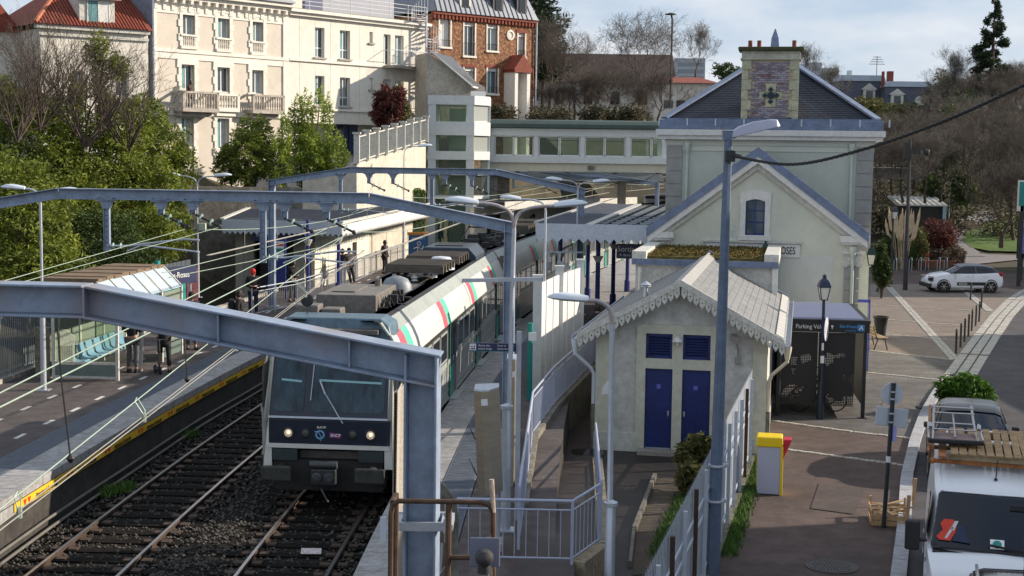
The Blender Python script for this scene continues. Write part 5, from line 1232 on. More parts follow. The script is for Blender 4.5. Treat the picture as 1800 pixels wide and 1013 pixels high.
# ------------------------------------------------------------------ buildings placed on real wall planes
def frame(px0, Y0, t, px1):
 """wall from picture column px0 at distance Y0, running (1, t), to column px1 -> origin, yaw, length"""
 X0 = (px0 - 900) / FPX * Y0; k = (px1 - 900) / FPX
 Y1 = (Y0 - t * X0) / (1 - t * k); X1 = k * Y1
 return Vector((X0, Y0,0)), math.atan2(t, 1), math.hypot(X1 - X0, Y1 - Y0)
def onwall(o, rz, px, py):
 d = ROT @ Vector(((px - 900) / FPX, -(py - 506.5) / FPX, -1.0)); n = Vector((math.sin(rz),-math.cos(rz),0)); c = Vector((0,0, CAM_H))
 t = (o - c).dot(n) / d.dot(n); p = c + d * t - o
 return p.x * math.cos(rz) + p.y * math.sin(rz), p.z
def rects(o, rz, L):
 r_ = []
 for x0, y0, x1, y1 in L:
  a, zt = onwall(o, rz, x0, y0); b, zb_ = onwall(o, rz, x1, y1); r_.append((a, b, zb_, zt))
 return r_
m_wframe = mat('window_white', (.68,.70,.70),.45,0,.04)
m_curt = mat('teal_curtain', (.10,.26,.28),.6,0,.2,3)
m_pale_c = mat('pale_curtain', (.40,.44,.44),.6,0,.2,3)
def window(root, h, bars=1, trans=0, name='window', y=.20, m=None, glass=None):
 x0, x1, z0, z1 = h; m = m or m_wframe; W_, H_ = x1 - x0, z1 - z0; f = .055
 q = MB(); q.box(0, f, 0,.05,0, H_).box(W_ - f, W_, 0,.05,0, H_).box(0, W_, 0,.05,0, f).box(0, W_, 0,.05, H_ - f, H_)
 xsn = [W_ * (i + 1) / (bars + 1) for i in range(bars)]
 for x in xsn: q.box(x - .03, x + .03,-.002,.052,0, H_)
 if trans: q.box(0, W_, -.004,.054, H_ * trans - .03, H_ * trans + .03)
 wo = q.build(name, m, root, loc=(x0, y, z0)); ed = [0] + xsn + [W_]
 for i in range(len(ed) - 1):
  g_ = glass or (m_glass_bl if rnd.random() < .3 else (m_curt if (i % 2 == 0) else m_pale_c))
  MB().box(ed[i] + .03, ed[i + 1] - .03,.02,.03,.04, H_ - .04).build('pane', g_ if not isinstance(g_, list) else g_[i % len(g_)], wo)
 return wo
def baluster_mesh(h, m, r=.055):
 return MB().lathe([(r * .9,0),(r * .9, h * .08),(r * .45, h * .14),(r, h * .35),(r * .5, h * .72),(r * .8, h * .8),(r * .9, h)],(0,0,0),8).mesh('baluster', m, True)
# ---- ornate facade A
m_fa = mat('facade_ochre_render', (.58,.53,.46),.85,0,.05,.6,.2,60, dirt=.08); m_ft = mat('facade_cream_stone', (.74,.71,.64),.8,0,.06,.8,.15,60, dirt=.12)
oA, rA, LA = frame(265,78.2,1.2,505)
A = thing('ornate_apartment_house', 'cream apartment house with quoined windows and three stone balconies', 'building', oA, rA)
top = onwall(oA, rA, 380,8)[1] + .25
wA = rects(oA, rA, [(320,15,342,62),(382,22,403,68),(443,30,462,74),(318,113,341,158),(381,118,403,162),(442,123,462,165),(381,208,402,262),(442,213,461,265),(318,206,340,258)])
q = MB(); wall_open(q, 0, LA, 4.5, top, wA, .35); q.build('wall', m_fa, A)
MB().box(0, LA, .9,8,4.5, top).box(0,.35,.35,.9,4.5, top).box(LA - .3, LA, .35,.9,4.5, top).build('building_core', m_fa, A)
for k, h in enumerate(wA):
 window(A, h, 1,0)
 x0, x1, z0, z1 = h; q = MB()
 for s, xx in ((-1, x0),(1, x1)):
  z = z0 - .75; i = 0
  while z < z1 + .1:
   w_ = .30 if i % 2 else .20; q.box(*sorted((xx, xx + s * w_)),-.07,.1, z, min(z + .38, z1 + .3)); z += .39; i += 1
 q.box(x0 - .28, x1 + .28,-.08,.1, z1, z1 + .32); q.build('window_surround', m_ft, A)
bm_ = baluster_mesh(.52, m_ft, .05)
for h in wA[:3]:
 x0, x1, z0, z1 = h; MB().box(x0 - .16, x1 + .16,-.14,.2, z0 - .10, z0).box(x0 - .16, x1 + .16,-.14,.2, z0 - .80, z0 - .64).build('balustrade_rail', m_ft, A)
 for i in range(6): link('baluster', bm_, A, (x0 + (x1 - x0) * (i + .5) / 6,-.06, z0 - .63))
m_bal = mat('weathered_balcony', (.42,.39,.35),.9,0,.2,2, dirt=.3)
for k, (a, b, c, d, y_) in enumerate(((302,160,366,197,1.0),(372,164,415,196,.35),(429,166,485,200,.8))):
 x0, zt = onwall(oA, rA, a, b); x1, zb_ = onwall(oA, rA, c, d); mm = m_bal if k != 1 else m_ft
 bo = link('balcony', None, A); MB().box(x0, x1,-y_, .05, zb_ - .05, zb_ + .16).box(x0 + .2, x1 - .2,-y_ * .6,.0, zb_ - .3, zb_ - .05).box(x0, x1,-y_, -y_ + .16, zt - .12, zt).box(x0, x0 + .14,-y_, 0, zt - .12, zt).box(x1 - .14, x1,-y_, 0, zt - .12, zt).box(x0, x0 + .16,-y_, -y_ + .16, zb_ + .16, zt - .12).box(x1 - .16, x1,-y_, -y_ + .16, zb_ + .16, zt - .12).build('balcony_slab', mm, bo)
 b2 = baluster_mesh(zt - zb_ - .28, mm, .06); n = max(4, int((x1 - x0 - .3) / .19))
 for i in range(n): link('baluster', b2, bo, (x0 + .22 + (x1 - x0 - .44) * (i + .5) / n, -y_ + .08, zb_ + .16))
zc = onwall(oA, rA, 380,98)[1]; zc2 = onwall(oA, rA, 420,200)[1]
MB().box(0, LA, -.12,.0, zc, zc + .18).box(0, LA, -.06,0, zc - .35, zc).box(0, LA, -.10,0, zc2 - .2, zc2 + .05).build('string_course', m_ft, A)
q = MB(); q.box(-.05,.42,-.08,.05,4.5, top).box(LA - .42, LA + .0,-.08,.05,4.5, top); q.build('corner_strip', m_ft, A)
q = MB(); q.box(-.1, LA + .05,-.55,.1, top, top + .22).box(-.1, LA, -.3,.1, top - .22, top).box(0, LA, -.05,0, top - 1.0, top - .22); q.build('cornice', m_ft, A)
cm = MB().prism([(-.01,0),(-.34,0),(-.30,-.22),(-.12,-.34),(-.10,-.62),(-.01,-.66)],-.09,.09, 'x').mesh('corbel', m_ft)
for i in range(17): link('corbel', cm, A, (.35 + i * (LA - .7) / 16,0, top - .22))
MB().box(-.2, LA, -.7,8, top + .22, top + .34).loft([[(0,-.5, top + .34),(LA, -.5, top + .34),(LA, .6, top + 2.6),(0,.6, top + 2.6)],[(0,8, top + .34),(LA, 8, top + .34),(LA, 7, top + 2.6),(0,7, top + 2.6)]]).build('zinc_mansard', mat('zinc_grey_roof', (.22,.24,.27),.5,.3,.1,2), A)
# ---- plain white wing B
m_fb = mat('white_render', (.72,.69,.62),.85,0,.05,.5,.2,50, dirt=.12)
oB = oA + Vector((math.cos(rA), math.sin(rA),0)) * (LA + .004); LB = frame(265,78.2,1.2,745)[2] - LA
B = thing('white_apartment_block', 'plain white rendered block with roof terrace railing beside the spiral stair', 'building', oB, rA)
tB = onwall(oB, rA, 620,33)[1]; bB = onwall(oB, rA, 620,212)[1]
wB = rects(oB, rA, [(553,48,570,102),(597,53,615,105),(649,56,655,76),(674,60,686,115),(694,62,709,115),(553,133,570,186),(597,136,615,188),(649,137,655,158),(674,139,686,190),(694,141,709,190)])
q = MB(); wall_open(q, 0, LB, bB, tB, wB, .3,-.02); q.box(0, LB, -.05,-.02, bB - .25, bB + .02); q.build('wall', m_fb, B)
MB().box(0, LB, .8,8,4.5, tB).box(0,.3,.3,.8,4.5, tB).box(LB - .3, LB, .3,.8,4.5, tB).build('building_core', m_fb, B)
for i, h in enumerate(wB):
 if i in (2,7): MB().box(h[0], h[1],.12,.14, h[2], h[3]).build('narrow_window', m_fb, B)
 else: window(B, h, 1,.32 if i in (0,1,5,6) else 0)
 if i in (0,1,2,5,6,7): MB().box(h[0] - .12, h[1] + .12,-.14,.1, h[2] - .1, h[2]).build('window_sill', mat('stone_sill', (.35,.33,.29),.85,0,.1), B)
zf = onwall(oB, rA, 620,115)[1]; zf2 = onwall(oB, rA, 620,197)[1]
q = MB(); q.box(0, LB, -.14,0, zf, zf + .14).box(0, LB, -.14,0, zf2, zf2 + .12).box(-.1, LB + .1,-.45,.1, tB, tB + .18).box(0, LB, -.25,0, tB - .2, tB); q.build('string_course', m_ft, B)
q = MB(); xx = .9
while xx < LB: q.box(xx, xx + .02,-.026,-.02, bB, tB); xx += 1.25
q.build('panel_joint', mat('joint_grey', (.45,.43,.40),.9,0,.1), B)
MB().box(-.0, LB, -.3,5, tB + .18, tB + .24).build('roof_gravel', mat('roof_gravel', (.22,.21,.17),.9,0,.3,9,.5), B)
tr = thing('terrace_railing', 'thin white railing along the roof terrace above the white block', 'railing', oB + Vector((0,0, tB + .24)), rA)
q = MB()
for zz in (.25,.5,.75,1.0): q.tube([(0,0, zz),(LB, 0, zz)],.018,5)
q.build('rail', m_white, tr)
for i in range(8): MB().cyl((0,0,0),(0,0,1.02),.025,6).build('post', m_white, tr, loc=(LB * i / 7,0,0))
MB().box(2.4,3.9,1.2,5, tB + .24, tB + 3.0).build('roof_room', mat('navy_cladding', (.03,.05,.14),.5,0,.1), B)
MB().box(3.9, LB - 1.6,1.4,5, tB + .24, tB + 2.8).build('roof_room', mat('grey_cladding', (.28,.30,.36),.6,0,.05), B); MB().box(.2,2.4,1.3,5, tB + .24, tB + 2.6).build('roof_room', m_fb, B)
# ground floor glazing, balcony with railing
gx0 = onwall(oB, rA, 588,230)[0]; gx1 = onwall(oB, rA, 640,230)[0]; bb = onwall(oB, rA, 620,272)[1]
for i in range(3): MB().box(gx0 + (gx1 - gx0) * i / 3 + .04, gx0 + (gx1 - gx0) * (i + 1) / 3 - .04,.55,.6, bb, bB - .1).build('glass_door', mat('deep_blue_glass', (.01,.03,.09),.08,0,.1, spec=.8), B)
x0 = onwall(oB, rA, 672,115)[0]; x1 = LB + .1; zb_ = onwall(oB, rA, 690,118)[1]
bo = link('balcony', None, B); MB().box(x0, x1,-1.1,0, zb_ - .12, zb_ + .05).build('balcony_slab', m_conc, bo)
q = MB().tube([(x0,-1.08, zb_ + 1.0),(x1,-1.08, zb_ + 1.0)],.022,6).tube([(x0,-1.08, zb_ + .12),(x1,-1.08, zb_ + .12)],.015,6).tube([(x0,0, zb_ + 1.0),(x0,-1.08, zb_ + 1.0)],.02,6)
for i in range(26): q.tube([(x0 + (x1 - x0) * i / 25,-1.08, zb_),(x0 + (x1 - x0) * i / 25,-1.08, zb_ + 1)],.009,4)
q.build('balcony_railing', m_galv, bo)
# ---- spiral stair
sp = thing('spiral_staircase', 'galvanised outdoor spiral staircase between white block and brick house', 'staircase', P(748,215, Y=94.0) * 1.0)
sp.location.z = 8.2; Hs = P(748,20, Y=94).z - 8.2
MB().cyl((0,0,0),(0,0, Hs),.07,10).build('centre_pole', m_galv, sp)
stp = MB().add([(0,-.04,0),(.95,-.18,0),(.95,.18,0),(0,.04,0),(0,-.04,.04),(.95,-.18,.04),(.95,.18,.04),(0,.04,.04)],[(0,1,2,3),(7,6,5,4),(0,4,5,1),(1,5,6,2),(2,6,7,3),(3,7,4,0)]).mesh('step', m_galv)
ns = int(Hs / .19)
for i in range(ns): link('step', stp, sp, (0,0, i * .19), i * .42)
q = MB(); q.tube([(.95 * math.cos(i * .105),.95 * math.sin(i * .105), i * .19 / 4 + 1.0) for i in range(ns * 4)],.02,5); q.build('handrail', m_galv, sp)
q = MB()
for i in range(ns * 2): q.tube([(.95 * math.cos(i * .21),.95 * math.sin(i * .21), i * .095),(.95 * math.cos(i * .21),.95 * math.sin(i * .21), i * .095 + 1.0)],.010,4)
o = q.build('stair_bars', m_galv, sp); o['kind'] = 'stuff'
# ---- brick house C
m_brk = bpy.data.materials.new('warm_brick'); m_brk.use_nodes = True; n_ = m_brk.node_tree; pb = n_.nodes['Principled BSDF']; pb.inputs['Roughness'].default_value = .85
tc_ = n_.nodes.new('ShaderNodeTexCoord'); vo = n_.nodes.new('ShaderNodeTexVoronoi'); vo.inputs['Scale'].default_value = 7.5; n_.links.new(tc_.outputs['Object'], vo.inputs[0])
cr = n_.nodes.new('ShaderNodeValToRGB'); cr.color_ramp.elements[0].color = (.10,.035,.015,1); cr.color_ramp.elements[1].color = (.34,.17,.08,1); e_ = cr.color_ramp.elements.new(.5); e_.color = (.19,.085,.04,1)
sx_ = n_.nodes.new('ShaderNodeSeparateColor'); n_.links.new(vo.outputs['Color'], sx_.inputs[0]); n_.links.new(sx_.outputs[0], cr.inputs[0]); n_.links.new(cr.outputs[0], pb.inputs['Base Color'])
bu = n_.nodes.new('ShaderNodeBump'); bu.inputs['Strength'].default_value = .6; bu.inputs['Distance'].default_value = .04; n_.links.new(vo.outputs['Distance'], bu.inputs['Height']); n_.links.new(bu.outputs[0], pb.inputs['Normal'])
m_brd = mat('dark_red_brick', (.20,.05,.03),.85,0,.3,6)
oC, rC, LC = frame(756,100,.9,933)
Cb = thing('millstone_brick_house', 'rusty brown millstone house with grey zinc mansard and white shutters', 'building', oC, rC)
tC = onwall(oC, rC, 840,32)[1]
wC = rects(oC, rC, [(773,33,791,83),(816,39,834,99),(857,43,874,90),(911,58,922,100),(857,119,874,165),(816,118,834,165)])
q = MB(); wall_open(q, 0, LC, 6, tC, wC, .35); q.build('wall', m_brk, Cb)
MB().box(0, LC, .9,7,6, tC).box(LC - .3, LC, .35,.9,6, tC).box(0,.3,.35,.9,6, tC).build('building_core', m_brk, Cb)
for i, h in enumerate(wC):
 window(Cb, h, 1,0, glass=(m_white if i == 0 else None)); x0, x1, z0, z1 = h
 MB().box(x0 - .15, x1 + .15,-.1,.1, z0 - .14, z0).box(x0 - .12, x0,-.04,.1, z0, z1).box(x1, x1 + .12,-.04,.1, z0, z1).build('window_surround', m_ft, Cb); MB().box(x0 - .2, x1 + .2,-.05,.1, z1, z1 + .22).build('lintel', m_brd, Cb)
 if i: MB().box(x0 + .02, x1 - .02,.12,.2, z1 - .25, z1).build('shutter_box', m_white, Cb)
 q = MB()
 hh_ = .9 if i == 1 else .45
 for k in range(9): q.tube([(x0 + (x1 - x0) * k / 8,-.1, z0),(x0 + (x1 - x0) * k / 8,-.1, z0 + hh_)],.010,4)
 q.tube([(x0,-.1, z0 + hh_),(x1,-.1, z0 + hh_)],.015,4); q.build('window_guard', m_dark, Cb)
q = MB(); q.box(-.05, LC + .05,-.25,.1, tC, tC + .2)
i = 0
while i * .33 < LC: q.box(i * .33, i * .33 + .16,-.2,0, tC - .28, tC); i += 1
q.build('brick_cornice', m_brd, Cb)
q = MB(); q.loft([[(0,-.35, tC + .2),(LC + .1,-.35, tC + .2),(LC - .5,1.0, tC + 2.8),(.3,1.0, tC + 2.8)],[(0,7.3, tC + .2),(LC + .1,7.3, tC + .2),(LC - .5,6, tC + 2.8),(.3,6, tC + 2.8)]]); q.build('zinc_mansard', mat('zinc_pale', (.20,.22,.26),.45,.3,.1,2), Cb)
q = MB()
for i in range(int(LC / .45)): q.bar((i * .45 + .1,-.37, tC + .22),(i * .43 + .4,.98, tC + 2.8),.05,.05)
q.build('standing_seam', mat('zinc_seam', (.10,.11,.13),.5,.3,.1), Cb)
for a in (.30,.62,.86):
 dx = LC * a; d_ = link('dormer', None, Cb); MB().box(dx - .5, dx + .5,-.1,1.2, tC + .4, tC + 2.5).build('dormer_body', m_fb if a < .5 else m_slate_dk, d_); MB().box(dx - .3, dx + .3,-.14,-.1, tC + .6, tC + 2.1).build('pane', m_glass_dk, d_)
MB().cyl((LC + .1,-.15,6),(LC + .1,-.15, tC + .1),.06,8).build('downpipe', m_galv, Cb)
x_, z_ = onwall(oC, rC, 897,62); MB().lathe([(.38,0),(.38,.06),(.24,.08),(.23,.02),(.01,.02)],(x_, 0, z_),20, axis=(0,-1,0)).build('round_window', m_ft, Cb)
x0, zt = onwall(oC, rC, 886,128); x1, zb_ = onwall(oC, rC, 912,175); MB().box(x0, x0 + .3,-1.2,.0,6, zt).box(x1 - .3, x1,-1.2,0,6, zt).build('porch_pillar', m_white, Cb); MB().box(x0 - .1, x1 + .1,-1.3,0, zt, zt + .2).prism([(x0 - .2, zt + .2),(x1 + .2, zt + .2),((x0 + x1) / 2, zt + 1.3)],-1.3,0).build('porch_roof', m_brd, Cb)
# ---- lean-to house between them
o_ = P(800,168, Y=91); ln = thing('slate_roofed_shed', 'grey walled lean-to with steep dark slate roof beside the spiral stair', 'shed', (o_.x, 91,0),.35)
def lz(y): return P(800, y, Y=91).z
q = MB(); q.prism([(-1.9,7),(2.0,7),(2.0, lz(152)),(-1.9, lz(95))],0,2.6); q.build('shed_wall', mat('grey_cement', (.38,.36,.32),.9,0,.15,1.5, dirt=.3), ln)
q = MB(); q.bar((-2.0,.9, lz(93)),(2.15,.9, lz(150)),2.9,.1,(0,0,1)); q = MB(); q.prism([(-1.5, lz(95) + .05),(2.2, lz(153)),(2.2, lz(153) + .12),(-1.5, lz(93) + .1)],-.25,2.8)
q = MB(); q.add([(-1.6,-.1, lz(93)),(.9,-.9, lz(152) + .0),(2.3,1.4, lz(152)),(.6,2.6, lz(95)),(-1.6,-.1, lz(93) - .1),(.9,-.9, lz(152) - .1),(2.3,1.4, lz(152) - .1),(.6,2.6, lz(95) - .1)],[(0,1,2,3),(7,6,5,4),(0,4,5,1),(1,5,6,2),(2,6,7,3),(3,7,4,0)]); q.build('slate_roof', mat('blue_slate_roof', (.075,.085,.10),.5,0,.2,3), ln)
MB().bar((-1.65,-.16, lz(92)),(.88,-.96, lz(152)),.14,.12).bar((.85,-.95, lz(152) - .05),(2.35,1.4, lz(152) - .05),.12,.1).build('edge_trim', m_white, ln)
MB().box(.9,1.9,-.45,-.35,7.5, lz(160)).build('window', m_wframe, ln)
# ---- left house D with red tiles
oD, rD, LD = frame(75,74,.8,262)
D = thing('red_roofed_house', 'white house with red tiled roof and pedimented dormer behind the bare branches', 'building', oD, rD)
tD = onwall(oD, rD, 170,56)[1]
wD = rects(oD, rD, [(203,127,227,170),(205,180,226,205),(130,125,150,170)])
q = MB(); wall_open(q, 0, LD, 4, tD, wD, .35); q.build('wall', m_fb, D)
MB().box(0, LD, .8,8,4, tD).box(LD - .3, LD, .35,.8,4, tD).build('building_core', m_fb, D); MB().box(-.0,.3,.35,.8,4, tD).build('side_wall', m_fb, D)
for h in wD: window(D, h, 1,0)
MB().box(-.3, LD, -.3,.1, tD, tD + .2).box(-.1, LD, -.12,.1, tD - .35, tD - .2).build('cornice', m_white_d, D)
m_tile = mat('red_tile', (.21,.045,.025),.8,0,.25,3, dirt=.2); q = MB(); dep = 8; rz_ = 2.9
q.add([(-.4,-.4, tD + .2),(LD + .1,-.4, tD + .2),(LD + .1, dep, tD + .2),(-.4, dep, tD + .2),(2.6,3.2, tD + rz_),(LD + .1,3.2, tD + rz_)],[(0,1,5,4),(0,4,3),(3,4,5,2),(1,2,5)]); q.build('tiled_roof', m_tile, D)
q = MB()
for i in range(34):
 x = -.3 + i * (LD + .3) / 34; t = min(1,(x + .4) / 3.0); q.bar((x, -.42, tD + .22),(x if x > 2.6 else x, -.42 + 3.6 * t, tD + .24 + (rz_ - .2) * t),.09,.05)
o = q.build('tile_rolls', m_tile, D); o['kind'] = 'stuff'
q = MB(); q.tube([(-.4,-.4, tD + .26),(2.6,3.2, tD + rz_ + .05)],.12,6).tube([(2.6,3.2, tD + rz_ + .05),(LD, 3.2, tD + rz_ + .05)],.12,6); q.build('ridge_tiles', mat('ridge_orange', (.36,.12,.06),.8,0,.2,4), D)
xa, za = onwall(oD, rD, 140,52); xb, zb_ = onwall(oD, rD, 202,52); dz = onwall(oD, rD, 172,3)[1]; d_ = link('dormer', None, D)
MB().box(xa, xb, .0,3, tD + .1, tD + 1.9).prism([(xa, tD + 1.9),(xb, tD + 1.9),((xa + xb) / 2, dz)],0,3).build('dormer_body', m_white_d, d_)
MB().bar((xa - .25,-.05, tD + 1.75),((xa + xb) / 2,-.05, dz + .15),.5,.12).bar((xb + .25,-.05, tD + 1.75),((xa + xb) / 2,-.05, dz + .15),.5,.12).build('dormer_verge', mat('pink_verge', (.50,.28,.24),.7,0,.1), d_)
window(d_, (xa + .4, xb - .3, tD + .3, tD + 1.65),1, y=-.06, glass=[m_curt, m_white])
MB().box(-6,-.0,3.0,8,4, tD - .1).build('rear_wing', m_fb, D); MB().box(-5.5,-4.6,2.9,3.0, tD - 3.6, tD - 2.2).box(-4.4,-3.8,2.9,3.0, tD - 1.6, tD - .6).build('window', m_curt, D)
MB().prism([(-6.2, tD - .1),(.1, tD - .1),(-1.5, tD + 1.9),(-5.0, tD + 1.9)],2.8,8).build('rear_roof', m_tile, D)
# dark side wall between D and A
MB().box(-.1,.0,-.4,8,4, top + .2).build('party_wall', mat('blue_grey_wall', (.20,.23,.30),.9,0,.2,1., dirt=.3), A)
# ---- retaining walls and terrace fence
m_rw = mat('pale_concrete_wall', (.58,.54,.46),.85,0,.12,.8,.3,20, dirt=.25)
def wallseg(name, lab, a, b, zt0, zt1, z0=.3, t=.35, m=None, cat='wall'):
 q = MB(); d = (Vector((b[0], b[1],0)) - Vector((a[0], a[1],0))).normalized(); x = Vector((-d.y, d.x, 0)) * t
 A_, B_ = Vector((a[0], a[1],0)), Vector((b[0], b[1],0))
 q.loft([[A_ + Vector((0,0, z0)), A_ + x + Vector((0,0, z0)), A_ + x + Vector((0,0, zt0)), A_ + Vector((0,0, zt0))],[B_ + Vector((0,0, z0)), B_ + x + Vector((0,0, z0)), B_ + x + Vector((0,0, zt1)), B_ + Vector((0,0, zt1))]])
 o = q.build(name, m or m_rw); return tag(o, lab, cat)
p1, p2, p3, p4 = P(532,318, Y=70), P(627,318, Y=70.5), P(640,318, Y=78), P(748,318, Y=84)
wallseg('retaining_wall', 'sunlit concrete retaining wall below the bamboo, behind the ticket hall roof', p1, p2, P(532,316, Y=70).z, P(627,288, Y=70.5).z)
wallseg('stair_wall', 'concrete wall stepping up toward the glass lift tower', p2, p4, P(627,288, Y=70.5).z, P(748,250, Y=84).z)
wallseg('lower_wall', 'low grey wall behind the ticket hall canopy under the trees', P(340,335, Y=68), p1, P(340,328, Y=68).z, P(532,330, Y=70).z, m=m_conc_dk)
q = MB(); a, b = p2, p4; tf = thing('terrace_fence', 'pale post and lattice fence on the terrace before the red shrub', 'fence', a)
for i in range(9):
 t = i / 8; p = a.lerp(b, t); z0 = P(627,288, Y=70.5).z * (1 - t) + P(748,250, Y=84).z * t; MB().box(-.14,.14,-.14,.14,0,1.45).box(-.2,.2,-.2,.2,1.45,1.55).build('post', m_white_d, tf, loc=(p.x - a.x, p.y - a.y, z0 - a.z))
 if i < 8:
  p_ = a.lerp(b, t + .125); q = MB(); zz1 = P(627,288, Y=70.5).z * (1 - t - .125) + P(748,250, Y=84).z * (t + .125)
  for k in range(10):
   u = (k + .5) / 10; c = p.lerp(p_, u); zc_ = z0 + (zz1 - z0) * u; q.bar((c.x, c.y, zc_ + .1),(c.x, c.y, zc_ + 1.3),.05,.02,(0,1,0))
  q.bar((p.x, p.y, z0 + 1.3),(p_.x, p_.y, zz1 + 1.3),.05,.06).bar((p.x, p.y, z0 + .12),(p_.x, p_.y, zz1 + .12),.05,.06); q.xf(Matrix.Translation(-a)).build('lattice_panel', m_white_d, tf)
# ---- lift tower and footbridge
m_fr = mat('grey_white_frame', (.58,.62,.62),.5,0,.05,1.5, dirt=.1); m_gg = glassmat('greenish_pane', (.90,.96,.90), a=.05)
YT = 86.0; TX = lambda px: (px - 900) / FPX * YT; TZ = lambda py, px=800: P(px, py, Y=YT).z
x0, x1, x2 = TX(750), TX(821), TX(852); tw = thing('lift_tower', 'glazed white framed lift tower at the left end of the footbridge', 'lift tower', (x0, YT, 0))
W1, W2 = x1 - x0, x2 - x0
for xx, yy in ((0,0),(W1 - .15,-.001),(W2 - .3,1.6),(0,3.4),(W2 - .3,3.4)): MB().box(xx, xx + .46, yy, yy + .46,.9, TZ(172)).build('column', m_fr, tw)
levels = [(168,184),(214,238),(266,281),(298,308),(344,350)]
for a, b in levels: q = MB(); q.add([(-.03,-.03, TZ(b)),(W1 + .33,-.03, TZ(b)),(W2 + .18,1.5, TZ(b)),(W2 + .18,4, TZ(b)),(-.03,4, TZ(b))] + [(-.03,-.03, TZ(a)),(W1 + .33,-.03, TZ(a)),(W2 + .18,1.5, TZ(a)),(W2 + .18,4, TZ(a)),(-.03,4, TZ(a))],[(4,3,2,1,0),(5,6,7,8,9)] + [(i, (i + 1) % 5,(i + 1) % 5 + 5, i + 5) for i in range(5)]); q.build('floor_band', m_fr, tw)
ed = [184,214,238,266,281,298,308,344,350,440]
for i in range(0,10,2):
 for k in range(2):
  xa = .46 + (W1 - .6) * k / 2; MB().box(xa + .02, xa + (W1 - .6) / 2 - .02,.1,.12, TZ(ed[i + 1]), TZ(ed[i])).build('pane', m_gg, tw)
 q = MB(); q.quad((W1 + .25,.15, TZ(ed[i + 1])),(W2 + .05,1.6, TZ(ed[i + 1])),(W2 + .05,1.6, TZ(ed[i])),(W1 + .25,.15, TZ(ed[i]))); q.build('side_pane', m_gg, tw)
 MB().box(.4, W2 - .1,3.5,3.52, TZ(ed[i + 1]), TZ(ed[i])).build('rear_pane', m_gg, tw)
MB().box(1.2,2.2,1.6,2.8,.9, TZ(190)).build('lift_shaft', mat('shaft_green', (.20,.27,.22),.5,0,.15,2), tw)
fb = thing('footbridge', 'covered white footbridge with long glazed bays joining tower and station', 'footbridge', (TX(852),89.5,0)); YB = 89.5
BX = lambda px: (px - 900) / FPX * YB - TX(852); BZ = lambda py, px=1000: P(px, py, Y=YB).z
L_ = BX(1180)
q = MB(); pr = [(0, BZ(227)),(-.35, BZ(225)),(-.30, BZ(219)),(.1, BZ(213)),(1.5, BZ(210)),(2.9, BZ(213)),(3.3, BZ(219)),(3.3, BZ(227))]; q.prism([(y, z) for y, z in pr],-.1, L_, 'x'); q.build('rounded_roof', mat('dark_green_roof', (.03,.055,.045),.5,.1,.2,1.5), fb)
MB().box(0, L_, 0,.2, BZ(240), BZ(227)).box(0, L_, 2.8,3, BZ(240), BZ(227)).box(0, L_, -.12,3.1, BZ(287), BZ(275)).build('frame_band', m_fr, fb)
MB().box(0, L_, .05,2.9, BZ(303), BZ(287)).build('deck_beam', mat('beige_panel', (.55,.53,.42),.7,0,.08,1.2, dirt=.1), fb); MB().box(0, L_, .2,2.7, BZ(287) + .01, BZ(285) + .02).build('deck', m_conc, fb)
for xx in (862,939,1020,1100,1163):
 for yy in (0.03,2.8): MB().box(BX(xx) - .14, BX(xx) + .14, yy, yy + .15, BZ(275), BZ(240)).build('post', m_fr, fb)
bays = [(866,900,935),(943,980,1016),(1024,1059,1096),(1104,1141,1163)]
for a, b, c in bays:
 for u, v in ((a, b),(b, c)):
  for yy in (.1,2.88):
   w_ = MB().box(BX(u) + .02, BX(u) + .07, yy, yy + .04, BZ(275), BZ(240)).box(BX(v) - .07, BX(v) - .02, yy, yy + .04, BZ(275), BZ(240)).box(BX(u), BX(v), yy, yy + .04, BZ(242), BZ(240)).box(BX(u), BX(v), yy, yy + .04, BZ(275), BZ(273)).build('window', m_wframe, fb); MB().box(BX(u) + .07, BX(v) - .07, yy + .015, yy + .025, BZ(273), BZ(242)).build('pane', m_gg, w_)
for a in (905,990,1075,1150): MB().bar((BX(a),0, BZ(303)),(BX(a) + .2,-1.3, BZ(303) - .0),.05,.06).build('awning_arm', m_dark, fb)
MB().add([(BX(925),-1.4, BZ(318)),(BX(1160),-1.4, BZ(316)),(BX(1160),0, BZ(302)),(BX(925),0, BZ(302))],[(0,1,2,3)]).build('glass_awning', mat('smoked_glass', (.10,.12,.13),.1,0,.1, spec=.8), fb)
MB().box(BX(1030), BX(1042),-.05,.05, BZ(298), BZ(291)).build('vent_plate', m_conc_dk, fb)
for xx in (858,1085): MB().box(BX(xx), BX(xx) + .5,.6,1.1,.9, BZ(303)).build('pier', m_conc, fb)
# ------------------------------------------------------------------ ticket hall and fittings of the far platform
oh = Vector((-12.3,62.2,0)); yh_ = -.12
hall = thing('ticket_hall', 'white ticket hall on the far platform under a dark ribbed canopy', 'ticket hall', oh, yh_)
m_tw = mat('hall_white_wall', (.70,.68,.60),.8,0,.06,1.2,.1,60, dirt=.12); m_wd = mat('hall_shade_wall', (.46,.46,.40),.85,0,.1,1, dirt=.2)  # second wall is the hall's white darkened, shade put into its colour
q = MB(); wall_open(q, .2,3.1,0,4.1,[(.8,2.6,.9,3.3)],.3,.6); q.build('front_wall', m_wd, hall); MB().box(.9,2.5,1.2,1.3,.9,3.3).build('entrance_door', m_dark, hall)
MB().box(0,.35,.5,.9,0,4.05).build('corner_pillar', m_wd, hall)
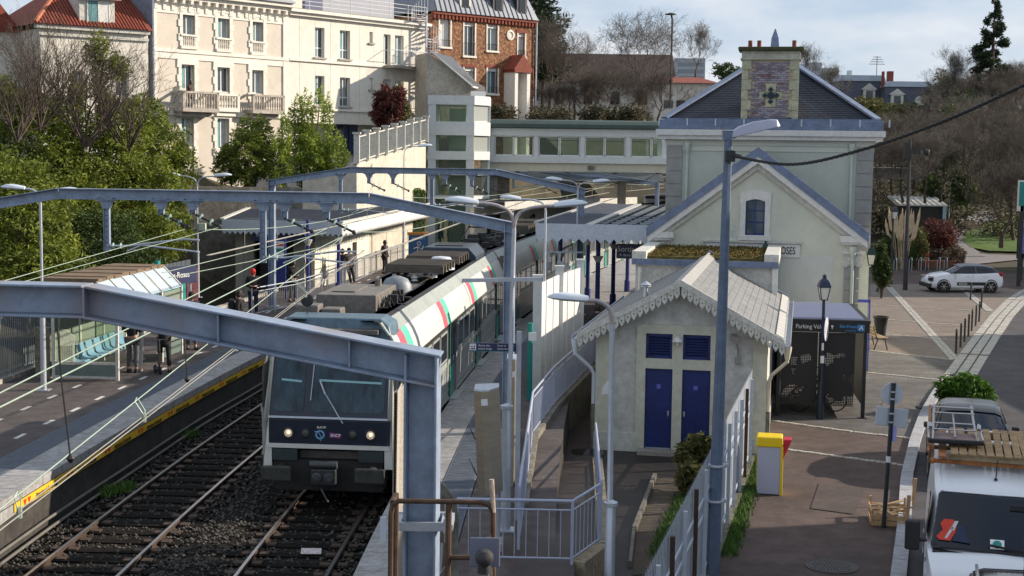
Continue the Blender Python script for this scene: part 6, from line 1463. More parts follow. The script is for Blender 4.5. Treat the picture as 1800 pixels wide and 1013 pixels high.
# lit side wall facing the tracks, panelled
q = MB(); wall_open(q, .0,9.2,0,3.85,[(.4,1.3,.95,3.0),(6.6,7.3,.95,2.7)],.3,0); so = q.build('side_wall', m_tw, hall); so.rotation_euler[2] = R(90) - .09; so.location = (3.1,.62,0)
for xa, xb, z1 in ((.4,1.3,3.0),(6.6,7.3,2.7)): MB().box(xa, xb, .2,.25,.95, z1).build('door', m_dark, so)
q = MB()
for i in range(9): q.box(i * 1.03, i * 1.03 + .02,-.008,0,.2,3.8)
for z in (1.3,2.2,3.1): q.box(0,9.2,-.008,0, z, z + .02)
q.build('panel_joint', mat('joint_dark', (.35,.33,.3),.9,0,.1), so)
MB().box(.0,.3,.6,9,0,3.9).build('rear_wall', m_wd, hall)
c0, c1, c2_, c3_ = Vector((-12.6,61.6,0)), Vector((-7.3,60.6,0)), Vector((-4.6,82,0)), Vector((-13.2,81,0))
zo = {0: 0,1: 0,2: .12,3: .5}; U = lambda p, k, h: p + Vector((0,0, ZC + zo[k] + h))
cn = thing('hall_canopy', 'flat canopy with dark ribs and toothed pale fascia over the ticket hall', 'canopy', c0); inv = Matrix.Translation(-c0); ZC = 4.0
q = MB(); q.slab([tuple(U(p, k, 0)) for k, p in enumerate((c0, c1, c2_, c3_))],.12); q.xf(inv).build('canopy_roof', m_corr, cn)
q = MB()
for i in range(34):
 t = (i + .5) / 34; q.bar(U(c0,0,.05).lerp(U(c3_, 3,.05), t), U(c1,1,.05).lerp(U(c2_, 2,.05), t),.13,.10)
o = q.xf(inv).build('roof_ribs', bpy.data.materials['roof_rib_dark'], cn); o['kind'] = 'stuff'
fw = bpy.data.materials['fascia_blue_white']
q = MB(); valance(q, c0, c1, ZC + .1,.50,.24,.14); q.xf(inv).build('front_fascia', fw, cn); q = MB(); valance(q, c1, c2_, ZC + .1,.50,.24,.16); q.xf(inv).build('track_fascia', m_white, cn)
q = MB(); q.bar(U(c0,0,.12), U(c3_, 3,.12),.2,.06).bar(U(c1,1,.1), U(c2_, 2,.1),.14,.05); q.xf(inv).build('edge_gutter', m_white_d, cn)
def bluecol(loc, h, parent, lab=None):
 c = MB(); c.tube([(0,0,0),(0,0,.5),(0,0,.55),(0,0, h)],[.15,.13,.085,.075],10); o = c.build('column', m_blue, parent); o.location = loc; MB().lathe([(.085,0),(.18,.2),(.2,.25)],(0,0, h * .68),10).build('column_capital', m_white_d, o); return o
for px_, py_ in ((541,527),(595,519)):
 p = P(px_, py_, z=PZ); bluecol((p.x - c0.x, p.y - c0.y, PZ),3.3, cn)
for px_, py_, h in ((700,462,3.0),(722,455,2.6),(779,430,2.6)):
 p = P(px_, py_, z=PZ); bt = thing('blue_post_lamp', 'slim blue post with white glass head, %s' % {700: 'right of the waiting woman', 722: 'behind the blue poster column', 779: 'beside the standing group'}[px_], 'lamp post', p, 0, 'slim blue posts on the far platform'); MB().cyl((0,0,0),(0,0, h),.05,8).build('post', m_blue, bt); MB().lathe([(.06,0),(.19,.3),(.15,.34),(.01,.36)],(0,0, h),10).build('lamp_glass', m_globe, bt)
sg = thing('exit_sign', 'long dark exit sign under the ticket hall canopy front', 'sign', Vector((-9.9,61.3,3.45)),-.14); MB().box(-1.4,1.4,-.05,.05,-.25,.25).build('sign_panel', m_navy, sg); text('Sortie', .30, m_wprint, sg, (-1.2,-.056,.03), UPR, 'sign_lettering', align='LEFT')
# station map panel on the hall
pn = thing('information_board', 'blue and white information board by the hall entrance', 'information board', P(487,525, z=PZ),-.12)
MB().box(-.38,.38,-.04,.04,.7,2.5).build('board', m_blue, pn); MB().box(-.32,.32,-.05,-.041,1.75,2.4).build('map_sheet', m_wprint, pn); MB().box(-.32,.32,-.052,-.05,1.95,2.1).build('map_band', m_teal, pn); MB().box(-.3,.3,-.052,-.05,2.2,2.3).build('map_band', m_red, pn); MB().box(-.40,-.34,-.03,.03,0,.7).box(.34,.40,-.03,.03,0,.7).build('board_legs', m_blue, pn)
# poster column
pc = thing('poster_stand', 'blue poster stand with white line figure and orange top, past the railing', 'poster', P(735,462, z=PZ),.05)
MB().box(-.55,.55,-.12,.12,0,1.55).build('panel_body', mat('poster_blue', (.02,.10,.26),.4,0,.1), pc); MB().box(-.6,.6,-.15,.15,1.55,1.7).build('panel_top', mat('orange_top', (.45,.20,.04),.6,0,.1), pc)
q = MB(); q.tube([(-.2,0,.2),(-.05,0,.55),(.15,0,.35),(.25,0,.15)],.03,5).tube([(-.05,0,.55),(.0,0,.9),(.2,0,.75),(.3,0,.95)],.03,5).tube([(0,0,.9),(-.25,0,.8)],.03,5).tube([(.05 + .1 * math.cos(a),0,1.08 + .1 * math.sin(a)) for a in [k * .7 for k in range(10)]],.02,5); q.build('line_figure', m_wprint, pc, loc=(0,-.14,0)); text('attends !', .2, m_wprint, pc, (0,-.14,1.38), UPR, 'poster_lettering')
# railings of the far platform
r1 = thing('railing', 'white railing with ticket hall wall behind, running along the far platform', 'railing', P(440,560, z=PZ)); railing(r1,[P(443,557, z=PZ), P(522,540, z=PZ), P(566,524, z=PZ)],1.05,.15,1.6, m=m_galv)
r2 = thing('railing', 'white railing from the leaning pair to the blue poster panel', 'railing', P(570,522, z=PZ)); railing(r2,[P(575,520, z=PZ), P(662,480, z=PZ), P(720,458, z=PZ)],1.1,.16,1.8, m=m_galv)
# low white wall and hedge beyond the hall
wallseg('garden_wall', 'low white wall below the clipped hedge on the far platform', P(626,484, z=PZ), P(772,428, z=PZ),1.95,1.95, m=m_tw)
# fence of the far platform
ff = thing('palisade_fence', 'grey palisade fence behind the glass shelter under the trees', 'fence', T(24,-10.3, PZ))
plm2 = MB().box(-.022,.022,-.008,.008,.05,2.15).mesh('pale', mat('grey_pale', (.20,.23,.27),.5,.1,.1)); Y = 24.0; cnt = 0
while Y < 50.5 and cnt < 300:
 o = link('pale', plm2, ff, T(Y, -10.3, PZ) - T(24,-10.3, PZ)); o.rotation_euler[2] = R(90) - math.atan(th(Y)); Y += .125; cnt += 1
for z in (.25,1.85): q = MB(); q.tube([T(24 + i * 2,-10.33, PZ + z) - T(24,-10.3, PZ) for i in range(14)],.025,5); q.build('fence_rail', m_galv, ff)
# glass shelter
sh = thing('platform_shelter', 'glass waiting shelter with sloping panes and brown slatted top on the far platform', 'shelter', Vector((-10.45,37.4, PZ)),-math.atan(th(40)))
SLn, SW = 5.2,1.75
for yy in (0,1.75,3.45, SLn):
 MB().box(-.04,.04, yy - .04, yy + .04,0,2.05).build('post', m_white_d, sh); MB().box(-SW - .04,-SW + .04, yy - .04, yy + .04,0,2.5).build('post', m_white_d, sh); MB().bar((.02, yy, 2.02),(-.55, yy, 2.62),.06,.06).build('rafter', m_white_d, sh)
for i in range(6):
 y0 = SLn * i / 6; y1 = SLn * (i + 1) / 6; MB().add([(.02, y0 + .04,2.04),(.02, y1 - .04,2.04),(-.55, y1 - .04,2.64),(-.55, y0 + .04,2.64)],[(0,1,2,3)]).build('roof_pane', mat('sky_glass', (.42,.50,.56),.12,0,.1,1, spec=.8), sh)
 MB().bar((.03, y1,2.05),(-.56, y1,2.66),.05,.05).build('rafter', m_white_d, sh)
for i in range(9): MB().box(-SW - .3,-.50, SLn * i / 9 + .02, SLn * (i + 1) / 9 - .04,2.62 + (i % 2) * .02,2.70 + (i % 2) * .02).build('roof_slat', mat('brown_slat', (.16,.11,.065),.7,0,.3,3), sh)
for i in range(3):
 y0, y1 = SLn * i / 3, SLn * (i + 1) / 3; MB().box(-SW + .01,-SW + .02, y0 + .06, y1 - .06,.5,2.4).build('back_pane', m_gg, sh); MB().box(-SW - .02,-SW + .02, y0 + .06, y1 - .06,.1,.5).build('lower_panel', mat('green_glass_panel', (.14,.19,.17),.3,0,.15,2), sh)
for y0, y1 in ((3.45, SLn), ): MB().box(-.01,.01, y0 + .06, y1 - .06,.1,.45).build('lower_panel', bpy.data.materials['green_glass_panel'], sh); MB().box(-.01,.01, y0 + .06, y1 - .06,.5,2.0).build('front_pane', m_gg, sh)
MB().box(-SW, -.05,-.01,.01,.1,.40).build('lower_panel', bpy.data.materials['green_glass_panel'], sh); MB().box(-SW, 0,-.03,.03,.42,.48).box(-SW, 0,-.03,.03,.04,.1).build('cross_rail', m_white_d, sh); MB().box(-SW, -.05,-.008,.008,.5,2.0).build('end_pane', m_gg, sh)
MB().box(-1.35,-1.25,.5,4.6,.30,.36).build('bench_beam', m_white_d, sh)
m_seat = mat('pale_blue_seat', (.22,.40,.58),.35,0,.06,3)
pf_ = [(-.42,.80),(-.38,.62),(-.34,.45),(-.26,.40),(-.10,.40),(.02,.43),(.06,.40)]
stm = MB().loft([[(x, y, z) for x, z in pf_] + [(x - .01, y, z - .03) for x, z in pf_[::-1]] for y in (-.22,-.14,0,.14,.22)]).mesh('seat', m_seat, True)
for i in range(7): sc_ = link('bench_seat', stm, sh, (-1.15,.75 + i * .58,0)); sc_.rotation_euler[2] = 0
# white cabinet, concrete post, sign boards, teal gate
cb = thing('trackside_cabinet', 'white louvred cabinet with sloping top edges beside the grey palisade fence', 'cabinet', P(96,664, z=PZ) + Vector((0,.3,0)),.55)
MB().prism([(-.42,0),(.38,0),(.38,1.1),(.18,1.28),(-.22,1.28),(-.42,1.1)],-.28,.28, 'y').build('cabinet_body', m_white, cb, bev=.01); MB().box(-.02,-.01,-.29,-.28,.1,1.2).build('door_gap', m_dark, cb)
for i in range(14): MB().box(-.34 + i * .05,-.32 + i * .05,-.29,-.28,.15,.85).build('louvre', m_white_d, cb)
cp2 = MB().box(-.2,.2,-.18,.18,0,1.35).build('concrete_post', m_conc_dk, loc=P(62,672, z=PZ) + Vector((0,.8,0))); tag(cp2, 'stubby rough concrete post left of the white cabinet', 'post')
nb_ = thing('station_name_board', 'dark blue station name board above the shelter end', 'sign', P(293,486, z=3.15) , R(62)); MB().box(-1.35,1.35,-.04,.04,-.28,.28).build('board', m_navy, nb_); text('Fontenay-aux-Roses', .26, m_wprint, nb_, (0,-.05,0), UPR, 'sign_lettering', sx=.95)
for s in (-1,1): MB().cyl((s * 1.1,0,-2.2),(s * 1.1,0,-.25),.035,8).build('post', m_galv, nb_)
tg = thing('ticket_gate_panels', 'teal steel panels beside the glass shelter', 'panel', P(306,570, z=PZ), R(68));
for i, mm in enumerate((m_teal, m_teal, mat('maroon_panel', (.10,.02,.03),.5,0,.1))): MB().box(-.8 + i * .75,-.1 + i * .75,-.05,.05,.1,2.0 - (i == 2) * .1).build('panel', mm, tg)
MB().box(-1.0,-.85,-.07,.07,0,2.3).build('post', m_teal, tg)
MB().box(-1.35,-1.05,-.02,.02,1.6,2.05).build('number_plate', m_wprint, tg)
text('3', .3, m_black, tg, (-1.2,-.025,1.82), UPR, 'number')
# hall beyond: far part of the platform under the bridge
fw2 = thing('far_platform_building', 'white platform building with green door frames near the footbridge', 'building', Vector((-2.3,84.5,0)), R(55))
q = MB(); wall_open(q, 0,14,0,3.9,[(1.3,2.9,2.0,3.4),(5.2,6.0,.9,3.1),(8.2,9.0,.9,3.1),(11,11.9,.9,3.1)],.3); q.build('wall', m_tw, fw2)
MB().box(1.3,2.9,.15,.2,2.0,3.4).build('pane', m_glass_dk, fw2)
for x in (5.2,8.2,11): MB().box(x, x + .12,-.04,.1,.9,3.2).box(x + .7, x + .82,-.04,.1,.9,3.2).build('door_frame', m_teal, fw2); MB().box(x + .1, x + .7,.12,.16,.9,3.1).build('door', mat('pale_blue_door', (.10,.18,.40),.4,0,.1), fw2)
MB().box(3.2,4.6,-.03,0,1.2,2.9).build('posters', m_pale_c, fw2); MB().box(-.3,15,-2.4,.5,4.1,4.25).build('canopy_roof', m_corr, fw2); MB().box(-.3,15,-2.45,-2.38,3.85,4.3).build('canopy_fascia', m_white_d, fw2)
for x in (1,4.5,8,11.5): MB().cyl((x, -2.1,.9),(x, -2.1,4.1),.06,8).build('column', m_galv, fw2)
nc = thing('beyond_canopy', 'dark canopy over the near platform beyond the footbridge', 'canopy', Vector((9.5,92,0)),-.35); MB().box(-1,3.2,0,26,4.3,4.5).build('canopy_roof', m_corr, nc)
for y in (1,7,13): MB().cyl((.5, y, .9),(.5, y, 4.3),.09,8).build('column', m_white_d, nc)
MB().box(-1.1,-.98,0,26,4.0,4.5).build('canopy_fascia', fw, nc)
q = MB(); q.slab([(-9,104,6.4),(30,104,6.4),(30,112,6.4),(-9,112,6.4)],.8); tag(q.build('road_bridge', m_conc_dk), 'dark road bridge closing the view under the footbridge', 'bridge')
for x in (-1.5,16.5): tag(MB().box(x, x + 1.2,104.5,111.5,-.6,5.7).build('bridge_pier', m_conc_dk), 'dark %s abutment of the road bridge' % ('left' if x < 0 else 'right'), 'abutment')
# ------------------------------------------------------------------ vegetation
def leafmat(name, c1, c2, sc_=1.2):
 m = mat(name, c1,.75,0,.35, sc_, col2=c2); b = m.node_tree.nodes['Principled BSDF']; b.inputs['Subsurface Weight'].default_value = 0
 n = m.node_tree; tr = n.nodes.new('ShaderNodeBsdfTranslucent'); ms = n.nodes.new('ShaderNodeMixShader'); ms.inputs[0].default_value = .30
 src = b.inputs['Base Color'].links[0].from_socket; n.links.new(src, tr.inputs[0]); o = [x for x in n.nodes if x.type == 'OUTPUT_MATERIAL'][0]
 n.links.new(b.outputs[0], ms.inputs[1]); n.links.new(tr.outputs[0], ms.inputs[2]); n.links.new(ms.outputs[0], o.inputs[0]); return m
m_lf = leafmat('yellow_green_leaves', (.035,.075,.010),(.27,.32,.035)); m_lf2 = leafmat('dark_green_leaves', (.025,.055,.012),(.07,.11,.02)); m_bam = leafmat('bamboo_leaves', (.15,.24,.025),(.36,.44,.055))
m_redl = leafmat('dark_red_leaves', (.07,.018,.015),(.15,.04,.03)); m_hedge = leafmat('hedge_leaves', (.03,.09,.008),(.09,.20,.015),3); m_olive = leafmat('olive_leaves', (.07,.085,.02),(.15,.14,.04)); m_bark = mat('bark', (.085,.065,.05),.95,0,.4,6,.8,30); m_twig = mat('twigs', (.10,.085,.07),.9,0,.35,2)
m_twigd = mat('grey_twigs', (.16,.14,.12),.9,0,.3,2); m_pamp = mat('pampas_plume', (.55,.43,.28),.9,0,.2,3); m_needle = leafmat('conifer_needles', (.012,.028,.012),(.035,.06,.02)); m_reed = mat('reed_leaves', (.14,.15,.06),.85,0,.4,5)
def leaves(rs, blobs, n, size, up=.2, shell=.55, droop=0.):
 """leaf quads through the volume of uneven ellipsoids (centre, radii)"""
 vol = np.array([b[1][0] * b[1][1] * b[1][2] for b in blobs]); cnt = np.maximum(1,(n * vol / vol.sum()).astype(int)); C = []
 for (c, r_), k in zip(blobs, cnt):
  d = rs.normal(size=(k, 3)); d /= np.linalg.norm(d, axis=1)[:, None]; q = shell + (1 - shell) * rs.rand(k) ** .6
  bump = 1 + .22 * np.sin(d[:, 0] * 7 + c[0] * 3) * np.cos(d[:, 2] * 6 + c[1]) + .14 * np.sin(d[:, 1] * 13 + d[:, 2] * 11)
  C.append(np.array(c) + d * (q * bump)[:, None] * np.array(r_))
 C = np.concatenate(C)
 keep = np.sin(C[:, 0] * 2.3 + C[:, 2] * 1.7) + np.sin(C[:, 1] * 2.9 - C[:, 2] * 2.1) + rs.normal(0,.9, len(C)) > -1.3; C = C[keep]; k = len(C)
 a = rs.normal(size=(k, 3)); a[:, 2] = a[:, 2] * .7 - droop; a /= np.linalg.norm(a, axis=1)[:, None]; b = np.cross(a, rs.normal(size=(k, 3))); b /= np.linalg.norm(b, axis=1)[:, None]
 s_ = (size * rs.uniform(.6,1.5, k))[:, None]; V = np.stack([C - a * s_, C + b * s_ * .33, C + a * s_, C - b * s_ * .33],1).reshape(-1,3)
 return V, np.arange(4 * k).reshape(-1,4)
def bare(rs, h, spread, levels=5, kids=(3,4), r0=.12, up=.35, first=.3, ratio=.66, n0=6):
 """bare branching tree as tapering tubes -> V, F (trunk and limbs), V2, F2 (twigs)"""
 A, B, RA, RB, LV = [],[],[],[],[]
 def grow(p, d, L, r_, lv):
  steps = 3 if lv < 2 else 2
  for i in range(steps):
   d2 = d + rs.normal(0,.13 + .05 * lv, 3) + np.array([0,0, up * .15]); d2 /= np.linalg.norm(d2); q = p + d2 * L / steps; rr = r_ * (1 - .22 * (i + 1) / steps * 1.6 / 1.6)
   A.append(p); B.append(q); RA.append(r_); RB.append(rr * .9); LV.append(lv); p, d, r_ = q, d2, rr * .9
   if lv < levels and (i > 0 or lv > 0):
    for _ in range(rs.randint(kids[0], kids[1] + 1) if i == steps - 1 else rs.randint(1,3)):
     s_ = rs.normal(size=3); s_ -= s_.dot(d) * d; s_ /= np.linalg.norm(s_); e = d * (1.0 - spread * .4) + s_ * spread * rs.uniform(.6,1.2) + np.array([0,0, up * .5]); e /= np.linalg.norm(e)
     grow(p, e, L * ratio * rs.uniform(.8,1.2), r_ * .62, lv + 1)
 for _ in range(n0 if first == 0 else 1):
  d0 = np.array([0,0,1.]) if first else np.array([rs.normal(0, spread), rs.normal(0, spread),1.]); d0 /= np.linalg.norm(d0); grow(np.zeros(3), d0, h * (first or .42), r0,0 if first else 1)
 A, B, RA, RB, LV = map(np.array, (A, B, RA, RB, LV)); out = []
 sc_ = h / max(.1, B[:, 2].max()); A, B = A * sc_, B * sc_
 for sel, n in ((LV <= 2,5),(LV > 2,3)):
  a, b, ra, rb = A[sel], B[sel], RA[sel], RB[sel]; d = b - a; d /= np.linalg.norm(d, axis=1)[:, None] + 1e-9; ref = np.where(abs(d[:, 2:3]) < .9, np.array([[0,0,1.]]), np.array([[1., 0,0]])); x = np.cross(d, ref); x /= np.linalg.norm(x, axis=1)[:, None]; y = np.cross(x, d)
  an = 2 * np.pi * np.arange(n) / n; rings = [c[:, None] + (x[:, None] * np.cos(an)[None, :, None] + y[:, None] * np.sin(an)[None, :, None]) * np.maximum(r_, .006)[:, None, None] for c, r_ in ((a, ra),(b, rb))]
  V = np.concatenate(rings, 1).reshape(-1,3); o = (np.arange(len(a)) * 2 * n)[:, None, None]; k = np.arange(n); F = np.stack([k, (k + 1) % n, (k + 1) % n + n, k + n],1)[None] + o; out += [V, F.reshape(-1,4)]
 return out
def npmesh(name, V, F, m):
 o = fastmesh(name, V, F, m); me = o.data; bpy.data.objects.remove(o); return me
def blob(px, py, rx, ry, Y, dy=None):
 c = P(px, py, Y=Y); s = FPX / Y; return ((c.x, c.y, c.z),(rx / s, (dy or (rx / s)), ry / s))
def tree(name, label, cat, m, blobs, n, size, seed, trunk=None, grp=None, **kw):
 rs = np.random.RandomState(seed); c = np.mean([b[0] for b in blobs],0); zb = hill(c[0], c[1]) - .1; root = thing(name, label, cat, (c[0], c[1], zb),0, grp); o0 = np.array([c[0], c[1], zb])
 V, F = leaves(rs, blobs, n, size, **kw); link('crown', npmesh('crown', V - o0, F, m), root)
 q = MB(); top = max(b[0][2] for b in blobs) - zb
 for b in blobs[:4]:
  e = Vector(b[0]) - Vector(o0); q.tube([(rs.uniform(-.1,.1), rs.uniform(-.1,.1),0),(e.x * .3, e.y * .3, e.z * .45),(e.x, e.y, e.z)],[.13 if trunk is None else trunk, .08,.03],6)
 q.build('trunk', m_bark, root); return root
G_ = 'leafy evergreens massed on the left bank'
LT = [('far left yellow green evergreen behind the palisade, lowest part by the left edge', m_lf, [(40,400,90,70,50),(20,330,80,60,51),(70,470,80,45,49)],15000),
      ('tall yellow green tree at the left edge below the white house', m_lf, [(60, 250, 85, 70, 56), (20, 200, 60, 50, 57), (110, 310, 60, 60, 55)], 13000),
      ('broad yellow green tree behind the first twin lamp post', m_lf, [(170, 290, 85, 75, 57), (210, 230, 60, 50, 58), (140, 370, 70, 60, 55)], 14000),
      ('dark glossy shrub in the shade below the second portal beam', m_lf2, [(165, 420, 80, 55, 53), (220, 455, 70, 40, 52), (120, 460, 60, 40, 51)], 10000),
      ('rounded green tree left of the hanging portal post, above the fence', m_lf, [(270, 340, 55, 60, 58), (255, 420, 60, 55, 56), (300, 400, 40, 50, 59)], 12000),
      ('loose pale green tree in front of the ornate house corner', m_lf, [(290, 260, 45, 45, 62), (320, 300, 30, 40, 62), (250, 200, 40, 35, 63)], 6500),
      ('dark evergreen in the middle of the left bank', m_lf2, [(110, 200, 50, 40, 60), (190, 330, 60, 60, 60), (230, 400, 60, 60, 60)], 9000)]
for i, (lab, m, bl, n) in enumerate(LT): tree('evergreen_tree', lab, 'tree', m, [blob(*b) for b in bl], int(n * 1.7),.085,20 + i, grp=G_)
tree('bamboo_clump', 'bright feathery bamboo in front of the plain white block', 'bamboo', m_bam, [blob(*b) for b in ((545,280,36,50,72),(524,205,10,42,72),(540,215,14,55,72),(561,190,9,38,73),(575,215,12,45,72),(500,250,12,50,71),(490,285,26,45,71),(590,275,22,40,72),(512,225,9,40,72))],20000,.085,31, trunk=.05, grp='bamboo clumps', droop=.3)
tree('bamboo_clump', 'darker bamboo clump below the balconies of the ornate house', 'bamboo', m_lf, [blob(*b) for b in ((435,280,40,50,71),(400,290,25,35,71),(460,240,22,35,72),(430,225,14,22,72))],15000,.085,32, trunk=.05, grp='bamboo clumps', droop=.3)
tree('red_leaved_shrub', 'dark red leaved shrub before the white block beside the stair', 'shrub', m_redl, [blob(*b) for b in ((683,188,26,34,82),(700,170,14,16,82),(670,200,18,22,82))],6500,.11,33)
tree('olive_shrub', 'small green bushy crown rising behind the dark red shrub', 'shrub', m_olive, [blob(*b) for b in ((700,163,13,14,83),(708,200,14,24,83))],1600,.10,34)
def boxhedge(label, a, b, z0, z1, t, m, n, size, seed, name='hedge'):
 rs = np.random.RandomState(seed); a, b = Vector(a), Vector(b); d = (b - a); x = Vector((-d.y, d.x, 0)).normalized(); k = n; u, v, w_ = rs.rand(k), rs.uniform(0,1, k), rs.rand(k)
 f = rs.randint(0,3, k); v = np.where(f == 0, rs.rand(k) * .12, v); w_ = np.where(f == 1,1 - rs.rand(k) * .08, w_); C = np.array(a)[None] + u[:, None] * np.array(d)[None] + v[:, None] * np.array(x)[None] * t; C[:, 2] = z0 + (z1 - z0) * w_ + .06 * np.sin(u * 25)
 q = rs.normal(size=(k, 3)); q /= np.linalg.norm(q, axis=1)[:, None]; p = np.cross(q, rs.normal(size=(k, 3))); p /= np.linalg.norm(p, axis=1)[:, None]; V = np.stack([C - q * size, C + p * size * .5, C + q * size, C - p * size * .5],1).reshape(-1,3)
 o = fastmesh(name, V, np.arange(4 * k).reshape(-1,4), m); tag(o, label, 'hedge')
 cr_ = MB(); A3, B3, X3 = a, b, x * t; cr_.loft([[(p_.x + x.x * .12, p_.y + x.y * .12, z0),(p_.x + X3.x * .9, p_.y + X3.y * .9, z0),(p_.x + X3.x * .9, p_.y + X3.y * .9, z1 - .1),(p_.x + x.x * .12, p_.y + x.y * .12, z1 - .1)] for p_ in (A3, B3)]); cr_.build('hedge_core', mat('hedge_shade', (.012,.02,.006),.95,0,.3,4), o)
 return o
boxhedge('clipped hedge on the low white wall beside the ticket hall', P(632,441, z=1.95), P(708,417, z=1.95),1.95,3.7,1.3, m_hedge, 9000,.05,41)
boxhedge('darker clipped hedge farther along behind the slim blue posts', P(710,416, z=1.95), P(765,402, z=1.95),1.95,4.3,1.3, m_lf2,6000,.05,42)
boxhedge('small clipped green hedge beside the lift tower foot', P(672,395, Y=79), P(750,395, Y=82),1.5, P(700,333, Y=80).z, 1.5, m_hedge, 7000,.06,43)
for i, (bl, n, m, lab, nm) in enumerate([([(1698,690,46,30,39.5),(1672,680,25,20,39.5),(1720,705,26,28,39)],9000, m_hedge, 'bright green feathery bush behind the dark parked car', 'roadside_bush'),
                  ([(1222, 800, 34, 30, 29.8), (1238, 790, 20, 26, 29.6), (1215, 840, 26, 30, 29)], 4200, m_olive, 'straggly half bare shrub in the bed by the fence, before the blue door', 'garden_shrub'),
                  ([(1647, 415, 35, 30, 96), (1660, 425, 24, 22, 96)], 7000, m_redl, 'round dark red shrub beyond the bicycle racks', 'round_shrub'),
                  ([(1612, 425, 20, 28, 94), (1600, 440, 14, 22, 93), (1622, 440, 10, 20, 93)], 4500, m_olive, 'upright yellow green shrub right of the pampas grass', 'garden_shrub'),
                  ([(1548, 465, 14, 40, 72), (1556, 480, 12, 26, 72)], 3800, m_lf2, 'dark green shrub against the station side wall', 'garden_shrub'),
                  ([(1570, 440, 24, 36, 92), (1590, 450, 22, 26, 92)], 4500, m_lf2, 'dark clump of reed leaves under the pampas plumes', 'reed_clump'),
                  ([(1655, 452, 28, 16, 95), (1680, 445, 16, 16, 95)], 2800, leafmat('brownish_leaves', (.08, .06, .04), (.14, .10, .07)), 'low brownish shrub beside the path', 'garden_shrub')]):
 tree(nm, lab, 'shrub', m, [blob(*b) for b in bl], n, .085 if i < 3 else .10,50 + i, trunk=.04, shell=.4)
rs = np.random.RandomState(9); q = MB()
bd_ = (2.5,24.5,4.4,30.2)
def grassblades(name, label, pts, n, h, seed, m=m_grass, kind='stuff'):
 rs = np.random.RandomState(seed); idx = rs.randint(0, len(pts), n); C = np.array([pts[i] for i in idx]) + np.stack([rs.normal(0,.09, n), rs.normal(0,.16, n), np.zeros(n)],1); a = rs.rand(n) * 6.28; t = np.stack([np.cos(a), np.sin(a), np.zeros(n)],1) * .012 * (h / .12) ; u = np.stack([rs.normal(0,.4, n), rs.normal(0,.4, n), np.ones(n)],1) * (h * rs.uniform(.5,1.3, n))[:, None]
 V = np.stack([C - t, C + t, C + u],1).reshape(-1,3); return tag(fastmesh(name, V, np.arange(3 * n).reshape(-1,3), m), label, None, kind=kind)
grassblades('grass_strip', 'bright grass tufts along the foot of the white fence', [(fx(Y) + .22, Y, 0) for Y in np.linspace(25,33,60)],5000,.13,3)
grassblades('grass_bed', 'grass growing in the bed beside the lower path', [(2.75 + .22 * (Y - 25) + dx, Y, .02) for Y in np.linspace(24.6,29,30) for dx in (0,.25,.5)],9000,.11,4)
grassblades('weeds', 'green weeds sprouting from the ballast', [tuple(P(x, y, z=-.05)) for x, y in ((192,866),(222,860),(335,766),(195,868))],500,.16,5)
# pampas plumes
pp = thing('pampas_grass', 'tall pampas grass with many cream plumes beside the dark lamp mast', 'pampas grass', (P(1585,470, Y=91).x, 91,0))
for i in range(24):
 a = rnd.uniform(-1.0,1.0); h = rnd.uniform(2.9,4.2); q = MB(); q.tube([(a * .3, rnd.uniform(-.3,.3),0),(a * .7,0, h * .6),(a * 1.0,0, h * .68),(a * 1.12,0, h * .85),(a * 1.2,0, h)],[.012,.012,.09,.10,.01],6); q.build('plume', m_pamp, pp)
# ---- bare trees: three shared shapes
def shape(seed, **kw):
 o = bare(np.random.RandomState(seed), **kw); return npmesh('trunk', o[0], o[1], m_bark), npmesh('crown', o[2], o[3], m_twig)
S1 = shape(1, h=9., spread=.75, levels=5, r0=.16, up=.5, first=.28); S2 = shape(2, h=9., spread=.55, levels=5, r0=.15, up=.7, first=.22); S3 = shape(3, h=6., spread=.5, levels=4, r0=.06, up=.55, first=0, kids=(1,3), n0=9)
print('bare', [len(s[1].polygons) for s in (S1, S2, S3)])
S3[1].materials[0] = m_bark; S4 = (S2[0], S2[1].copy()); S4[1].materials[0] = m_twigd
def btree(label, px, pyb, pyt, Y, S=S1, rz=0., grp=None, name='bare_tree', wide=1., z=None):
 b = P(px, pyb, Y=Y); t = P(px, pyt, Y=Y); H = t.z - b.z; h0 = 9. if S is not S3 else 6.
 r_ = thing(name, label, 'tree', (b.x, Y, b.z), rz, grp)
 for nm, me in (('trunk', S[0]),('crown', S[1])): link(nm, me, r_)
 r_.scale = (H / h0 * wide, H / h0 * wide, H / h0); return r_
BT = 'bare winter trees on the skyline'
for a in [('tall spreading bare tree behind the footbridge, tallest of its row', 1118,215,8,118, S1,.3),('bare tree between the brick house and the middle of the footbridge', 1010,215,45,112, S1,1.9),
          ('wide vase shaped bare tree left of the station roof', 1222, 140, 32, 150, S4, .8), ('slender bare tree right above the brick house corner', 965, 200, 10, 125, S2, 2.4),
          ('bare tree standing just right of the station chimney', 1420, 170, 70, 140, S2, 4.0), ('faint bare tree before the grey far block', 1455, 200, 105, 170, S4, 1.0),
          ('feathery bare tree left of the tall conifer', 1675, 210, 75, 150, S4, 5.), ('bare tree at the far right edge of the skyline', 1790, 220, 100, 140, S1, 2.2)]: btree(*a[:5], S=a[5], rz=a[6], grp=BT)
btree('bare brown street tree on the lawn with a dark trunk', 1760,436,270,100, S2,1.2, wide=1.7)
btree('thinner bare tree behind the street tree on the lawn', 1782,425,250,108, S1,2.2, wide=1.2)
G2_ = 'brown bare trees of the wooded slope'; rs = np.random.RandomState(77); k = 0
POS = ['left edge of the slope', 'upper part of the slope', 'middle of the slope', 'right part of the slope', 'far right of the slope']
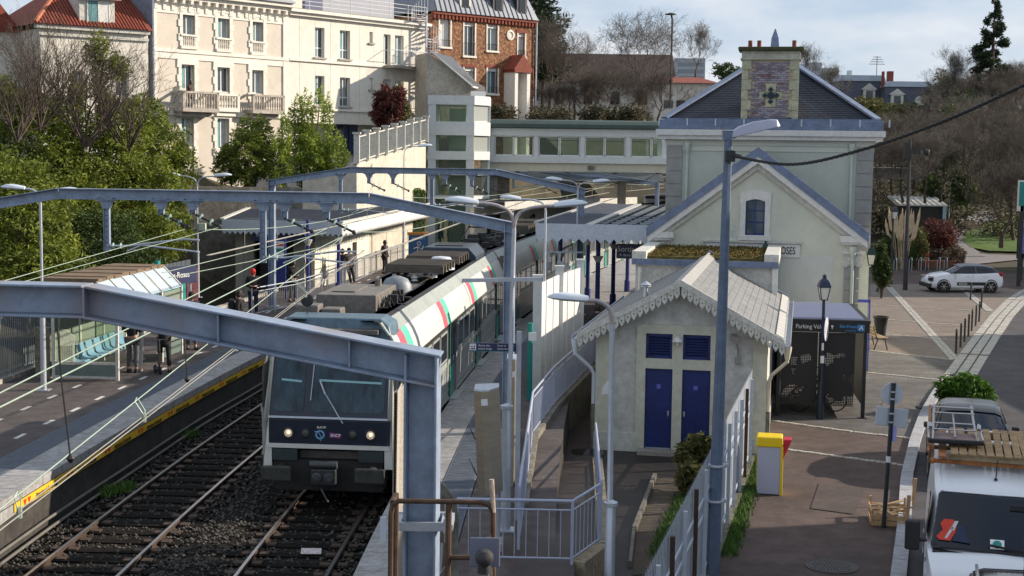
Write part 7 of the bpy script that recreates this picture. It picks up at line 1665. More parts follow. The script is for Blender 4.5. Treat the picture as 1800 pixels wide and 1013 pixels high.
for row, (Y, yb, yt) in enumerate(((104,352,215),(116,330,180),(130,305,165),(148,270,128),(170,235,118))):
 for i in range(8 + row):
  px = 1535 + (300 / (7 + row)) * i + rs.uniform(-12,12)
  if px < 1650: yt = max(yt, (215,195,196,198,200)[row])
  else: yt = (215,180,160,130,112)[row]
  btree('dense brown bare tree, number of twigs hiding the ground, row %s the kiosk' % ('just above' if row == 0 else 'behind'), px, yb + rs.uniform(-8,8), yt + rs.uniform(-14,14), Y + rs.uniform(-3,3),(S1, S2, S4, S4)[rs.randint(4)], rs.rand() * 6, G2_, wide=1.2)['label'] = 'dense bare tree, %s from left in the %s row of the slope' % (('one two three four five six seven eight nine ten eleven twelve').split()[i],('nearest', 'second', 'third', 'fourth', 'topmost')[row])
for i in range(9):
 px = 950 + 26 * i + rs.uniform(-8,8); btree('', px, 222,128 + rs.uniform(-22,22),106 + rs.uniform(0,8),(S1, S2)[rs.randint(2)], rs.rand() * 6, 'tangled bare trees behind the footbridge', wide=1.5)['label'] = 'tangled bare tree behind the footbridge roof, %s from the left' % 'first second third fourth fifth sixth seventh eighth ninth'.split()[i]
for i, (px, pb_, pt_, Y) in enumerate(((70,230,-10,52),(150,260,0,54),(30,250,40,50),(225,270,60,56),(110,220,-30,57))):
 btree('bare thin stemmed tree number rising from the evergreens', px, pb_, pt_, Y, S3, i * 1.3, 'leafless multi stemmed trees before the white house')['label'] = ['leafless many stemmed tree in front of the red tiled roof', 'leafless many stemmed tree before the white house windows', 'leafless tree at the far left edge', 'leafless tree beside the ornate house corner', 'leafless tree reaching above the red roof'][i]
# evergreens on the skyline and the green band of the slope
tree('dark_conifer', 'dark spruce standing behind the brick house corner', 'tree', m_needle, [blob(*b) for b in ((960,50,40,40,130),(955,110,45,45,128),(950,0,30,30,130))],7000,.22,61, shell=.1)
tree('dark_conifer', 'small dark evergreen left of the station roof', 'tree', m_lf2,[blob(*b) for b in ((1278,125,24,14,150),(1290,140,20,14,150))],1600,.22,62)
tree('ivy_thicket', 'broad ivy green thicket below the far slate roofed houses', 'shrubbery', m_olive, [blob(*b) for b in ((1520,190,50,18,175),(1600,205,55,22,170),(1560,225,60,25,165),(1510,230,40,28,160),(1660,180,30,50,168))],14000,.26,63, shell=.3)
tree('ivy_thicket', 'dark ivy covered trunks in the middle of the wooded slope', 'shrubbery', m_lf2,[blob(*b) for b in ((1668,250,24,60,125),(1690,330,26,40,112),(1640,330,20,30,112),(1700,200,26,40,140))],7000,.2,64, shell=.3)
sq = thing('giant_sequoia', 'tall dark sequoia with tiered tufted branches on the right skyline', 'tree', P(1740,210, Y=150)); rs = np.random.RandomState(4); bl = []
s = 150 / FPX; Hq = (210 - 2) * s
for i in range(64):
 t = i / 63.; r_ = (1 - t) * 2.6 + .3; r_ *= (.75 + .5 * rs.rand()); a = rs.rand() * 6.28; z = Hq * (.25 + .73 * t)
 if t < .3: r_ *= .8
 bl.append(((math.cos(a) * r_ * .75, math.sin(a) * r_ * .75, z),(.75 * (1.15 - t) + .12,.75 * (1.15 - t) + .12,.42)))
V, F = leaves(rs, bl, 26000,.15, shell=.2); link('crown', npmesh('crown', V, F, m_needle), sq); q = MB().tube([(0,0,-2),(0,0, Hq * .5),(0,0, Hq)],[.34,.2,.04],8)
for c, r_ in bl[:30]: q.tube([(0,0, c[2] - .3),(c[0] * .9, c[1] * .9, c[2])],[.07,.03],5)
q.build('trunk', m_bark, sq)
# far houses of the skyline
for a, b, c, d, Y, lab, kind in ((1475,133,1556,178,215, 'far slate house with pale mansard and dormer, left of the pair', 0),(1556,144,1636,186,212, 'far slate house with pedimented dormer and round window, right of the pair', 1)):
 p = P(a, d, Y=Y); p2 = P(c, b, Y=Y); w_, h_ = p2.x - p.x, p2.z - p.z; hs = thing('far_house', lab, 'house', (p.x, Y, p.z),0, 'slate roofed houses on the far ridge')
 MB().box(0, w_, 0,7,-6, h_ * .78).build('slate_storey', mat('far_slate', (.07,.085,.12),.6,0,.2,1), hs); MB().prism([(-.1, h_ * .78),(w_ + .1, h_ * .78),(w_ - .2, h_),(.2, h_)],-.2,7).build('zinc_roof', mat('far_zinc', (.40,.46,.54),.5,.1,.1,1), hs)
 for fxx in ((.65,) if kind == 0 else (.25,)): MB().box(w_ * fxx - .9, w_ * fxx + .9,-.4,0,-1.5, h_ * .45).prism([(w_ * fxx - 1.2, h_ * .45),(w_ * fxx + 1.2, h_ * .45),(w_ * fxx, h_ * .70)],-.5,0).build('dormer', m_white_d, hs); MB().box(w_ * fxx - .5, w_ * fxx + .5,-.44,-.4,-1.2, h_ * .4).build('pane', m_glass_dk, hs)
 if kind: MB().lathe([(.75,0),(.75,.15),(.5,.2),(.45,.05),(.01,.05)],(w_ * .77,0, h_ * .2),18, axis=(0,-1,0)).build('round_window', m_white_d, hs); MB().box(.8,1.6,2,3, h_, h_ + 1.6).box(-.2,.0,1,2, h_ * .7, h_ + 1.5).build('chimney', m_brd, hs)
 else:
  MB().box(w_ * .25, w_ * .33,2,3, h_, h_ + .8).build('chimney', m_white_d, hs); q = MB().cyl((w_ - .8,2, h_),(w_ - .8,2, h_ + 3.0),.05,5)
  for i in range(4): q.cyl((w_ - 2 + .2 * i, 2, h_ + 1.8 + i * .35),(w_ + .4 - .2 * i, 2, h_ + 1.8 + i * .35),.04,4)
  q.build('aerial', m_dark, hs)
for (a, b, c, d, Y, nm, lab, mw, mr) in ((940,92,1186,190,135, 'far_house', 'long low house with dark brown roof behind the bare trees', m_fb, mat('brown_far_roof', (.06,.04,.035),.8,0,.2,1)),(1150,133,1262,195,128, 'far_house', 'white walled house with low red roof beside the station roof', m_fb, m_tile)):
 p = P(a, d, Y=Y); p2 = P(c, b, Y=Y); w_, h_ = p2.x - p.x, p2.z - p.z; hs = thing(nm, lab, 'house', (p.x, Y, p.z),0); f = .45 if a == 940 else .78
 MB().box(0, w_, 0,7,-3, h_ * f).build('wall', mw, hs); MB().loft([[(-.2,-.4, h_ * f),(w_ + .2,-.4, h_ * f),(w_ - 1.2 if a != 940 else w_ + .2,3.5, h_),(1 if a != 940 else -.2,3.5, h_)],[(-.2,7.4, h_ * f),(w_ + .2,7.4, h_ * f),(w_ - 1.2 if a != 940 else w_ + .2,3.6, h_),(1 if a != 940 else -.2,3.6, h_)]]).build('roof', mr, hs)
 for i in range(4): MB().box(w_ * (.15 + .2 * i), w_ * (.15 + .2 * i) + .8,-.05,0, h_ * .08, h_ * .3).build('window', m_glass_dk, hs)
for (a, b, c, d, Y, lab) in ((1188,103,1240,150,260, 'pale grey distant block left of the station roof'),(1424,110,1445,160,300, 'distant grey tower block right of the chimney'),(1445,120,1475,160,300, 'lower distant grey block beside the tower block')):
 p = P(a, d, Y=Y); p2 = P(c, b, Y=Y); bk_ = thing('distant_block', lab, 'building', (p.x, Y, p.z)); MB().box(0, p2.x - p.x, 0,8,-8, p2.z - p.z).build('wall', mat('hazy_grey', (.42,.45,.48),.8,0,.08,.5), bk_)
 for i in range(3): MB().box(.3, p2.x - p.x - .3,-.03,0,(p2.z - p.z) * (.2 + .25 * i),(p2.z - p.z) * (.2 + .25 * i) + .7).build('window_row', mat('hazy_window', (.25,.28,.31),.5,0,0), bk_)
rs = np.random.RandomState(15); bl = []
for i in range(90):
 px, py = rs.uniform(1530,1830), rs.uniform(215,345); Y = 175 - (py - 190) / 155. * 68; c = P(px, py, Y=Y); g_ = hill(c.x, Y); bl.append(((c.x, Y, g_ + rs.uniform(.3,1.4)),(rs.uniform(1.5,3.2),2.2, rs.uniform(.5,1.4))))
V, F = leaves(rs, bl, 26000,.17, shell=.1); o = fastmesh('undergrowth', V, F, leafmat('brown_undergrowth', (.022,.030,.012),(.10,.085,.045),.3)); tag(o, 'brown and ivy green undergrowth between the trees of the slope', None, kind='stuff')
bl = [blob(px, py, 22,16, Y) for px, py, Y in [(rs.uniform(860,1160), rs.uniform(196,214), rs.uniform(97,103)) for _ in range(34)]]
V, F = leaves(rs, bl, 11000,.14, shell=.1); o = fastmesh('undergrowth', V, F, bpy.data.materials['brown_undergrowth']); tag(o, 'tangled brown and green growth behind the footbridge', None, kind='stuff')
BB = [(x, y, 14 + rnd.uniform(0,12),26 + rnd.uniform(0,22), Y) for x, y, Y in ((10,165,55),(45,190,55),(90,200,56),(135,170,57),(175,150,58),(240,205,59),(285,225,60),(205,120,58),(170,90,58),(190,190,58))]
tree('bamboo_clump', 'feathery leafy tips rising above the left evergreens', 'bamboo', m_lf, [blob(*b) for b in BB],12000,.08,36, trunk=.03, grp='bamboo clumps', droop=.3, shell=.2)
# ------------------------------------------------------------------ vehicles (built along y: front at y=0, rear at y=L)
m_cpw = mat('car_white', (.72,.74,.78),.22,0,.03,1); m_cpd = mat('car_dark_grey', (.035,.04,.045),.2,.4,.05,1); m_cps = mat('car_black_metallic', (.02,.022,.026),.15,.5,.05,1)
m_cglass = mat('car_glass', (.008,.011,.02),.04,0,0, spec=.45); m_plast = mat('black_plastic', (.02,.02,.022),.6,0,.1,5); m_alloy = mat('alloy', (.45,.45,.46),.3,.8,.05)
def wheel(root, x, y, r_=.31, s=1):
 w_ = link('wheel', None, root, (x, y, r_)); MB().lathe([(r_ * .6,-.1),(r_ * .97,-.1),(r_, -.06),(r_, .06),(r_ * .97,.1),(r_ * .6,.1)],(0,0,0),24, axis=(1,0,0)).build('tyre', m_rubber, w_, smooth=True)
 q = MB().lathe([(.05, s * .06),(r_ * .62, s * .05),(r_ * .66, s * .09)],(0,0,0),20, axis=(1,0,0)); q = MB().lathe([(.06,0),(.06,.02),(.01,.03)],(s * .08,0,0),10, axis=(s, 0,0))
 for k in range(6):
  a = k * math.pi / 3; q.bar((s * .085,0,0),(s * .085, r_ * .64 * math.cos(a), r_ * .64 * math.sin(a)),.03,.07,(1,0,0))
 q.tube([(s * .08, r_ * .64 * math.cos(a), r_ * .64 * math.sin(a)) for a in [k * math.pi / 12 for k in range(25)]],.018,6); q.build('rim', m_alloy, w_)
def shell(st, lo, hi, n=30):
 ys = np.linspace(st[0][0], st[-1][0], n); S_ = [np.interp(ys, [s[0] for s in st],[s[k] for s in st]) for k in range(len(st[0]))]
 return ys, S_
def car(name, label, loc, rz, paint, st, roofm=None, wheels=(.75,3.3), cat='car', L=4.0, grp=None, wr=.31):
 """st rows: y, sill z, belt z, top z, half width low, half width belt, half width roof"""
 root = thing(name, label, cat, loc, rz, grp); k_ = np.array([.25,.5,.25])
 ys = np.linspace(st[0][0], st[-1][0],44); S_ = [np.interp(ys, [s[0] for s in st],[s[k] for s in st]) for k in range(1,7)]
 for i in range(6):
  a = S_[i].copy(); a[1:-1] = a[:-2] * .22 + a[1:-1] * .56 + a[2:] * .22; S_[i] = a
 zs, zb_, zt_, wl_, wb_, wt_ = S_; rings = []; gl = []; rf = []
 for i, y in enumerate(ys):
  z0, z1, w0, w1 = zs[i], zb_[i], wl_[i], wb_[i]; m_ = z0 + (z1 - z0) * .5; half = [(0, z0),(w0 * .9, z0),(w0, z0 + .08),(w0 * 1.02, m_),(w1 * 1.0, z1 - .10),(w1 * .95, z1 - .01),(w1 * .75, z1 + .03),(0, z1 + .05)]
  rings.append([(x, y, z) for x, z in half] + [(-x, y, z) for x, z in half[-2:0:-1]])
  if zt_[i] > z1 + .06:
   h2 = [(w1 * .93, z1 - .03),(w1 * .93 * .4 + wt_[i] * .6, z1 + (zt_[i] - z1) * .62),(wt_[i], zt_[i] - .07),(wt_[i] * .8, zt_[i] - .02),(0, zt_[i])]; gl.append([(x, y, z) for x, z in h2] + [(-x, y, z) for x, z in h2[-2::-1]])
   h3 = [(wt_[i] + .012, zt_[i] - .10),(wt_[i] + .01, zt_[i] - .05),(wt_[i] * .8, zt_[i] + .005),(0, zt_[i] + .025)]; rf.append([(x, y, z) for x, z in h3] + [(-x, y, z) for x, z in h3[-2::-1]])
 MB().loft(rings).build('body', paint, root, smooth=True)
 if gl:
  MB().loft(gl, closed=False).build('windows', m_cglass, root, smooth=True)
  tm_ = max(r_[3][2] for r_ in rf); top = [r_ for r_ in rf if r_[3][2] > tm_ - .14]; MB().loft(top, closed=False, caps=False).build('roof', roofm or paint, root, smooth=True)
  q = MB(); A0, A1 = gl[0], top[0]; B0, B1 = gl[-1], top[-1]
  for s in (0,-1):
   q.tube([Vector(A0[s]) + Vector((0,0,.02)), Vector(A1[s])],.035,6).tube([Vector(B0[s]) + Vector((0,0,.02)), Vector(B1[s])],.05,6)
   md = gl[len(gl) // 2]; tp_ = rf[len(gl) // 2]; q.tube([Vector(md[s]), Vector(tp_[s])],.035,6)
  q.build('pillar', roofm or paint, root)
 for y in wheels:
  for s in (-1,1):
   w = float(np.interp(y, ys, wl_)); wheel(root, s * (w - .08), y, wr, s); MB().lathe([(wr * 1.22,-.03),(wr * 1.22,.012),(wr * 1.05,.03),(wr * 1.05,-.03)],(s * (w + .0), y, wr + .02),24, axis=(s, 0,0)).build('wheel_arch', m_plast, root)
 for s in (-1,1):
  w = float(np.interp(1.35 * L / 4, ys, wb_)); q = MB().obox((s * (w + .09),1.35 * L / 4, float(np.interp(1.35, ys, zb_)) + .07),(.16,.12,.13)); q.build('wing_mirror', m_plast, root, bev=.03)
 return root
HB = [(0,.28,.55,.5,.62,.60,.5),(.12,.22,.74,.7,.78,.74,.6),(.5,.20,.90,.88,.86,.80,.62),(1.0,.2,.98,.99,.87,.83,.6),(1.12,.2,1.0,1.08,.87,.83,.60),(1.75,.2,1.0,1.40,.87,.84,.60),(2.1,.2,1.0,1.46,.87,.84,.60),(3.0,.2,1.02,1.45,.87,.84,.59),(3.6,.22,1.06,1.32,.86,.82,.56),(3.9,.26,1.02,1.04,.83,.76,.5),(4.0,.34,.9,.9,.74,.7,.5)]
# white hatchback across the forecourt: nose to the left
pc_ = P(1692,512, z=.04); wc = car('white_hatchback', 'white hatchback with grey roof and black side guard parked beyond the bollards', (pc_.x - 2.05, pc_.y + .05,.03), R(-90) + .06, m_cpw, HB, mat('satin_grey_roof', (.12,.13,.15),.3,.3,.05), L=4.0)
q = MB().box(.868,.90,1.45,3.0,.38,.56); q.build('side_guard', m_plast, wc, bev=.05); MB().tube([(.905,1.55 + .22 * (1 + math.cos(a)),.47 + .045 * math.sin(a)) for a in [k * math.pi / 8 for k in range(17)]],.012,5).build('guard_ring', m_wprint, wc)
MB().box(-.8,.8,-.01,.1,.24,.46).box(.45,.80,.02,.18,.60,.74).build('front_grille', m_plast, wc); MB().obox((.60,.12,.80),(.38,.2,.05)).obox((-.60,.12,.80),(.38,.2,.05)).build('daytime_lights', m_alloy, wc)
for s in (-1,1): MB().obox((s * .72,3.86,.98),(.14,.2,.24)).build('tail_light', mat('tail_red', (.35,.01,.02),.2,0,0), wc, bev=.03)
for y in (1.95,2.9): MB().box(.875,.895, y, y + .18,.86,.89).build('door_handle', m_cpw, wc)
q = MB().box(.872,.874,1.35,1.36,.3,.95).box(.872,.874,2.3,2.31,.3,.98); q.build('door_gap', m_plast, wc)
# dark car parked behind the van, nose towards the viewer
p = Vector((9.75,31.0,0)); dcar = car('dark_hatchback', 'dark grey metallic car parked at the kerb just behind the white van', (10.02,30.3,0),-.27, m_cpd, [(a, b, c * 1.03, d * 1.02, e * 1.03, f * 1.03, g * 1.07) for a, b, c, d, e, f, g in HB], L=4.0)
q = MB().box(-.1,.1,1.62,1.72,1.27,1.36); q.build('mirror_camera', m_plast, dcar)
# foreground car: only its roof shows
SU = [(0,.3,.9,.9,.8,.75,.5),(.5,.25,1.05,1.05,.9,.86,.6),(1.3,.25,1.1,1.2,.92,.88,.66),(2.0,.25,1.1,1.58,.92,.88,.66),(2.6,.25,1.12,1.64,.92,.88,.66),(3.6,.25,1.12,1.62,.92,.88,.65),(4.15,.3,1.15,1.40,.9,.84,.6),(4.35,.4,1.0,1.0,.84,.8,.55)]
fc = car('foreground_car', 'dark glossy car roof with silver rails at the bottom right corner', (5.95,15.15,0),-.27, mat('silver_black_paint', (.045,.05,.06),.14,.6,.05,1), SU, mat('panoramic_roof', (.03,.035,.05),.05,0,0, spec=1.), L=4.3, wheels=(.85,3.5))
for s in (-1,1): MB().tube([(s * .66,1.95,1.58),(s * .64,2.2,1.69),(s * .62,3.3,1.70),(s * .60,3.75,1.60)],.022,8).build('roof_rail', m_alloy, fc, smooth=True)
MB().tube([(0,3.6,1.62),(.02,3.75,1.66),(0,3.9,2.0)],.012,6).build('antenna', m_plast, fc)
# white van
vn = thing('white_van', 'white delivery van with roof load, red jacket behind the windscreen', 'van', (7.02,19.95,.03),-.29)
VS = [(0,.35,.72,.72,.80,.78,.6),(.15,.30,1.0,1.0,.98,.9,.6),(.55,.28,1.18,1.2,1.02,.96,.6),(.85,.28,1.22,1.24,1.02,.98,.72),(1.48,.28,1.26,1.98,1.02,.99,.86),(1.8,.28,1.26,2.10,1.02,1.0,.90),(2.4,.28,1.26,2.20,1.02,1.0,.91),(5.4,.28,1.26,2.22,1.02,1.0,.91),(5.55,.3,1.26,2.16,1.0,.97,.88)]
ys = np.linspace(0,5.55,60); S_ = [np.interp(ys, [s[0] for s in VS],[s[k] for s in VS]) for k in range(1,7)]; rings = []
for i, y in enumerate(ys):
 zs, z1, zt_, w0, w1, wt_ = [S_[k][i] for k in range(6)]; half = [(0, zs),(w0 * .92, zs),(w0, zs + .1),(w0 * 1.0,.7 if z1 > .8 else z1 - .1),(w1, z1)] + ([(wt_ * 1.03, z1 + (zt_ - z1) * .6),(wt_, zt_ - .12),(wt_ * .86, zt_ - .02),(0, zt_ + .03)] if zt_ > z1 + .1 else [(w1 * .95, z1 + .01),(w1 * .9, z1 + .015),(w1 * .7, z1 + .03),(0, z1 + .06)])
 rings.append([(x, y, z) for x, z in half] + [(-x, y, z) for x, z in half[-2:0:-1]])
MB().loft(rings).build('body', m_cpw, vn, smooth=True)
def ws(x0, x1, z0, z1, off=.02, curve=.06):
 f = lambda z: .85 + (z - 1.24) / (2.18 - 1.24) * .70; q = MB(); n = 8
 r0 = [(x0 + (x1 - x0) * i / n, f(z0) - off - .02 + curve * ((2 * i / n - 1) ** 2), z0) for i in range(n + 1)]; r1 = [((x0 + (x1 - x0) * i / n) * .93, f(z1) - off + curve * ((2 * i / n - 1) ** 2), z1) for i in range(n + 1)]
 return q.loft([r0, r1], closed=False, caps=False)
MB().loft([[(-.94,.74,1.25),(.94,.74,1.25),(.84,1.40,1.97),(-.84,1.40,1.97)],[(-.93,.95,1.23),(.93,.95,1.23),(.82,1.62,1.96),(-.82,1.62,1.96)]]).build('windscreen', m_cglass, vn, bev=.04)
MB().bar((-.80,.72,1.28),(.75,.70,1.27),.05,.03).bar((-.1,.78,1.36),(.7,.70,1.27),.02,.03).build('wiper', m_plast, vn)
MB().box(-.9,.9,.66,.84,1.19,1.235).build('scuttle', m_plast, vn)
m_orj = mat('red_orange_cloth', (.55,.045,.02),.7,0,.1,6); jk = MB(); jk.loft([[(-.78,.86,1.30),(-.50,.85,1.28),(-.42,.92,1.40),(-.48,1.02,1.55),(-.68,1.04,1.60),(-.80,.98,1.50)],[(-.76,.90,1.30),(-.52,.9,1.30),(-.46,.96,1.40),(-.50,1.06,1.52),(-.66,1.08,1.57),(-.78,1.02,1.48)]])
j_ = link('safety_jacket', None, None); j_.location = vn.location; j_.rotation_euler = vn.rotation_euler; tag(j_, 'red orange safety jacket with silver bands bunched behind the van windscreen', 'jacket')
f_ = lambda z: .74 + (z - 1.25) / .72 * .66 - .02
def onws(pts, name, m, lift=0.):
 pts = [(-.84 + (x + .84) * .66,1.37 + (z - 1.30) * .62) for x, z in pts]; MB().add([(x, f_(z) - lift, z) for x, z in pts] + [(x, f_(z) - lift - .012, z) for x, z in pts],[tuple(range(len(pts))), tuple(range(len(pts),2 * len(pts)))[::-1]] + [(i, (i + 1) % len(pts),(i + 1) % len(pts) + len(pts), i + len(pts)) for i in range(len(pts))]).build(name, m, j_)
onws([(-.86,1.36),(-.80,1.30),(-.55,1.29),(-.44,1.48),(-.42,1.62),(-.50,1.72),(-.70,1.72),(-.78,1.62),(-.72,1.50)], 'jacket_shell', m_orj); onws([(-.68,1.34),(-.62,1.34),(-.48,1.56),(-.52,1.60)], 'silver_band', m_alloy, .006); onws([(-.56,1.52),(-.46,1.70),(-.38,1.70),(-.48,1.50)], 'silver_band', m_alloy, .006); onws([(-.52,1.30),(-.42,1.50),(-.38,1.66),(-.28,1.60),(-.18,1.38),(-.12,1.27)], 'navy_sleeve', mat('navy_cloth', (.02,.03,.07),.8,0,.1),.002)
pc2 = MB().box(-.10,.10,-.006,0,-.08,.08).build('permit_card', m_wprint, vn, loc=(.02, f_(1.38) - .01,1.36)); pc2.rotation_euler[0] = R(-43); t_ = MB().lathe([(.05,0),(.065,0),(.065,.003),(.05,.003)],(0,-.008,0),16, axis=(0,-1,0)).build('card_emblem', m_teal, pc2)
for s in (-1,1):
 MB().loft([[(s * .80,.22,.80),(s * .97,.40,.78),(s * .99,.80,1.06),(s * .93,.62,1.10)],[(s * .82,.16,.82),(s * .995,.38,.80),(s * 1.02,.82,1.08),(s * .95,.58,1.13)]]).build('headlight', mat('clear_headlight', (.35,.37,.4),.08,.3,.3,20), vn)
 MB().obox((s * 1.20,.95,1.38),(.22,.14,.46)).obox((s * 1.08,.98,1.30),(.2,.06,.06)).build('wing_mirror', m_plast, vn, bev=.05)
 MB().loft([[(s * 1.005,1.0,1.27),(s * 1.0,1.9,1.27),(s * .95,1.9,1.86),(s * .95,1.55,1.86)],[(s * 1.02,1.0,1.27),(s * 1.015,1.9,1.27),(s * .965,1.9,1.86),(s * .965,1.55,1.86)]]).build('side_window', m_cglass, vn)
 for y in (1.0,4.6): wheel(vn, s * .93, y, .34, s)
MB().box(-.98,.98,-.02,.25,.30,.62).build('front_bumper', m_plast, vn, bev=.05); MB().tube([(0,1.80,2.13),(0,1.76,2.15),(.02,1.9,2.42)],.01,5).lathe([(.03,0),(.02,.03)],(0,1.78,2.13),8).build('antenna', m_plast, vn)
MB().box(.2,.5,1.22,1.25,1.80,1.88).build('mirror_pod', m_plast, vn)
rk = thing('roof_rack', 'rusty orange ladder rack along the van roof edge', 'roof rack', vn.location + Vector((0,0,2.24)),-.29); m_orr = mat('rusty_orange_rack', (.30,.11,.03),.7,.1,.35,6)
for s in (-1,1): MB().bar((s * .95,2.0,.06),(s * .95,6.4,.10),.05,.05).bar((s * 1.02,2.1,.2),(s * 1.02,6.3,.24),.04,.04).build('side_rail', m_orr, rk)
for y in (2.1,3.2,4.3): MB().box(-1.0,1.0, y, y + .06,.03,.09).build('cross_bar', m_orr, rk)
MB().box(-.86,-.74,1.95,4.4,.14,.17).build('wooden_plank', m_orr, rk)
pl_ = thing('wooden_pallet', 'weathered wooden pallet lying on the van roof rack', 'pallet', vn.location + Vector((0,0,2.34)),-.29); slt = MB().box(-.055,.055,0,2.3,0,.022).mesh('pallet_board', mat('pallet_wood', (.33,.21,.10),.8,0,.35,3, dirt=.3))
for i in range(15): link('pallet_board', slt, pl_, (-.62 + i * .135,2.0 + rnd.uniform(-.02,.02),.10), rnd.uniform(-.01,.01))
for y in (2.08,3.05,4.1): MB().box(-.7,1.4, y, y + .09,.0,.098).build('pallet_stringer', m_wood_w, pl_)
sl2 = thing('folded_trolley', 'folded metal hand trolley frame strapped on top of the pallet', 'trolley', vn.location + Vector((-.45,-.15,2.50)),-.25); q = MB()
for s in (-1,1): q.tube([(s * .36 - .1,2.75,.03),(s * .33 - .1,3.4,.12),(s * .30 - .1,4.1,.42)],.022,6).tube([(s * .42 - .1,2.8,.08),(s * .40 - .1,3.7,.18)],.022,6).lathe([(.05,-.03),(.05,.03)],(s * .38 - .1,3.3,.2),10, axis=(1,0,0))
for y, z in ((3.35,.14),(3.6,.2),(3.85,.33),(4.0,.40)): q.tube([(-.43, y, z),(.24, y, z)],.014,6)
q.tube([(-.1,3.0,.08),(-.1,3.9,.3)],.014,6); q.build('frame', m_alloy, sl2); MB().obox((-.1,2.78,.05),(.86,.10,.07)).build('toe_bar', m_rubber, sl2, bev=.02); MB().box(-.42,.22,2.85,3.5,.04,.06).build('base_plate', mat('worn_red_board', (.20,.13,.12),.7,0,.3,4), sl2)
# ------------------------------------------------------------------ street furniture
# bicycle shelter
bs = thing('bicycle_shelter', 'black perforated bicycle shelter with white lettering on its header', 'shelter', (7.36,38.75,0),-.13); BW = 2.3; m_bk = mat('black_powder_coat', (.012,.013,.015),.45,0,.1,3)
for x, y in ((0,0),(BW, 0),(0,4.3),(BW, 4.3)): MB().box(x - .05, x + .05, y - .05, y + .05,0,2.6).box(x - .12, x + .12, y - .09, y + .09,0,.02).build('post', m_bk, bs)
MB().box(-.1, BW + .1,-.09,-.05,2.36,2.64).build('header', m_bk, bs)
MB().box(-.12, BW + .12,-.1,4.5,2.62,2.70).build('roof_frame', m_bk, bs); MB().box(0, BW - .05,.05,4.3,2.70,2.715).build('roof_sheet', mat('lilac_roof_sheet', (.30,.33,.46),.4,.1,.05,3), bs)
q = MB()
for i in range(28): q.box(0, BW - .05,.1 + i * .15,.16 + i * .15,2.715,2.74)
o = q.build('roof_ribs', bpy.data.materials['lilac_roof_sheet'], bs); o['kind'] = 'stuff'
pm_ = bpy.data.materials.new('perforated_sheet'); pm_.use_nodes = True; n_ = pm_.node_tree; b_ = n_.nodes['Principled BSDF']; b_.inputs['Base Color'].default_value = (.012,.012,.014,1); b_.inputs['Roughness'].default_value = .5
tc_ = n_.nodes.new('ShaderNodeTexCoord'); sp_ = n_.nodes.new('ShaderNodeSeparateXYZ'); n_.links.new(tc_.outputs['Object'], sp_.inputs[0]); fr_ = []
def mth(op, a, v=None, b=None):
 k = n_.nodes.new('ShaderNodeMath'); k.operation = op; n_.links.new(a, k.inputs[0])
 if b is not None: n_.links.new(b, k.inputs[1])
 elif v is not None: k.inputs[1].default_value = v
 return k.outputs[0]
for ax in ('X', 'Z'): fr_.append(mth('GREATER_THAN', mth('FRACT', mth('MULTIPLY', sp_.outputs[ax],22.)),.42))
ns = n_.nodes.new('ShaderNodeTexNoise'); ns.inputs['Scale'].default_value = 1.6; ns.inputs['Detail'].default_value = 3; n_.links.new(tc_.outputs['Object'], ns.inputs[0]); msk = mth('GREATER_THAN', mth('ADD', ns.outputs[0], None, mth('MULTIPLY', sp_.outputs['Z'],-.11)),.44)
hole = mth('MULTIPLY', mth('MULTIPLY', fr_[0], None, fr_[1]), None, msk); n_.links.new(mth('SUBTRACT', hole, None), b_.inputs['Alpha']) if False else None
inv_ = n_.nodes.new('ShaderNodeMath'); inv_.operation = 'SUBTRACT'; inv_.inputs[0].default_value = 1; n_.links.new(hole, inv_.inputs[1]); n_.links.new(inv_.outputs[0], b_.inputs['Alpha'])
for k in range(2): MB().box(.06 + k * 1.0,1.04 + k * 1.0,-.01,0,.32,2.34).build('perforated_panel', pm_, bs)
for x in (0, BW): MB().box(x - .01, x, .1,4.2,.32,2.34).build('perforated_panel', pm_, bs)
text('Parking Vélos-', .165, m_wprint, bs, (.42,-.093,2.50), UPR, 'lettering', align='LEFT', sx=.9); m_lbl = mat('print_blue', (.05,.20,.45),.4,0,0)
text('île', .13, m_lbl, bs, (1.60,-.093,2.53), UPR, 'lettering', align='LEFT', bold=.003); text('de', .09, m_lbl, bs, (1.70,-.093,2.53), UPR, 'lettering', align='LEFT'); text('France', .13, m_lbl, bs, (1.79,-.093,2.53), UPR, 'lettering', align='LEFT', bold=.003, sx=.9); text('mobilités', .08, m_lbl, bs, (1.75,-.093,2.42), UPR, 'lettering', align='LEFT')
MB().box(BW - .22, BW - .04,-.10,-.09,2.41,2.59).build('logo_square', m_lbl, bs); MB().bar((BW - .18,-.102,2.45),(BW - .10,-.102,2.55),.004,.02).bar((BW - .14,-.102,2.55),(BW - .08,-.102,2.45),.004,.02).build('logo_mark', m_wprint, bs); MB().add([(1.36,-.093,2.55),(1.44,-.093,2.55),(1.41,-.093,2.49),(1.41,-.093,2.45),(1.39,-.093,2.45),(1.39,-.093,2.49)],[(0,1,2,3,4,5)]).build('logo_mark', m_wprint, bs)
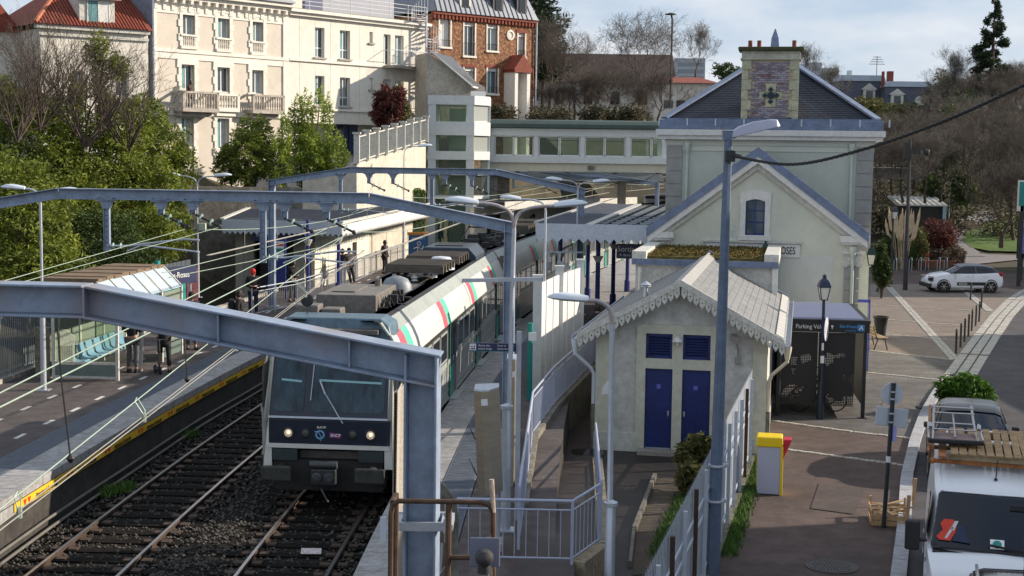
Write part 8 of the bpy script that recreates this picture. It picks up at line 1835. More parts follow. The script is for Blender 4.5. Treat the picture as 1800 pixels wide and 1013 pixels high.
def bicycle(name, label, loc, rz, m):
 r_ = thing(name, label, 'bicycle', loc, rz)
 for x in (-.52,.52):
  w_ = MB().tube([(x + .33 * math.cos(a),0,.34 + .33 * math.sin(a)) for a in [k * math.pi / 12 for k in range(25)]],.018,6)
  for k in range(8): w_.cyl((x, 0,.34),(x + .32 * math.cos(k * .785),0,.34 + .32 * math.sin(k * .785)),.003,3)
  w_.build('wheel', m_rubber, r_)
 MB().tube([(-.52,0,.34),(-.1,0,.3),(.35,0,.82),(-.22,0,.78),(-.1,0,.3)],.022,6).tube([(-.52,0,.34),(-.22,0,.78),(-.25,0,.92)],.016,6).tube([(.52,0,.34),(.35,0,.82),(.32,0,1.02)],.02,6).build('frame', m, r_)
 MB().tube([(.25,-.28,1.08),(.35,-.1,1.02),(.35,.1,1.02),(.25,.28,1.08)],.016,6).build('handlebar', m, r_); MB().obox((-.27,0,.95),(.26,.14,.06)).build('saddle', m_rubber, r_, bev=.02)
for i in range(3): bicycle('bicycle', ['bicycle leaning inside the shelter, nearest the perforated front', 'middle bicycle inside the black shelter', 'bicycle at the rear of the black shelter'][i],(8.6,39.4 + i * 1.1,0),.1, m_dark)
bicycle('red_bicycle', 'red hire bicycle standing at the hoops before the shrubs', P(1630,477, z=.0), R(70), mat('hire_bike_red', (.6,.03,.01),.4,0,0))
for i, x in enumerate((1563,1590,1619,1652)):
 p = P(x, 476, z=.0); q = MB();
 for s in (0,.45): q.tube([(s, 0,0),(s, 0,.65),(s + .05,.15,.8),(s + .05,.45,.8),(s, .6,.65),(s, .6,0)],.03,6)
 tag(q.build('bicycle_hoop', m_galv, loc=p),['steel bicycle hoop hidden partly by the lantern post', 'steel bicycle hoop beside the dark camera mast', 'steel bicycle hoop holding the red bicycle', 'rightmost empty steel bicycle hoop'][i], 'bicycle rack', 'steel bicycle hoops')
# lantern posts
p = P(1441,737, z=0); lp_ = thing('lantern_post', 'dark lantern post with glass lantern in front of the bicycle shelter', 'lantern post', p); hl = P(1448,527, Y=p.y).z
MB().tube([(0,0,0),(0,0,1.0),(.02,0,1.05),(P(1448,527, Y=p.y).x - p.x, 0, hl)],[.10,.085,.06,.04],10).build('post', mat('dark_navy_iron', (.015,.025,.045),.4,.2,.1), lp_); lantern(lp_, (P(1448,527, Y=p.y).x - p.x, 0, hl), mat('lantern_navy', (.015,.025,.06),.4,.2,.1),1.02)
ds = thing('direction_sign', 'round blue sign with white arrow on the lantern post', 'road sign', P(1452,579, Y=p.y - .12), R(68)); MB().lathe([(.325,-.01),(.325,.01)],(0,0,0),28, axis=(0,-1,0)).build('sign_disc', mat('sign_blue', (.02,.10,.50),.35,0,0), ds); MB().lathe([(.325,0),(.325,.004),(.30,.004),(.30,0)],(0,-.011,0),28, axis=(0,-1,0)).bar((.14,-.015,.2),(-.08,-.015,-.14),.006,.06).add([(-.2,-.016,-.05),(.04,-.016,-.21),(-.17,-.016,-.27)],[(0,1,2)]).build('arrow', m_wprint, ds)
st_ = MB().box(-.05,.05,-.07,-.065,1.55,1.75).box(-.03,.03,-.07,-.065,1.9,2.1).build('post_stickers', m_wprint, lp_)
q = P(1566,500, z=0); l2_ = thing('lantern_post', 'far lantern post in front of the reed clump', 'lantern post', q); h2 = P(1572,385, Y=q.y).z; MB().tube([(0,0,0),(0,0, h2)],[.09,.05],8).build('post', m_dark, l2_); lantern(l2_, (.05,0, h2), m_dark, 1.2)
q = P(1591,510, z=0); cm_ = thing('camera_mast', 'tall dark mast with dome camera near the station corner', 'mast', q); t = P(1600,245, Y=q.y); MB().tube([(0,0,0),(t.x - q.x, 0, t.z)],[.13,.07],8).build('mast', m_dark, cm_); MB().box(-.35,-.05,-.15,.15, t.z - 1.0, t.z - .2).box(.2,.5,-.1,.1, t.z - .8, t.z - .4).bar((.3,0, t.z - .5),(.8,0, t.z - .5),.06,.06).lathe([(.02,-.32),(.15,-.25),(.18,-.1),(.17,0),(.02,.03)],(.85,0, t.z - .55),12).build('dome_camera', m_dark, cm_)
for px, py, pb, lab in ((1682,320,385, 'globe lamp on curved pole by the path, upper right of the kiosk'),(1655,343,392, 'lower globe lamp directly above the kiosk roof')):
 c = P(px, py, Y=112); g_ = thing('globe_lamp', lab, 'lamp post', (c.x - .5,112, P(px, pb, Y=112).z)); h = c.z - g_.location.z; MB().tube([(0,0,0),(0,0, h - .2),(.08,0, h + .15),(.3,0, h + .35),(.5,0, h + .3)],.04,6).build('pole', m_galv, g_); MB().lathe([(.03,.24)] + [(.24 * math.sin(a),.24 * math.cos(a)) for a in np.linspace(.2,2.9,9)],(.5,0, h),14).build('globe', m_globe, g_, smooth=True)
c = P(1182,25, Y=125); g_ = thing('tall_street_lamp', 'tall dark street lamp rising among the bare trees behind the footbridge', 'street light', (c.x, 125, P(1182,190, Y=125).z)); h = c.z - g_.location.z; MB().tube([(0,0,0),(0,0, h * .94),(-.1,0, h)],.09,6).lathe([(.1,.12),(.5,0),(.5,-.06),(.1,-.1)],(-.15,0, h),12).lathe([(.2,-.2),(.2,.2)],(0,0, h * .28),8).build('lamp_and_pole', m_dark, g_)
# bollards
for i, (x, y) in enumerate(((1680,622),(1688,611),(1695,601),(1702,592),(1708,582),(1715,574),(1721,566),(1725,542),(1706,528))):
 b0 = P(x, y, z=0); q = MB().lathe([(.055,0),(.05,.02),(.042,.05),(.04,.78),(.05,.80),(.03,.83),(.045,.88),(.01,.93)],(0,0,0),10); tag(q.build('bollard', m_dark, loc=b0, smooth=True),['nearest thick dark bollard of the row on the paving', 'second bollard from the near end of the row', 'third bollard from the near end', 'fourth bollard from the near end', 'fifth bollard from the near end', 'sixth bollard from the near end', 'seventh bollard, before the farther pair', 'bollard below the white car rear door', 'farthest bollard, below the white car side guard'][i], 'bollard', 'dark bollards along the forecourt')
# bench, bin, far bench
def bench(label, loc, rz):
 r_ = thing('park_bench', label, 'bench', loc, rz, 'slatted benches'); sm_ = MB().box(-.8,.8,-.04,.04,-.015,.015).mesh('slat', m_wood_w)
 for i in range(4): link('slat', sm_, r_, (0,-.2 + i * .11,.45))
 for i in range(3): o_ = link('slat', sm_, r_, (0,.25 + i * .03,.58 + i * .12)); o_.rotation_euler[0] = R(75)
 for s in (-1,1): MB().tube([(s * .7,-.22,0),(s * .7,-.1,.43),(s * .7,.2,.43),(s * .7,.34,.88)],.025,6).tube([(s * .7,.3,0),(s * .7,.15,.43)],.025,6).build('leg', m_dark, r_)
bench('slatted bench beside the bicycle shelter, seen end on', P(1538,611, z=0), R(96)); bench('small bench on the green lawn', P(1714,414, z=2.4), R(110))
q = MB().lathe([(.20,0),(.24,.5),(.28,.82),(.32,.86),(.32,.90),(.27,.90),(.22,.3),(.01,.25)],(0,0,0),14); tag(q.build('litter_bin', mat('bin_black', (.015,.016,.018),.6,0,.15,4), loc=P(1547,596, z=0), smooth=True), 'dark flared litter bin behind the bench', 'bin'); tag(MB().lathe([(.3,0),(.38,.9),(.42,.95),(.3,.95),(.05,.6)],(0,0,0),12).build('litter_bin', bpy.data.materials['bin_black'], loc=P(1688,466, z=.0)), 'dark bin beyond the white car roof', 'bin')
# sign post seen from behind
b0 = P(1553,928, z=0); rs_ = thing('road_sign', 'road sign seen from behind on a dark post by the wooden crate', 'road sign', b0); t0 = P(1571,676, Y=b0.y) - b0; at_ = lambda f: t0 * f; MB().tube([(0,0,0), t0],.042,10).lathe([(.05,0),(.05,.03)], t0,10).build('post', mat('post_green_black', (.02,.03,.035),.45,.1,.1), rs_)
m_sgb = mat('sign_back_grey', (.48,.52,.58),.4,.2,.05,2); c = at_(.93); MB().lathe([(.20,-.012),(.215,-.01),(.215,.012),(.20,.012)],(c.x, c.y + .06, c.z),28, axis=(0,-1,0)).build('round_plate', m_sgb, rs_); c = at_(.77); MB().obox((c.x + .02, c.y + .06, c.z),(.62,.02,.36),(0,.10,0)).build('oblong_plate', m_sgb, rs_, bev=.008); MB().obox((at_(.66).x + .05,-.02, at_(.66).z),(.03,.2,.28),(0,0,.3)).build('side_plate', mat('sticker_violet', (.35,.35,.7),.4,0,0), rs_); MB().lathe([(.046,0),(.046,.12)], at_(.46),10).build('paper_sticker', m_wprint, rs_)
for f in (.95,.90,.80,.74): MB().lathe([(.05,-.015),(.05,.015)], at_(f),10).build('clamp', m_galv, rs_)
# wooden crate and planks
cr_ = thing('wooden_crate', 'broken pale wooden crate full of offcuts at the foot of the road sign', 'crate', P(1530,925, z=0),-.18)
for z in (.02,.13): MB().box(0,.72,0,.02, z, z + .09).build('side_board', m_wood, cr_); MB().box(0,.72,.78,.80, z + .1, z + .15).build('side_board', m_wood, cr_)
MB().box(0,.02,0,.8,.25,.31).box(0,.02,0,.8,.02,.1).box(.7,.72,0,.8,.05,.12).build('end_board', m_wood, cr_)
for x, y in ((.02,.02),(.68,.02),(.02,.75),(.68,.75)): MB().box(x, x + .04, y, y + .04,0,.34 if y < .5 else .42).build('corner_stud', m_wood, cr_)
for i in range(11):
 a = rnd.uniform(-1.4,1.4); MB().obox((.36 + rnd.uniform(-.2,.2),.4 + rnd.uniform(-.22,.22),.08 + i * .028),(rnd.uniform(.4,.75),.07,.02),(rnd.uniform(-.15,.15), rnd.uniform(-.2,.2), a)).build('offcut', m_wood if i % 3 else m_wood_w, cr_)
for px, py, h, lab in ((1594,930,.66, 'upright pale plank at the corner of the crate'),(1606,888,.56, 'upright orange plank leaning behind the crate by the kerb')): tag(MB().obox((0,0, h / 2),(.07,.035, h),(0,.06,0)).build('plank', m_wood, loc=P(px, py, z=0)), lab, 'plank')
# yellow and grey box
yb = thing('street_box', 'grey and yellow street box behind the white fence', 'box', P(1352,866, z=0),-.2); MB().box(-.26,.22,-.22,.22,.02,1.02).build('box_body', mat('lilac_grey_panel', (.42,.44,.56),.5,0,.05,2), yb); MB().box(-.29,.25,-.25,.25,1.02,1.24).build('yellow_top', mat('postal_yellow', (.78,.55,.01),.35,0,.03), yb, bev=.03); MB().box(.22,.27,-.25,.25,.0,1.02).box(-.29,.27,.22,.26,.0,1.02).build('yellow_side', bpy.data.materials['postal_yellow'], yb); MB().prism([(.27,.75),(.44,1.18),(.27,1.18)],-.15,.2).build('red_hopper', mat('hopper_red', (.45,.02,.05),.4,0,.1), yb)
# kiosk, posters, lawn, park path
kz = P(1615,392, Y=112).z; kk = thing('white_roofed_kiosk', 'small kiosk with ribbed white roof and pale blue end behind the shrubs', 'kiosk', P(1578,400, Y=108),-.1); kk.location.z = kz - .8; w_ = 3.35; h = P(1600,362, Y=108).z - kk.location.z; MB().box(0, w_, 0,3,0, h).build('wall', m_dark, kk); MB().loft([[(-.2,-.3, h),(w_ + .2,-.3, h),(w_ + .2,-.3, h + .1),(-.2,-.3, h + .1)],[(-.2,4.2, h + .5),(w_ + .2,4.2, h + .5),(w_ + .2,4.2, h + .6),(-.2,4.2, h + .6)]]).build('roof', m_white, kk); MB().box(w_ - .1, w_ + .15,-.25,.1,0, h).box(w_, w_ + .1,0,3,.2, h - .1).build('end_frame', mat('pale_blue_end', (.35,.55,.62),.5,0,.05), kk)
for i in range(9): MB().bar((.0 + i * .42,-.32, h + .11),(.0 + i * .42,4.2, h + .63),.07,.07).build('roof_rib', m_white, kk)
pp_ = lambda l, Yz: [tuple(P(x, y, Y=Yz(y))) for x, y in l]
def land(px, py): # ray against the land
 Y = 85.
 while Y < 240:
  p = P(px, py, Y=Y)
  if p.z <= max(0, hill(p.x, Y)) + .02: return p
  Y += .25
 return p
def landsheet(name, m, ra, rb, off, t=12):
 q = MB(); n = len(ra); rings = []
 for a, b in zip(ra, rb): rings.append([land(*[a[0] + (b[0] - a[0]) * k / t, a[1] + (b[1] - a[1]) * k / t][:2]) + Vector((0,0, off)) for k in range(t + 1)])
 q.loft(rings, closed=False, caps=False); return structure(q.build(name, m, smooth=True))
dn = lambda l: [(l[i][0] + (l[i + 1][0] - l[i][0]) * k / 4, l[i][1] + (l[i + 1][1] - l[i][1]) * k / 4) for i in range(len(l) - 1) for k in range(4)] + [l[-1]]
m_lawn = mat('lawn', (.05,.11,.012),.9,0,.3,.5,1., 40, col2=(.10,.17,.02))
landsheet('lawn', m_lawn, dn([(1690,423),(1700,408),(1740,393),(1790,385),(1850,383)]), dn([(1692,424),(1705,436),(1740,443),(1790,444),(1850,442)]),.07)
landsheet('park_path', mat('park_path_asphalt', (.20,.19,.20),.85,0,.1,1), dn([(1676,470),(1684,440),(1668,408),(1678,390),(1725,374),(1760,366)]), dn([(1850,452),(1726,448),(1692,424),(1700,402),(1752,386),(1790,374)]),.06)
for px0, py0, px1, py1, Y, lab, mm in ((1791,320,1812,362,80, 'teal and white totem sign at the right edge', m_teal),(1790,392,1815,446,84, 'dark framed violet poster panel at the right edge', mat('violet_poster', (.16,.14,.38),.4,0,.6,2))):
 a, b = P(px0, py1, Y=Y), P(px1, py0, Y=Y); o = thing('poster_sign', lab, 'sign', (a.x, Y, 0)); MB().box(0, b.x - a.x, -.05,.1, a.z, b.z).build('sign_face', mm, o); MB().box(-.06, b.x - a.x, .0,.15, a.z - .3, b.z + .08).build('sign_frame', m_white if mm is m_teal else m_dark, o); MB().box(.1,.3,.0,.12,0, a.z).build('sign_post', m_dark, o)
q = MB().box(0,4.8,0,.3,0,.45); pw = thing('planter_wall', 'low red brick planter wall behind the bicycle hoops', 'wall', P(1556,472, z=0) + Vector((0,1.2,0)),0); MB().box(0,5.0,.03,.3,0,.45).build('wall_core', m_brd, pw); bk = MB().box(-.105,.105,0,.06,.004,.07).mesh('brick', mat('planter_brick', (.22,.10,.06),.9,0,.3,5))
for r_ in range(6):
 for i in range(22): link('brick', bk, pw, (.11 + i * .222 + (.11 if r_ % 2 else 0),0, r_ * .075))
# long pale vehicle far up the slope
a = P(1715,250, Y=135); fv = thing('pale_lorry', 'pale lorry half hidden by the twigs far up the slope', 'lorry', (a.x, 135, a.z)); w_ = 6.0; MB().box(0, w_, 0,2.4,.5,2.9).build('cargo_box', m_white_d, fv, bev=.1); MB().box(-1.8,-.05,.1,2.3,.4,2.3).build('cab', m_white_d, fv, bev=.2)
for x in (-1,1.5,4.8): wheel(fv, x, .1,.45,1); fv.children[-1].rotation_euler[2] = R(-90)
# ------------------------------------------------------------------ things close to the nearest portal and on the near platform
m_ss = mat('stainless', (.40,.36,.29),.35,.75,.12,2, stretch=(1,1,6)); m_mesh = mat('mesh_edge', (.36,.33,.28),.6,.2,.5,60)
def PY(px, py, Y): return P(px, py, Y=Y)
# mesh screen edge and rounded panel behind the column
a, b = PY(687,1060,11.2), PY(692,690,11.2); ms_ = thing('mesh_screen', 'narrow perforated metal screen seen edge on beside the column', 'screen', a); q = MB(); q.loft([[a - a, Vector((.06,.5,0)), Vector((.07,.5,0)), Vector((.01,0,0))],[b - a, b - a + Vector((.06,.5,0)), b - a + Vector((.07,.5,0)), b - a + Vector((.01,0,0))]]); q.build('screen_sheet', m_mesh, ms_)
q = MB()
for i in range(110):
 c = (b - a) * (i / 110); q.obox((c.x + .03, c.y + .2, c.z),(.012,.45,.010),(0,.7,0)).obox((c.x + .03, c.y + .2, c.z + .015),(.012,.45,.010),(0,-.7,0))
o = q.build('mesh_strands', m_mesh, ms_); o['kind'] = 'stuff'
rp_ = thing('rounded_barrier', 'weathered grey barrier panel with rounded top behind the nearest column', 'barrier', (-.75,12.2, PZ)); W_ = .95; zt = PY(780,830,12.2).z - PZ; x0 = PY(697,900,12.2).x + .75; x1 = PY(806,900,12.2).x + .75
pr = [(x0,0),(x1,0),(x1, zt - .42)] + [(x1 - .42 + .42 * math.cos(t), zt - .42 + .42 * math.sin(t)) for t in np.linspace(.1, math.pi / 2,8)] + [(x0, zt)]; MB().prism(pr, 0,.06).build('panel', mat('stained_panel', (.20,.20,.185),.8,.1,.35,2.5, dirt=.5), rp_); q = MB()
for k, z in enumerate((.5,1.2,1.9,2.5)): q.tube([(x0 + .4,-.03, z + .25),(x1 - .15,-.03, z - .02),(x1 - .05,-.03, z + .15)],.012,5)
q.build('scraped_cable', m_galv, rp_)
cg = thing('rusty_guard_rail', 'rusty brown tube cage around the foot of the nearest column', 'guard rail', (-.6,9.9,1.0)); Y_ = 9.9; m_rt = mat('rusty_tube', (.085,.05,.032),.75,.2,.4,8)
def CG(px, py, Y=9.9): return PY(px, py, Y) - Vector((-.6,9.9,1.0))
q = MB(); q.tube([CG(686,1060), CG(687,905), CG(690,888), CG(700,881), CG(720,881), CG(845,883), CG(860,888), CG(867,902), CG(867,1060)],.019,8); q.build('top_hoop', m_rt, cg, smooth=True)
MB().tube([CG(789,886), CG(786,1060)],.022,8).tube([CG(788,980), CG(862,980)],.02,8).tube([CG(694,1060,10.1), CG(696,868,10.1), CG(690,884)],.022,8).build('cross_tube', m_rt, cg, smooth=True)
p = PY(866,890,9.9) - cg.location; MB().tube([CG(866,1060), CG(867,900), CG(864,843)],.018,8).build('upright_tube', mat('specked_tube', (.42,.34,.28),.6,.2,.4,20), cg)
sp_ = thing('platform_speaker', 'black horn speaker on a square grey plate behind the rusty rail', 'speaker', PY(852,975,9.6)); MB().box(-.105,.105,.05,.065,-.105,.105).build('plate', mat('plate_grey', (.16,.17,.23),.5,.1,.05), sp_, bev=.03); MB().lathe([(.065,0),(.06,.05),(.05,.12),(.02,.14)],(0,-.08,0),14, axis=(0,-1,.2)).lathe([(.05,-.06),(.04,.02)],(.0,-.03,-.06),10).build('horn', m_plast, sp_, smooth=True); MB().tube([(.02,-.03,-.08),(.03,0,-.16),(-.05,.02,-.19),(-.3,.02,-.2)],.008,6).build('cable', m_galv, sp_)
tl = MB().box(0,.05,0,.02,-.1,.1).box(.05,.1,0,.02,-.01,.02); o = tl.build('signal_bracket', m_lampw, loc=PY(668,931,11.2)); tag(o, 'small pale bracket at the left of the mesh screen', 'bracket')
# stainless cabinets
def cabinet(label, px0, px1, pyt, pyb, Y, rz, d=.5, taper=True):
 a, b = PY(px0, pyb, Y), PY(px1, pyt, Y); w_, h = b.x - a.x, b.z - a.z; r_ = thing('steel_cabinet', label, 'cabinet', (a.x, Y, a.z), rz); base = [(0,0),(w_ * .3,-.10),(w_ * .62,-.12),(w_, .12),(w_, d),(0, d)]
 MB().loft([[(x, y, 0) for x, y in base],[(x, y, h) for x, y in base]]).build('cabinet_body', m_ss, r_); MB().loft([[(x, y, h + .002) for x, y in base],[(x * .98 + .01, y * .98, h + .03) for x, y in base]]).build('cabinet_top', m_galv, r_); MB().obox((w_ * .42,-.13, h * .9),(.10,.01,.1)).build('label_plate', m_wprint, r_)
 for z in (.15,.5): MB().add([(-.01,.1, h * z),(-.16,.25, h * z + .35),(-.01,.3, h * z - .0)],[(0,1,2)]).build('side_fin', m_dark, r_)
 MB().cyl((w_ * .7,.2,-(a.z - PZ)),(w_ * .7,.2,0),.05,8).build('foot', m_galv, r_); MB().box(w_ * .2, w_ * .9,.0,.45,-(a.z - PZ),-(a.z - PZ) + .12).build('foot_block', m_conc, r_); return r_
cabinet('tall stainless steel cabinet with white label left of the lamp post', 840,886,688,868,21.5,0).rotation_euler = (0,-.05,0)
cabinet('second steel cabinet behind the lamp post under the platform sign', 888,914,632,880,26,.0)
q = P(908,878, z=PZ); tag(MB().box(-.04,.04,-.04,.04,0,3.2).build('steel_upright', m_galv, loc=Vector((q.x, 23.5, PZ))), 'pale square upright between lamp post and railing', 'post')
# platform sign
sn = thing('platform_sign', 'dark blue platform sign with train symbol hanging from the lamp post', 'sign', PY(866,610,23.4),0); s = 23.4 / FPX; w_ = 84 * s; MB().box(-w_ / 2, w_ / 2,-.03,.03,-.065,.065).build('sign_board', m_navy, sn); MB().box(-w_ / 2 + .01,-w_ / 2 + .12,-.034,-.03,-.055,.055).build('symbol_square', m_wprint, sn); MB().box(-w_ / 2 + .03,-w_ / 2 + .10,-.036,-.034,-.04,-.02).box(-w_ / 2 + .03,-w_ / 2 + .07,-.036,-.034,.0,.012).box(-w_ / 2 + .09,-w_ / 2 + .10,-.036,-.034,-.03,.04).build('symbol_print', m_navy, sn)
for i, (tx_, dx) in enumerate((('Avant des', -.24),('trains longs', -.24),('Front of', .08),('Spitze der', .08),('trains', .26),('Züge', .26))): text(tx_, .05 if dx < 0 else .042, m_wprint, sn, (dx, -.034,.025 if i % 2 == 0 else -.027), UPR, 'lettering', align='LEFT')
MB().box(-w_ / 2, w_ / 2,-.03,.03,-.075,-.067).build('green_edge', m_teal, sn)
# white opaque panels and posts, teal pipe
wp = thing('white_screen_panels', 'tall white screen of ribbed panels between grey posts on the near platform', 'screen', (.65,35.9, PZ)); A_, B_ = Vector((.65,35.9,0)), Vector((1.30,39.0,0)); C_ = Vector((2.0,41.5,0)); hgt = 3.05
for p in (A_, B_, C_): MB().box(-.11,.11,-.11,.11,0, hgt).box(-.13,.13,-.13,.13, hgt, hgt + .05).build('post', m_fr, wp, loc=p - A_)
for u, v in ((A_, B_),(B_, C_)):
 for k in range(3):
  s_, e = u.lerp(v, k / 3 + .03), u.lerp(v, (k + 1) / 3 - .01); MB().bar(Vector((s_.x - A_.x, s_.y - A_.y, hgt / 2 - .05)), Vector((e.x - A_.x, e.y - A_.y, hgt / 2 - .05)),.05, hgt - .3).build('panel', m_white, wp)
tag(MB().cyl((0,0,0),(0,0,1.95),.07,10).build('teal_pipe', m_teal, loc=(.47,35.2, PZ)), 'teal pipe standing against the white screen', 'pipe'); tag(MB().box(-.1,.1,-.02,.02,-.1,.1).build('notice_plate', m_wprint, loc=PY(936,592,34.9)), 'small white plate wired to the teal pipe', 'plate')
# ------------------------------------------------------------------ people
def skin(name, verts, edges, radii, m, parent, sub=1):
 me = bpy.data.meshes.new(name); me.from_pydata([tuple(v) for v in verts], edges, []); o = link(name, me, parent); me.materials.append(m); md = o.modifiers.new('skin', 'SKIN'); md.use_smooth_shade = True
 for i, r_ in enumerate(radii): me.skin_vertices[0].data[i].radius = (r_, r_) if not isinstance(r_, tuple) else r_
 me.skin_vertices[0].data[0].use_root = True
 if sub: s_ = o.modifiers.new('sub', 'SUBSURF'); s_.levels = sub; s_.render_levels = sub
 return o
cl = {k: mat('cloth_' + k, c, .85,0,.15,8,.2,60) for k, c in dict(black=(.012,.012,.014), navy=(.015,.022,.05), jeans=(.06,.10,.20), grey=(.10,.10,.11), brown=(.09,.06,.045), white=(.6,.6,.6), red=(.5,.02,.02), tan=(.35,.25,.18), blue=(.03,.07,.22)).items()}
def person(label, loc, rz, H=1.74, top='black', legs='black', hair=(.02,.014,.01), hat=None, pose='stand', bag=None, coat=False, skinm=None, lean=0., arms='down', grp='people waiting on the platforms'):
 r_ = thing('person', label, 'person', loc, rz, grp); k = H / 1.74; S_ = skinm or m_skin; V_ = lambda *a: [Vector(p) * k for p in a]; tl_ = lambda z: lean * z * .12; ly = tl_
 hip, ch, nk = (0, ly(.95),.95),(0, ly(1.3) + .02,1.30),(0, ly(1.5) - .01,1.49); hd = (0, ly(1.6) - .03,1.58); crn = (0, ly(1.7) - .02,1.68)
 st_ = .16 if pose == 'step' else (.0 if pose != 'cross' else .0); f1, f2 = (.11,-st_ - .02,.08),(-.11, st_ + .02,.08)
 if pose == 'cross': f1, f2 = (.06,-.34,.08),(-.08,-.26,.08)
 k1, k2 = ((hip[0] + .10 + f1[0]) / 2,(hip[1] + f1[1]) / 2 - .04,.50),((hip[0] - .10 + f2[0]) / 2,(hip[1] + f2[1]) / 2 - .04,.50)
 if arms == 'down': e, h_ = [(.24, ly(1.1) + .02,1.12),(.25, ly(.9) - .06,.88)], None
 elif arms == 'front': e = [(.24, ly(1.1) + .0,1.12),(.08, ly(1.1) - .27,1.12)]
 else: e = [(.25, ly(1.1) + .05,1.13),(.17, ly(.9) - .12,.95)]
 sh_ = (.19, ly(1.4) + .01,1.40)
 def mir(p): return (-p[0], p[1], p[2])
 vs = V_(hip, ch, nk, hd, crn, sh_, e[0], e[1], mir(sh_), mir(e[0]), mir(e[1]),(.10, hip[1],.88), k1, f1,(f1[0], f1[1] - .13,.04),(-.10, hip[1],.88), k2, f2,(f2[0], f2[1] - .13,.04))
 es = [(0,1),(1,2),(2,3),(3,4),(1,5),(5,6),(6,7),(1,8),(8,9),(9,10),(0,11),(11,12),(12,13),(13,14),(0,15),(15,16),(16,17),(17,18)]; rr = [.125,.135,.052,.088,.07,.055,.040,.028,.055,.040,.028,.075,.055,.042,.03,.075,.055,.042,.03]
 # hands: palm and five fingers per side
 for hi, s in ((7,1),(10,-1)):
  hb = Vector(vs[hi]); d = (hb - Vector(vs[hi - 1])).normalized(); x = Vector((s, 0,0)); pb_ = len(vs); vs.append(hb + d * .06 * k); es.append((hi, pb_)); rr.append(.026)
  for j, (o_, L_) in enumerate(((-.028,.055),(-.010,.070),(.008,.066),(.024,.052),(.042,.035))): vs.append(hb + d * (.09 + L_ * .5) * k + Vector((0, o_, 0)) * k + x * -.01); es.append((pb_, len(vs) - 1)); rr.append(.009)
 skin('body', vs, es, [(q * k) for q in rr], S_, r_)
 T_ = cl[top]; tv = V_((0, hip[1],.93 if not coat else .62),(0, ly(1.1),1.12), ch, (0, nk[1],1.46), sh_, e[0], Vector(e[0]).lerp(Vector(e[1]),.88), mir(sh_), mir(e[0]), mir(Vector(e[0]).lerp(Vector(e[1]),.88)))
 skin('coat' if coat else 'jacket', tv, [(0,1),(1,2),(2,3),(2,4),(4,5),(5,6),(2,7),(7,8),(8,9)],[q * k for q in ((.19 if coat else .165),.165,.175,.085,.085,.068,.052,.085,.068,.052)], T_, r_)
 tv = V_((0, hip[1],.93),(.10, hip[1],.84), k1,(f1[0], f1[1],.13),(-.10, hip[1],.84), k2,(f2[0], f2[1],.13)); skin('trousers', tv, [(0,1),(1,2),(2,3),(0,4),(4,5),(5,6)],[q * k for q in (.14,.098,.075,.06,.098,.075,.06)], cl[legs], r_)
 for f in (f1, f2): MB().loft([[(f[0] * k + a * w_, (f[1] + y) * k, z * k) for a, z in ((-1,0),(1,0),(1, h2),(-1, h2))] for y, w_, h2 in ((.07,.035,.10),(-.02,.045,.10),(-.13,.045,.06),(-.19,.025,.035))]).build('shoe', cl['white'] if legs == 'jeans' else cl['black'], r_)
 c = Vector((0, hd[1],1.60)) * k; hm = mat('hair_%d' % int(hair[0] * 1000), hair, .7,0,.2,30); MB().lathe([(.005,.135),(.06,.12),(.095,.07),(.105,.02),(.10,-.04),(.085,-.09)], c + Vector((0,.018,.01)),12).build('hair', hm if not hat else cl[hat], r_, smooth=True)
 MB().obox(c + Vector((0,-.10,-.01)),(.024,.035,.045)).build('nose', S_, r_, bev=.008); MB().box(-.04,.04, c.y - .092, c.y - .088, c.z - .065, c.z - .057).build('mouth', cl['brown'], r_)
 for s in (-1,1): MB().lathe([(.012,0),(.008,.006)],(s * .032, c.y - .086, c.z + .015),8, axis=(0,-1,0)).build('eye', m_black, r_); MB().obox((s * .088, c.y + .0, c.z),(.02,.035,.055)).build('ear', S_, r_, bev=.006)
 if bag == 'back': MB().obox((0,(ch[1] + .20) * k, 1.22 * k),(.32,.20,.46),(-.08,0,0)).build('backpack_part', cl['black'], r_, bev=.06)
 return r_
def at(px, py): return P(px, py, z=PZ)
person('man in dark jacket and jeans with a black backpack, below the ticket hall pillar', at(420,604), R(100),1.72, 'black', 'jeans', bag='back', arms='pocket')
person('man in red cap and pale scarf looking at his phone beside the portal column', at(445,556), R(15),1.78, 'black', 'navy', hat='red', arms='front'); person('man in black leaning at the railing by the information board', at(514,531), R(40),1.72, 'black', 'black', arms='front', lean=-.3)
person('hooded man in striped jacket looking down behind the nearest beam', at(337,614), R(25),1.80, 'black', 'grey', arms='front', hat='black'); person('left one of the leaning pair with crossed legs by the blue column', at(602,503), R(10),1.72, 'black', 'black', pose='cross', arms='front', lean=.3)
person('right one of the leaning pair, legs stretched before the railing', at(615,502), R(35),1.74, 'grey', 'black', pose='cross', arms='front', lean=.5); person('woman in long black coat and pink scarf standing alone on the far platform', at(676,481), R(65),1.70, 'black', 'black', coat=True, arms='pocket', skinm=m_skin_d)
person('person in blue jacket in the group past the poster panel', at(758,446), R(80),1.72, 'blue', 'navy', arms='pocket'); person('person in dark navy at the left of the group past the poster panel', at(745,448), R(120),1.70, 'navy', 'black'); person('person with light bag at the right of the distant group', at(771,440), R(200),1.68, 'grey', 'navy', bag='back'); person('dark figure standing under the canopy before the lift tower', at(790,436), R(-60),1.66, 'black', 'black', coat=True); person('brownish clad person behind the blue post lamp', at(733,447), R(90),1.68, 'brown', 'black')
person('person in dark jacket before the glass shelter, head hidden by the nearest beam', at(233,655), R(175),1.80, 'black', 'grey', arms='front'); sc1 = person('person in long dark jacket holding a folding scooter upright', at(289,652), R(20),1.76, 'black', 'black', coat=True, pose='step', arms='front')
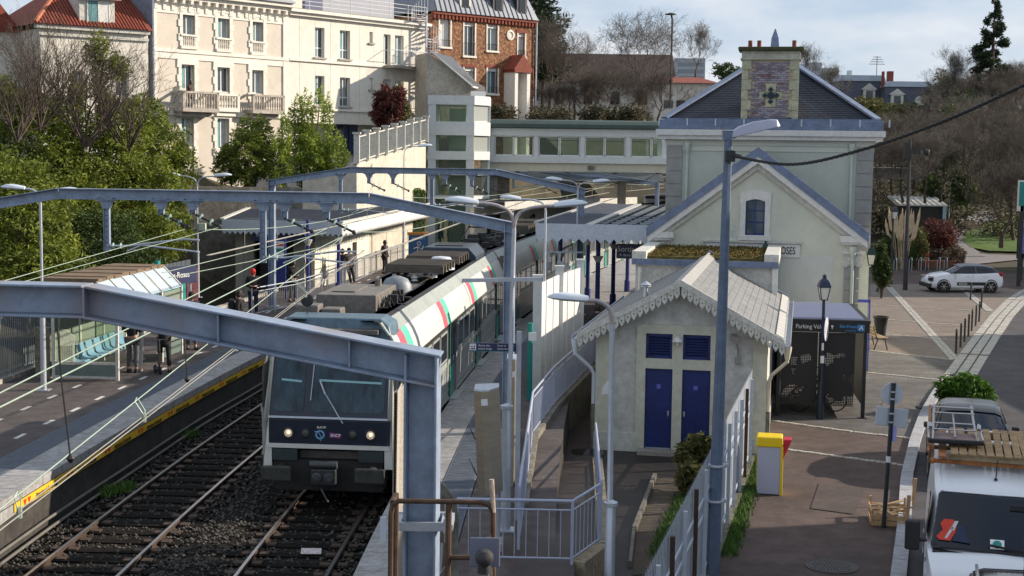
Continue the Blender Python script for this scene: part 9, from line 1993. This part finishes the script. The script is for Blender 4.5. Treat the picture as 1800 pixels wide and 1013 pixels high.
person('dark haired man by the white wall before the footbridge', P(937,425, z=1.6), R(60),1.74, 'black', 'black'); person('brown haired person half hidden beyond the canopy edge', P(975,430, z=1.6), R(-30),1.66, 'brown', 'black', hair=(.12,.05,.03)); person('person in dark clothes on the stairs behind the hut corner', Vector((2.55,42.0, PZ)), R(140),1.75, 'black', 'navy', pose='step')
bl_ = onwall(oA, rA, 325,168); u_ = Vector((math.cos(rA), math.sin(rA),0)); person('person with dark hair leaning over the left stone balcony', oA + u_ * bl_[0] + Vector((math.sin(rA),-math.cos(rA),0)) * .5 + Vector((0,0, onwall(oA, rA, 325,193)[1])), rA, 1.60, 'brown', 'black', grp=None)
sco = thing('kick_scooter', 'black folding scooter with small wheels held upright', 'scooter', at(280,658), R(30));
for y in (-.06,.38): MB().tube([(0, y + .1 * math.cos(a),.1 + .1 * math.sin(a)) for a in [k * math.pi / 8 for k in range(17)]],.022,6).cyl((-.02, y, .1),(.02, y, .1),.07,10).build('wheel', m_rubber, sco)
MB().bar((0,0,.12),(0,.4,.14),.12,.04).tube([(0,-.06,.12),(0,-.02,.95)],.022,6).tube([(-.2,-.02,.95),(.2,-.02,.95)],.016,6).obox((0,-.05,.45),(.09,.08,.3)).build('deck_and_stem', m_plast, sco)
# ------------------------------------------------------------------ unseen houses added across the street, their heights set to shade the view
def offhouse(label, x, y, w_, d, h, seed=0):
 r_ = thing('unseen_shade_house', label, 'house', (x, y, 0)); MB().box(0, w_, 0, d, 0, h).build('wall', m_fb, r_); MB().prism([(-.4, h),(w_ + .4, h),(w_ / 2, h + 1.6)],-.3, d + .3).build('roof', m_slate_dk, r_)
 for i in range(int(d / 3)):
  for k in range(max(1, int(h / 3))): MB().box(-.06,0,1 + i * 3,2.1 + i * 3,1 + k * 3,2.6 + k * 3).build('window', m_cglass, r_)
offhouse('tall unseen rendered house added for shade beyond the right edge near the viewer', 26,-6,9,24,12.6); offhouse('taller unseen rendered house added for shade beyond the right edge opposite the van', 26,18.2,9,13.5,16.0); offhouse('low unseen rendered house added for shade beyond the right edge opposite the station', 31,41,8,19,7.2); offhouse('long unseen house added for shade beyond the right edge opposite the white car', 36,78,9,17,8.5)
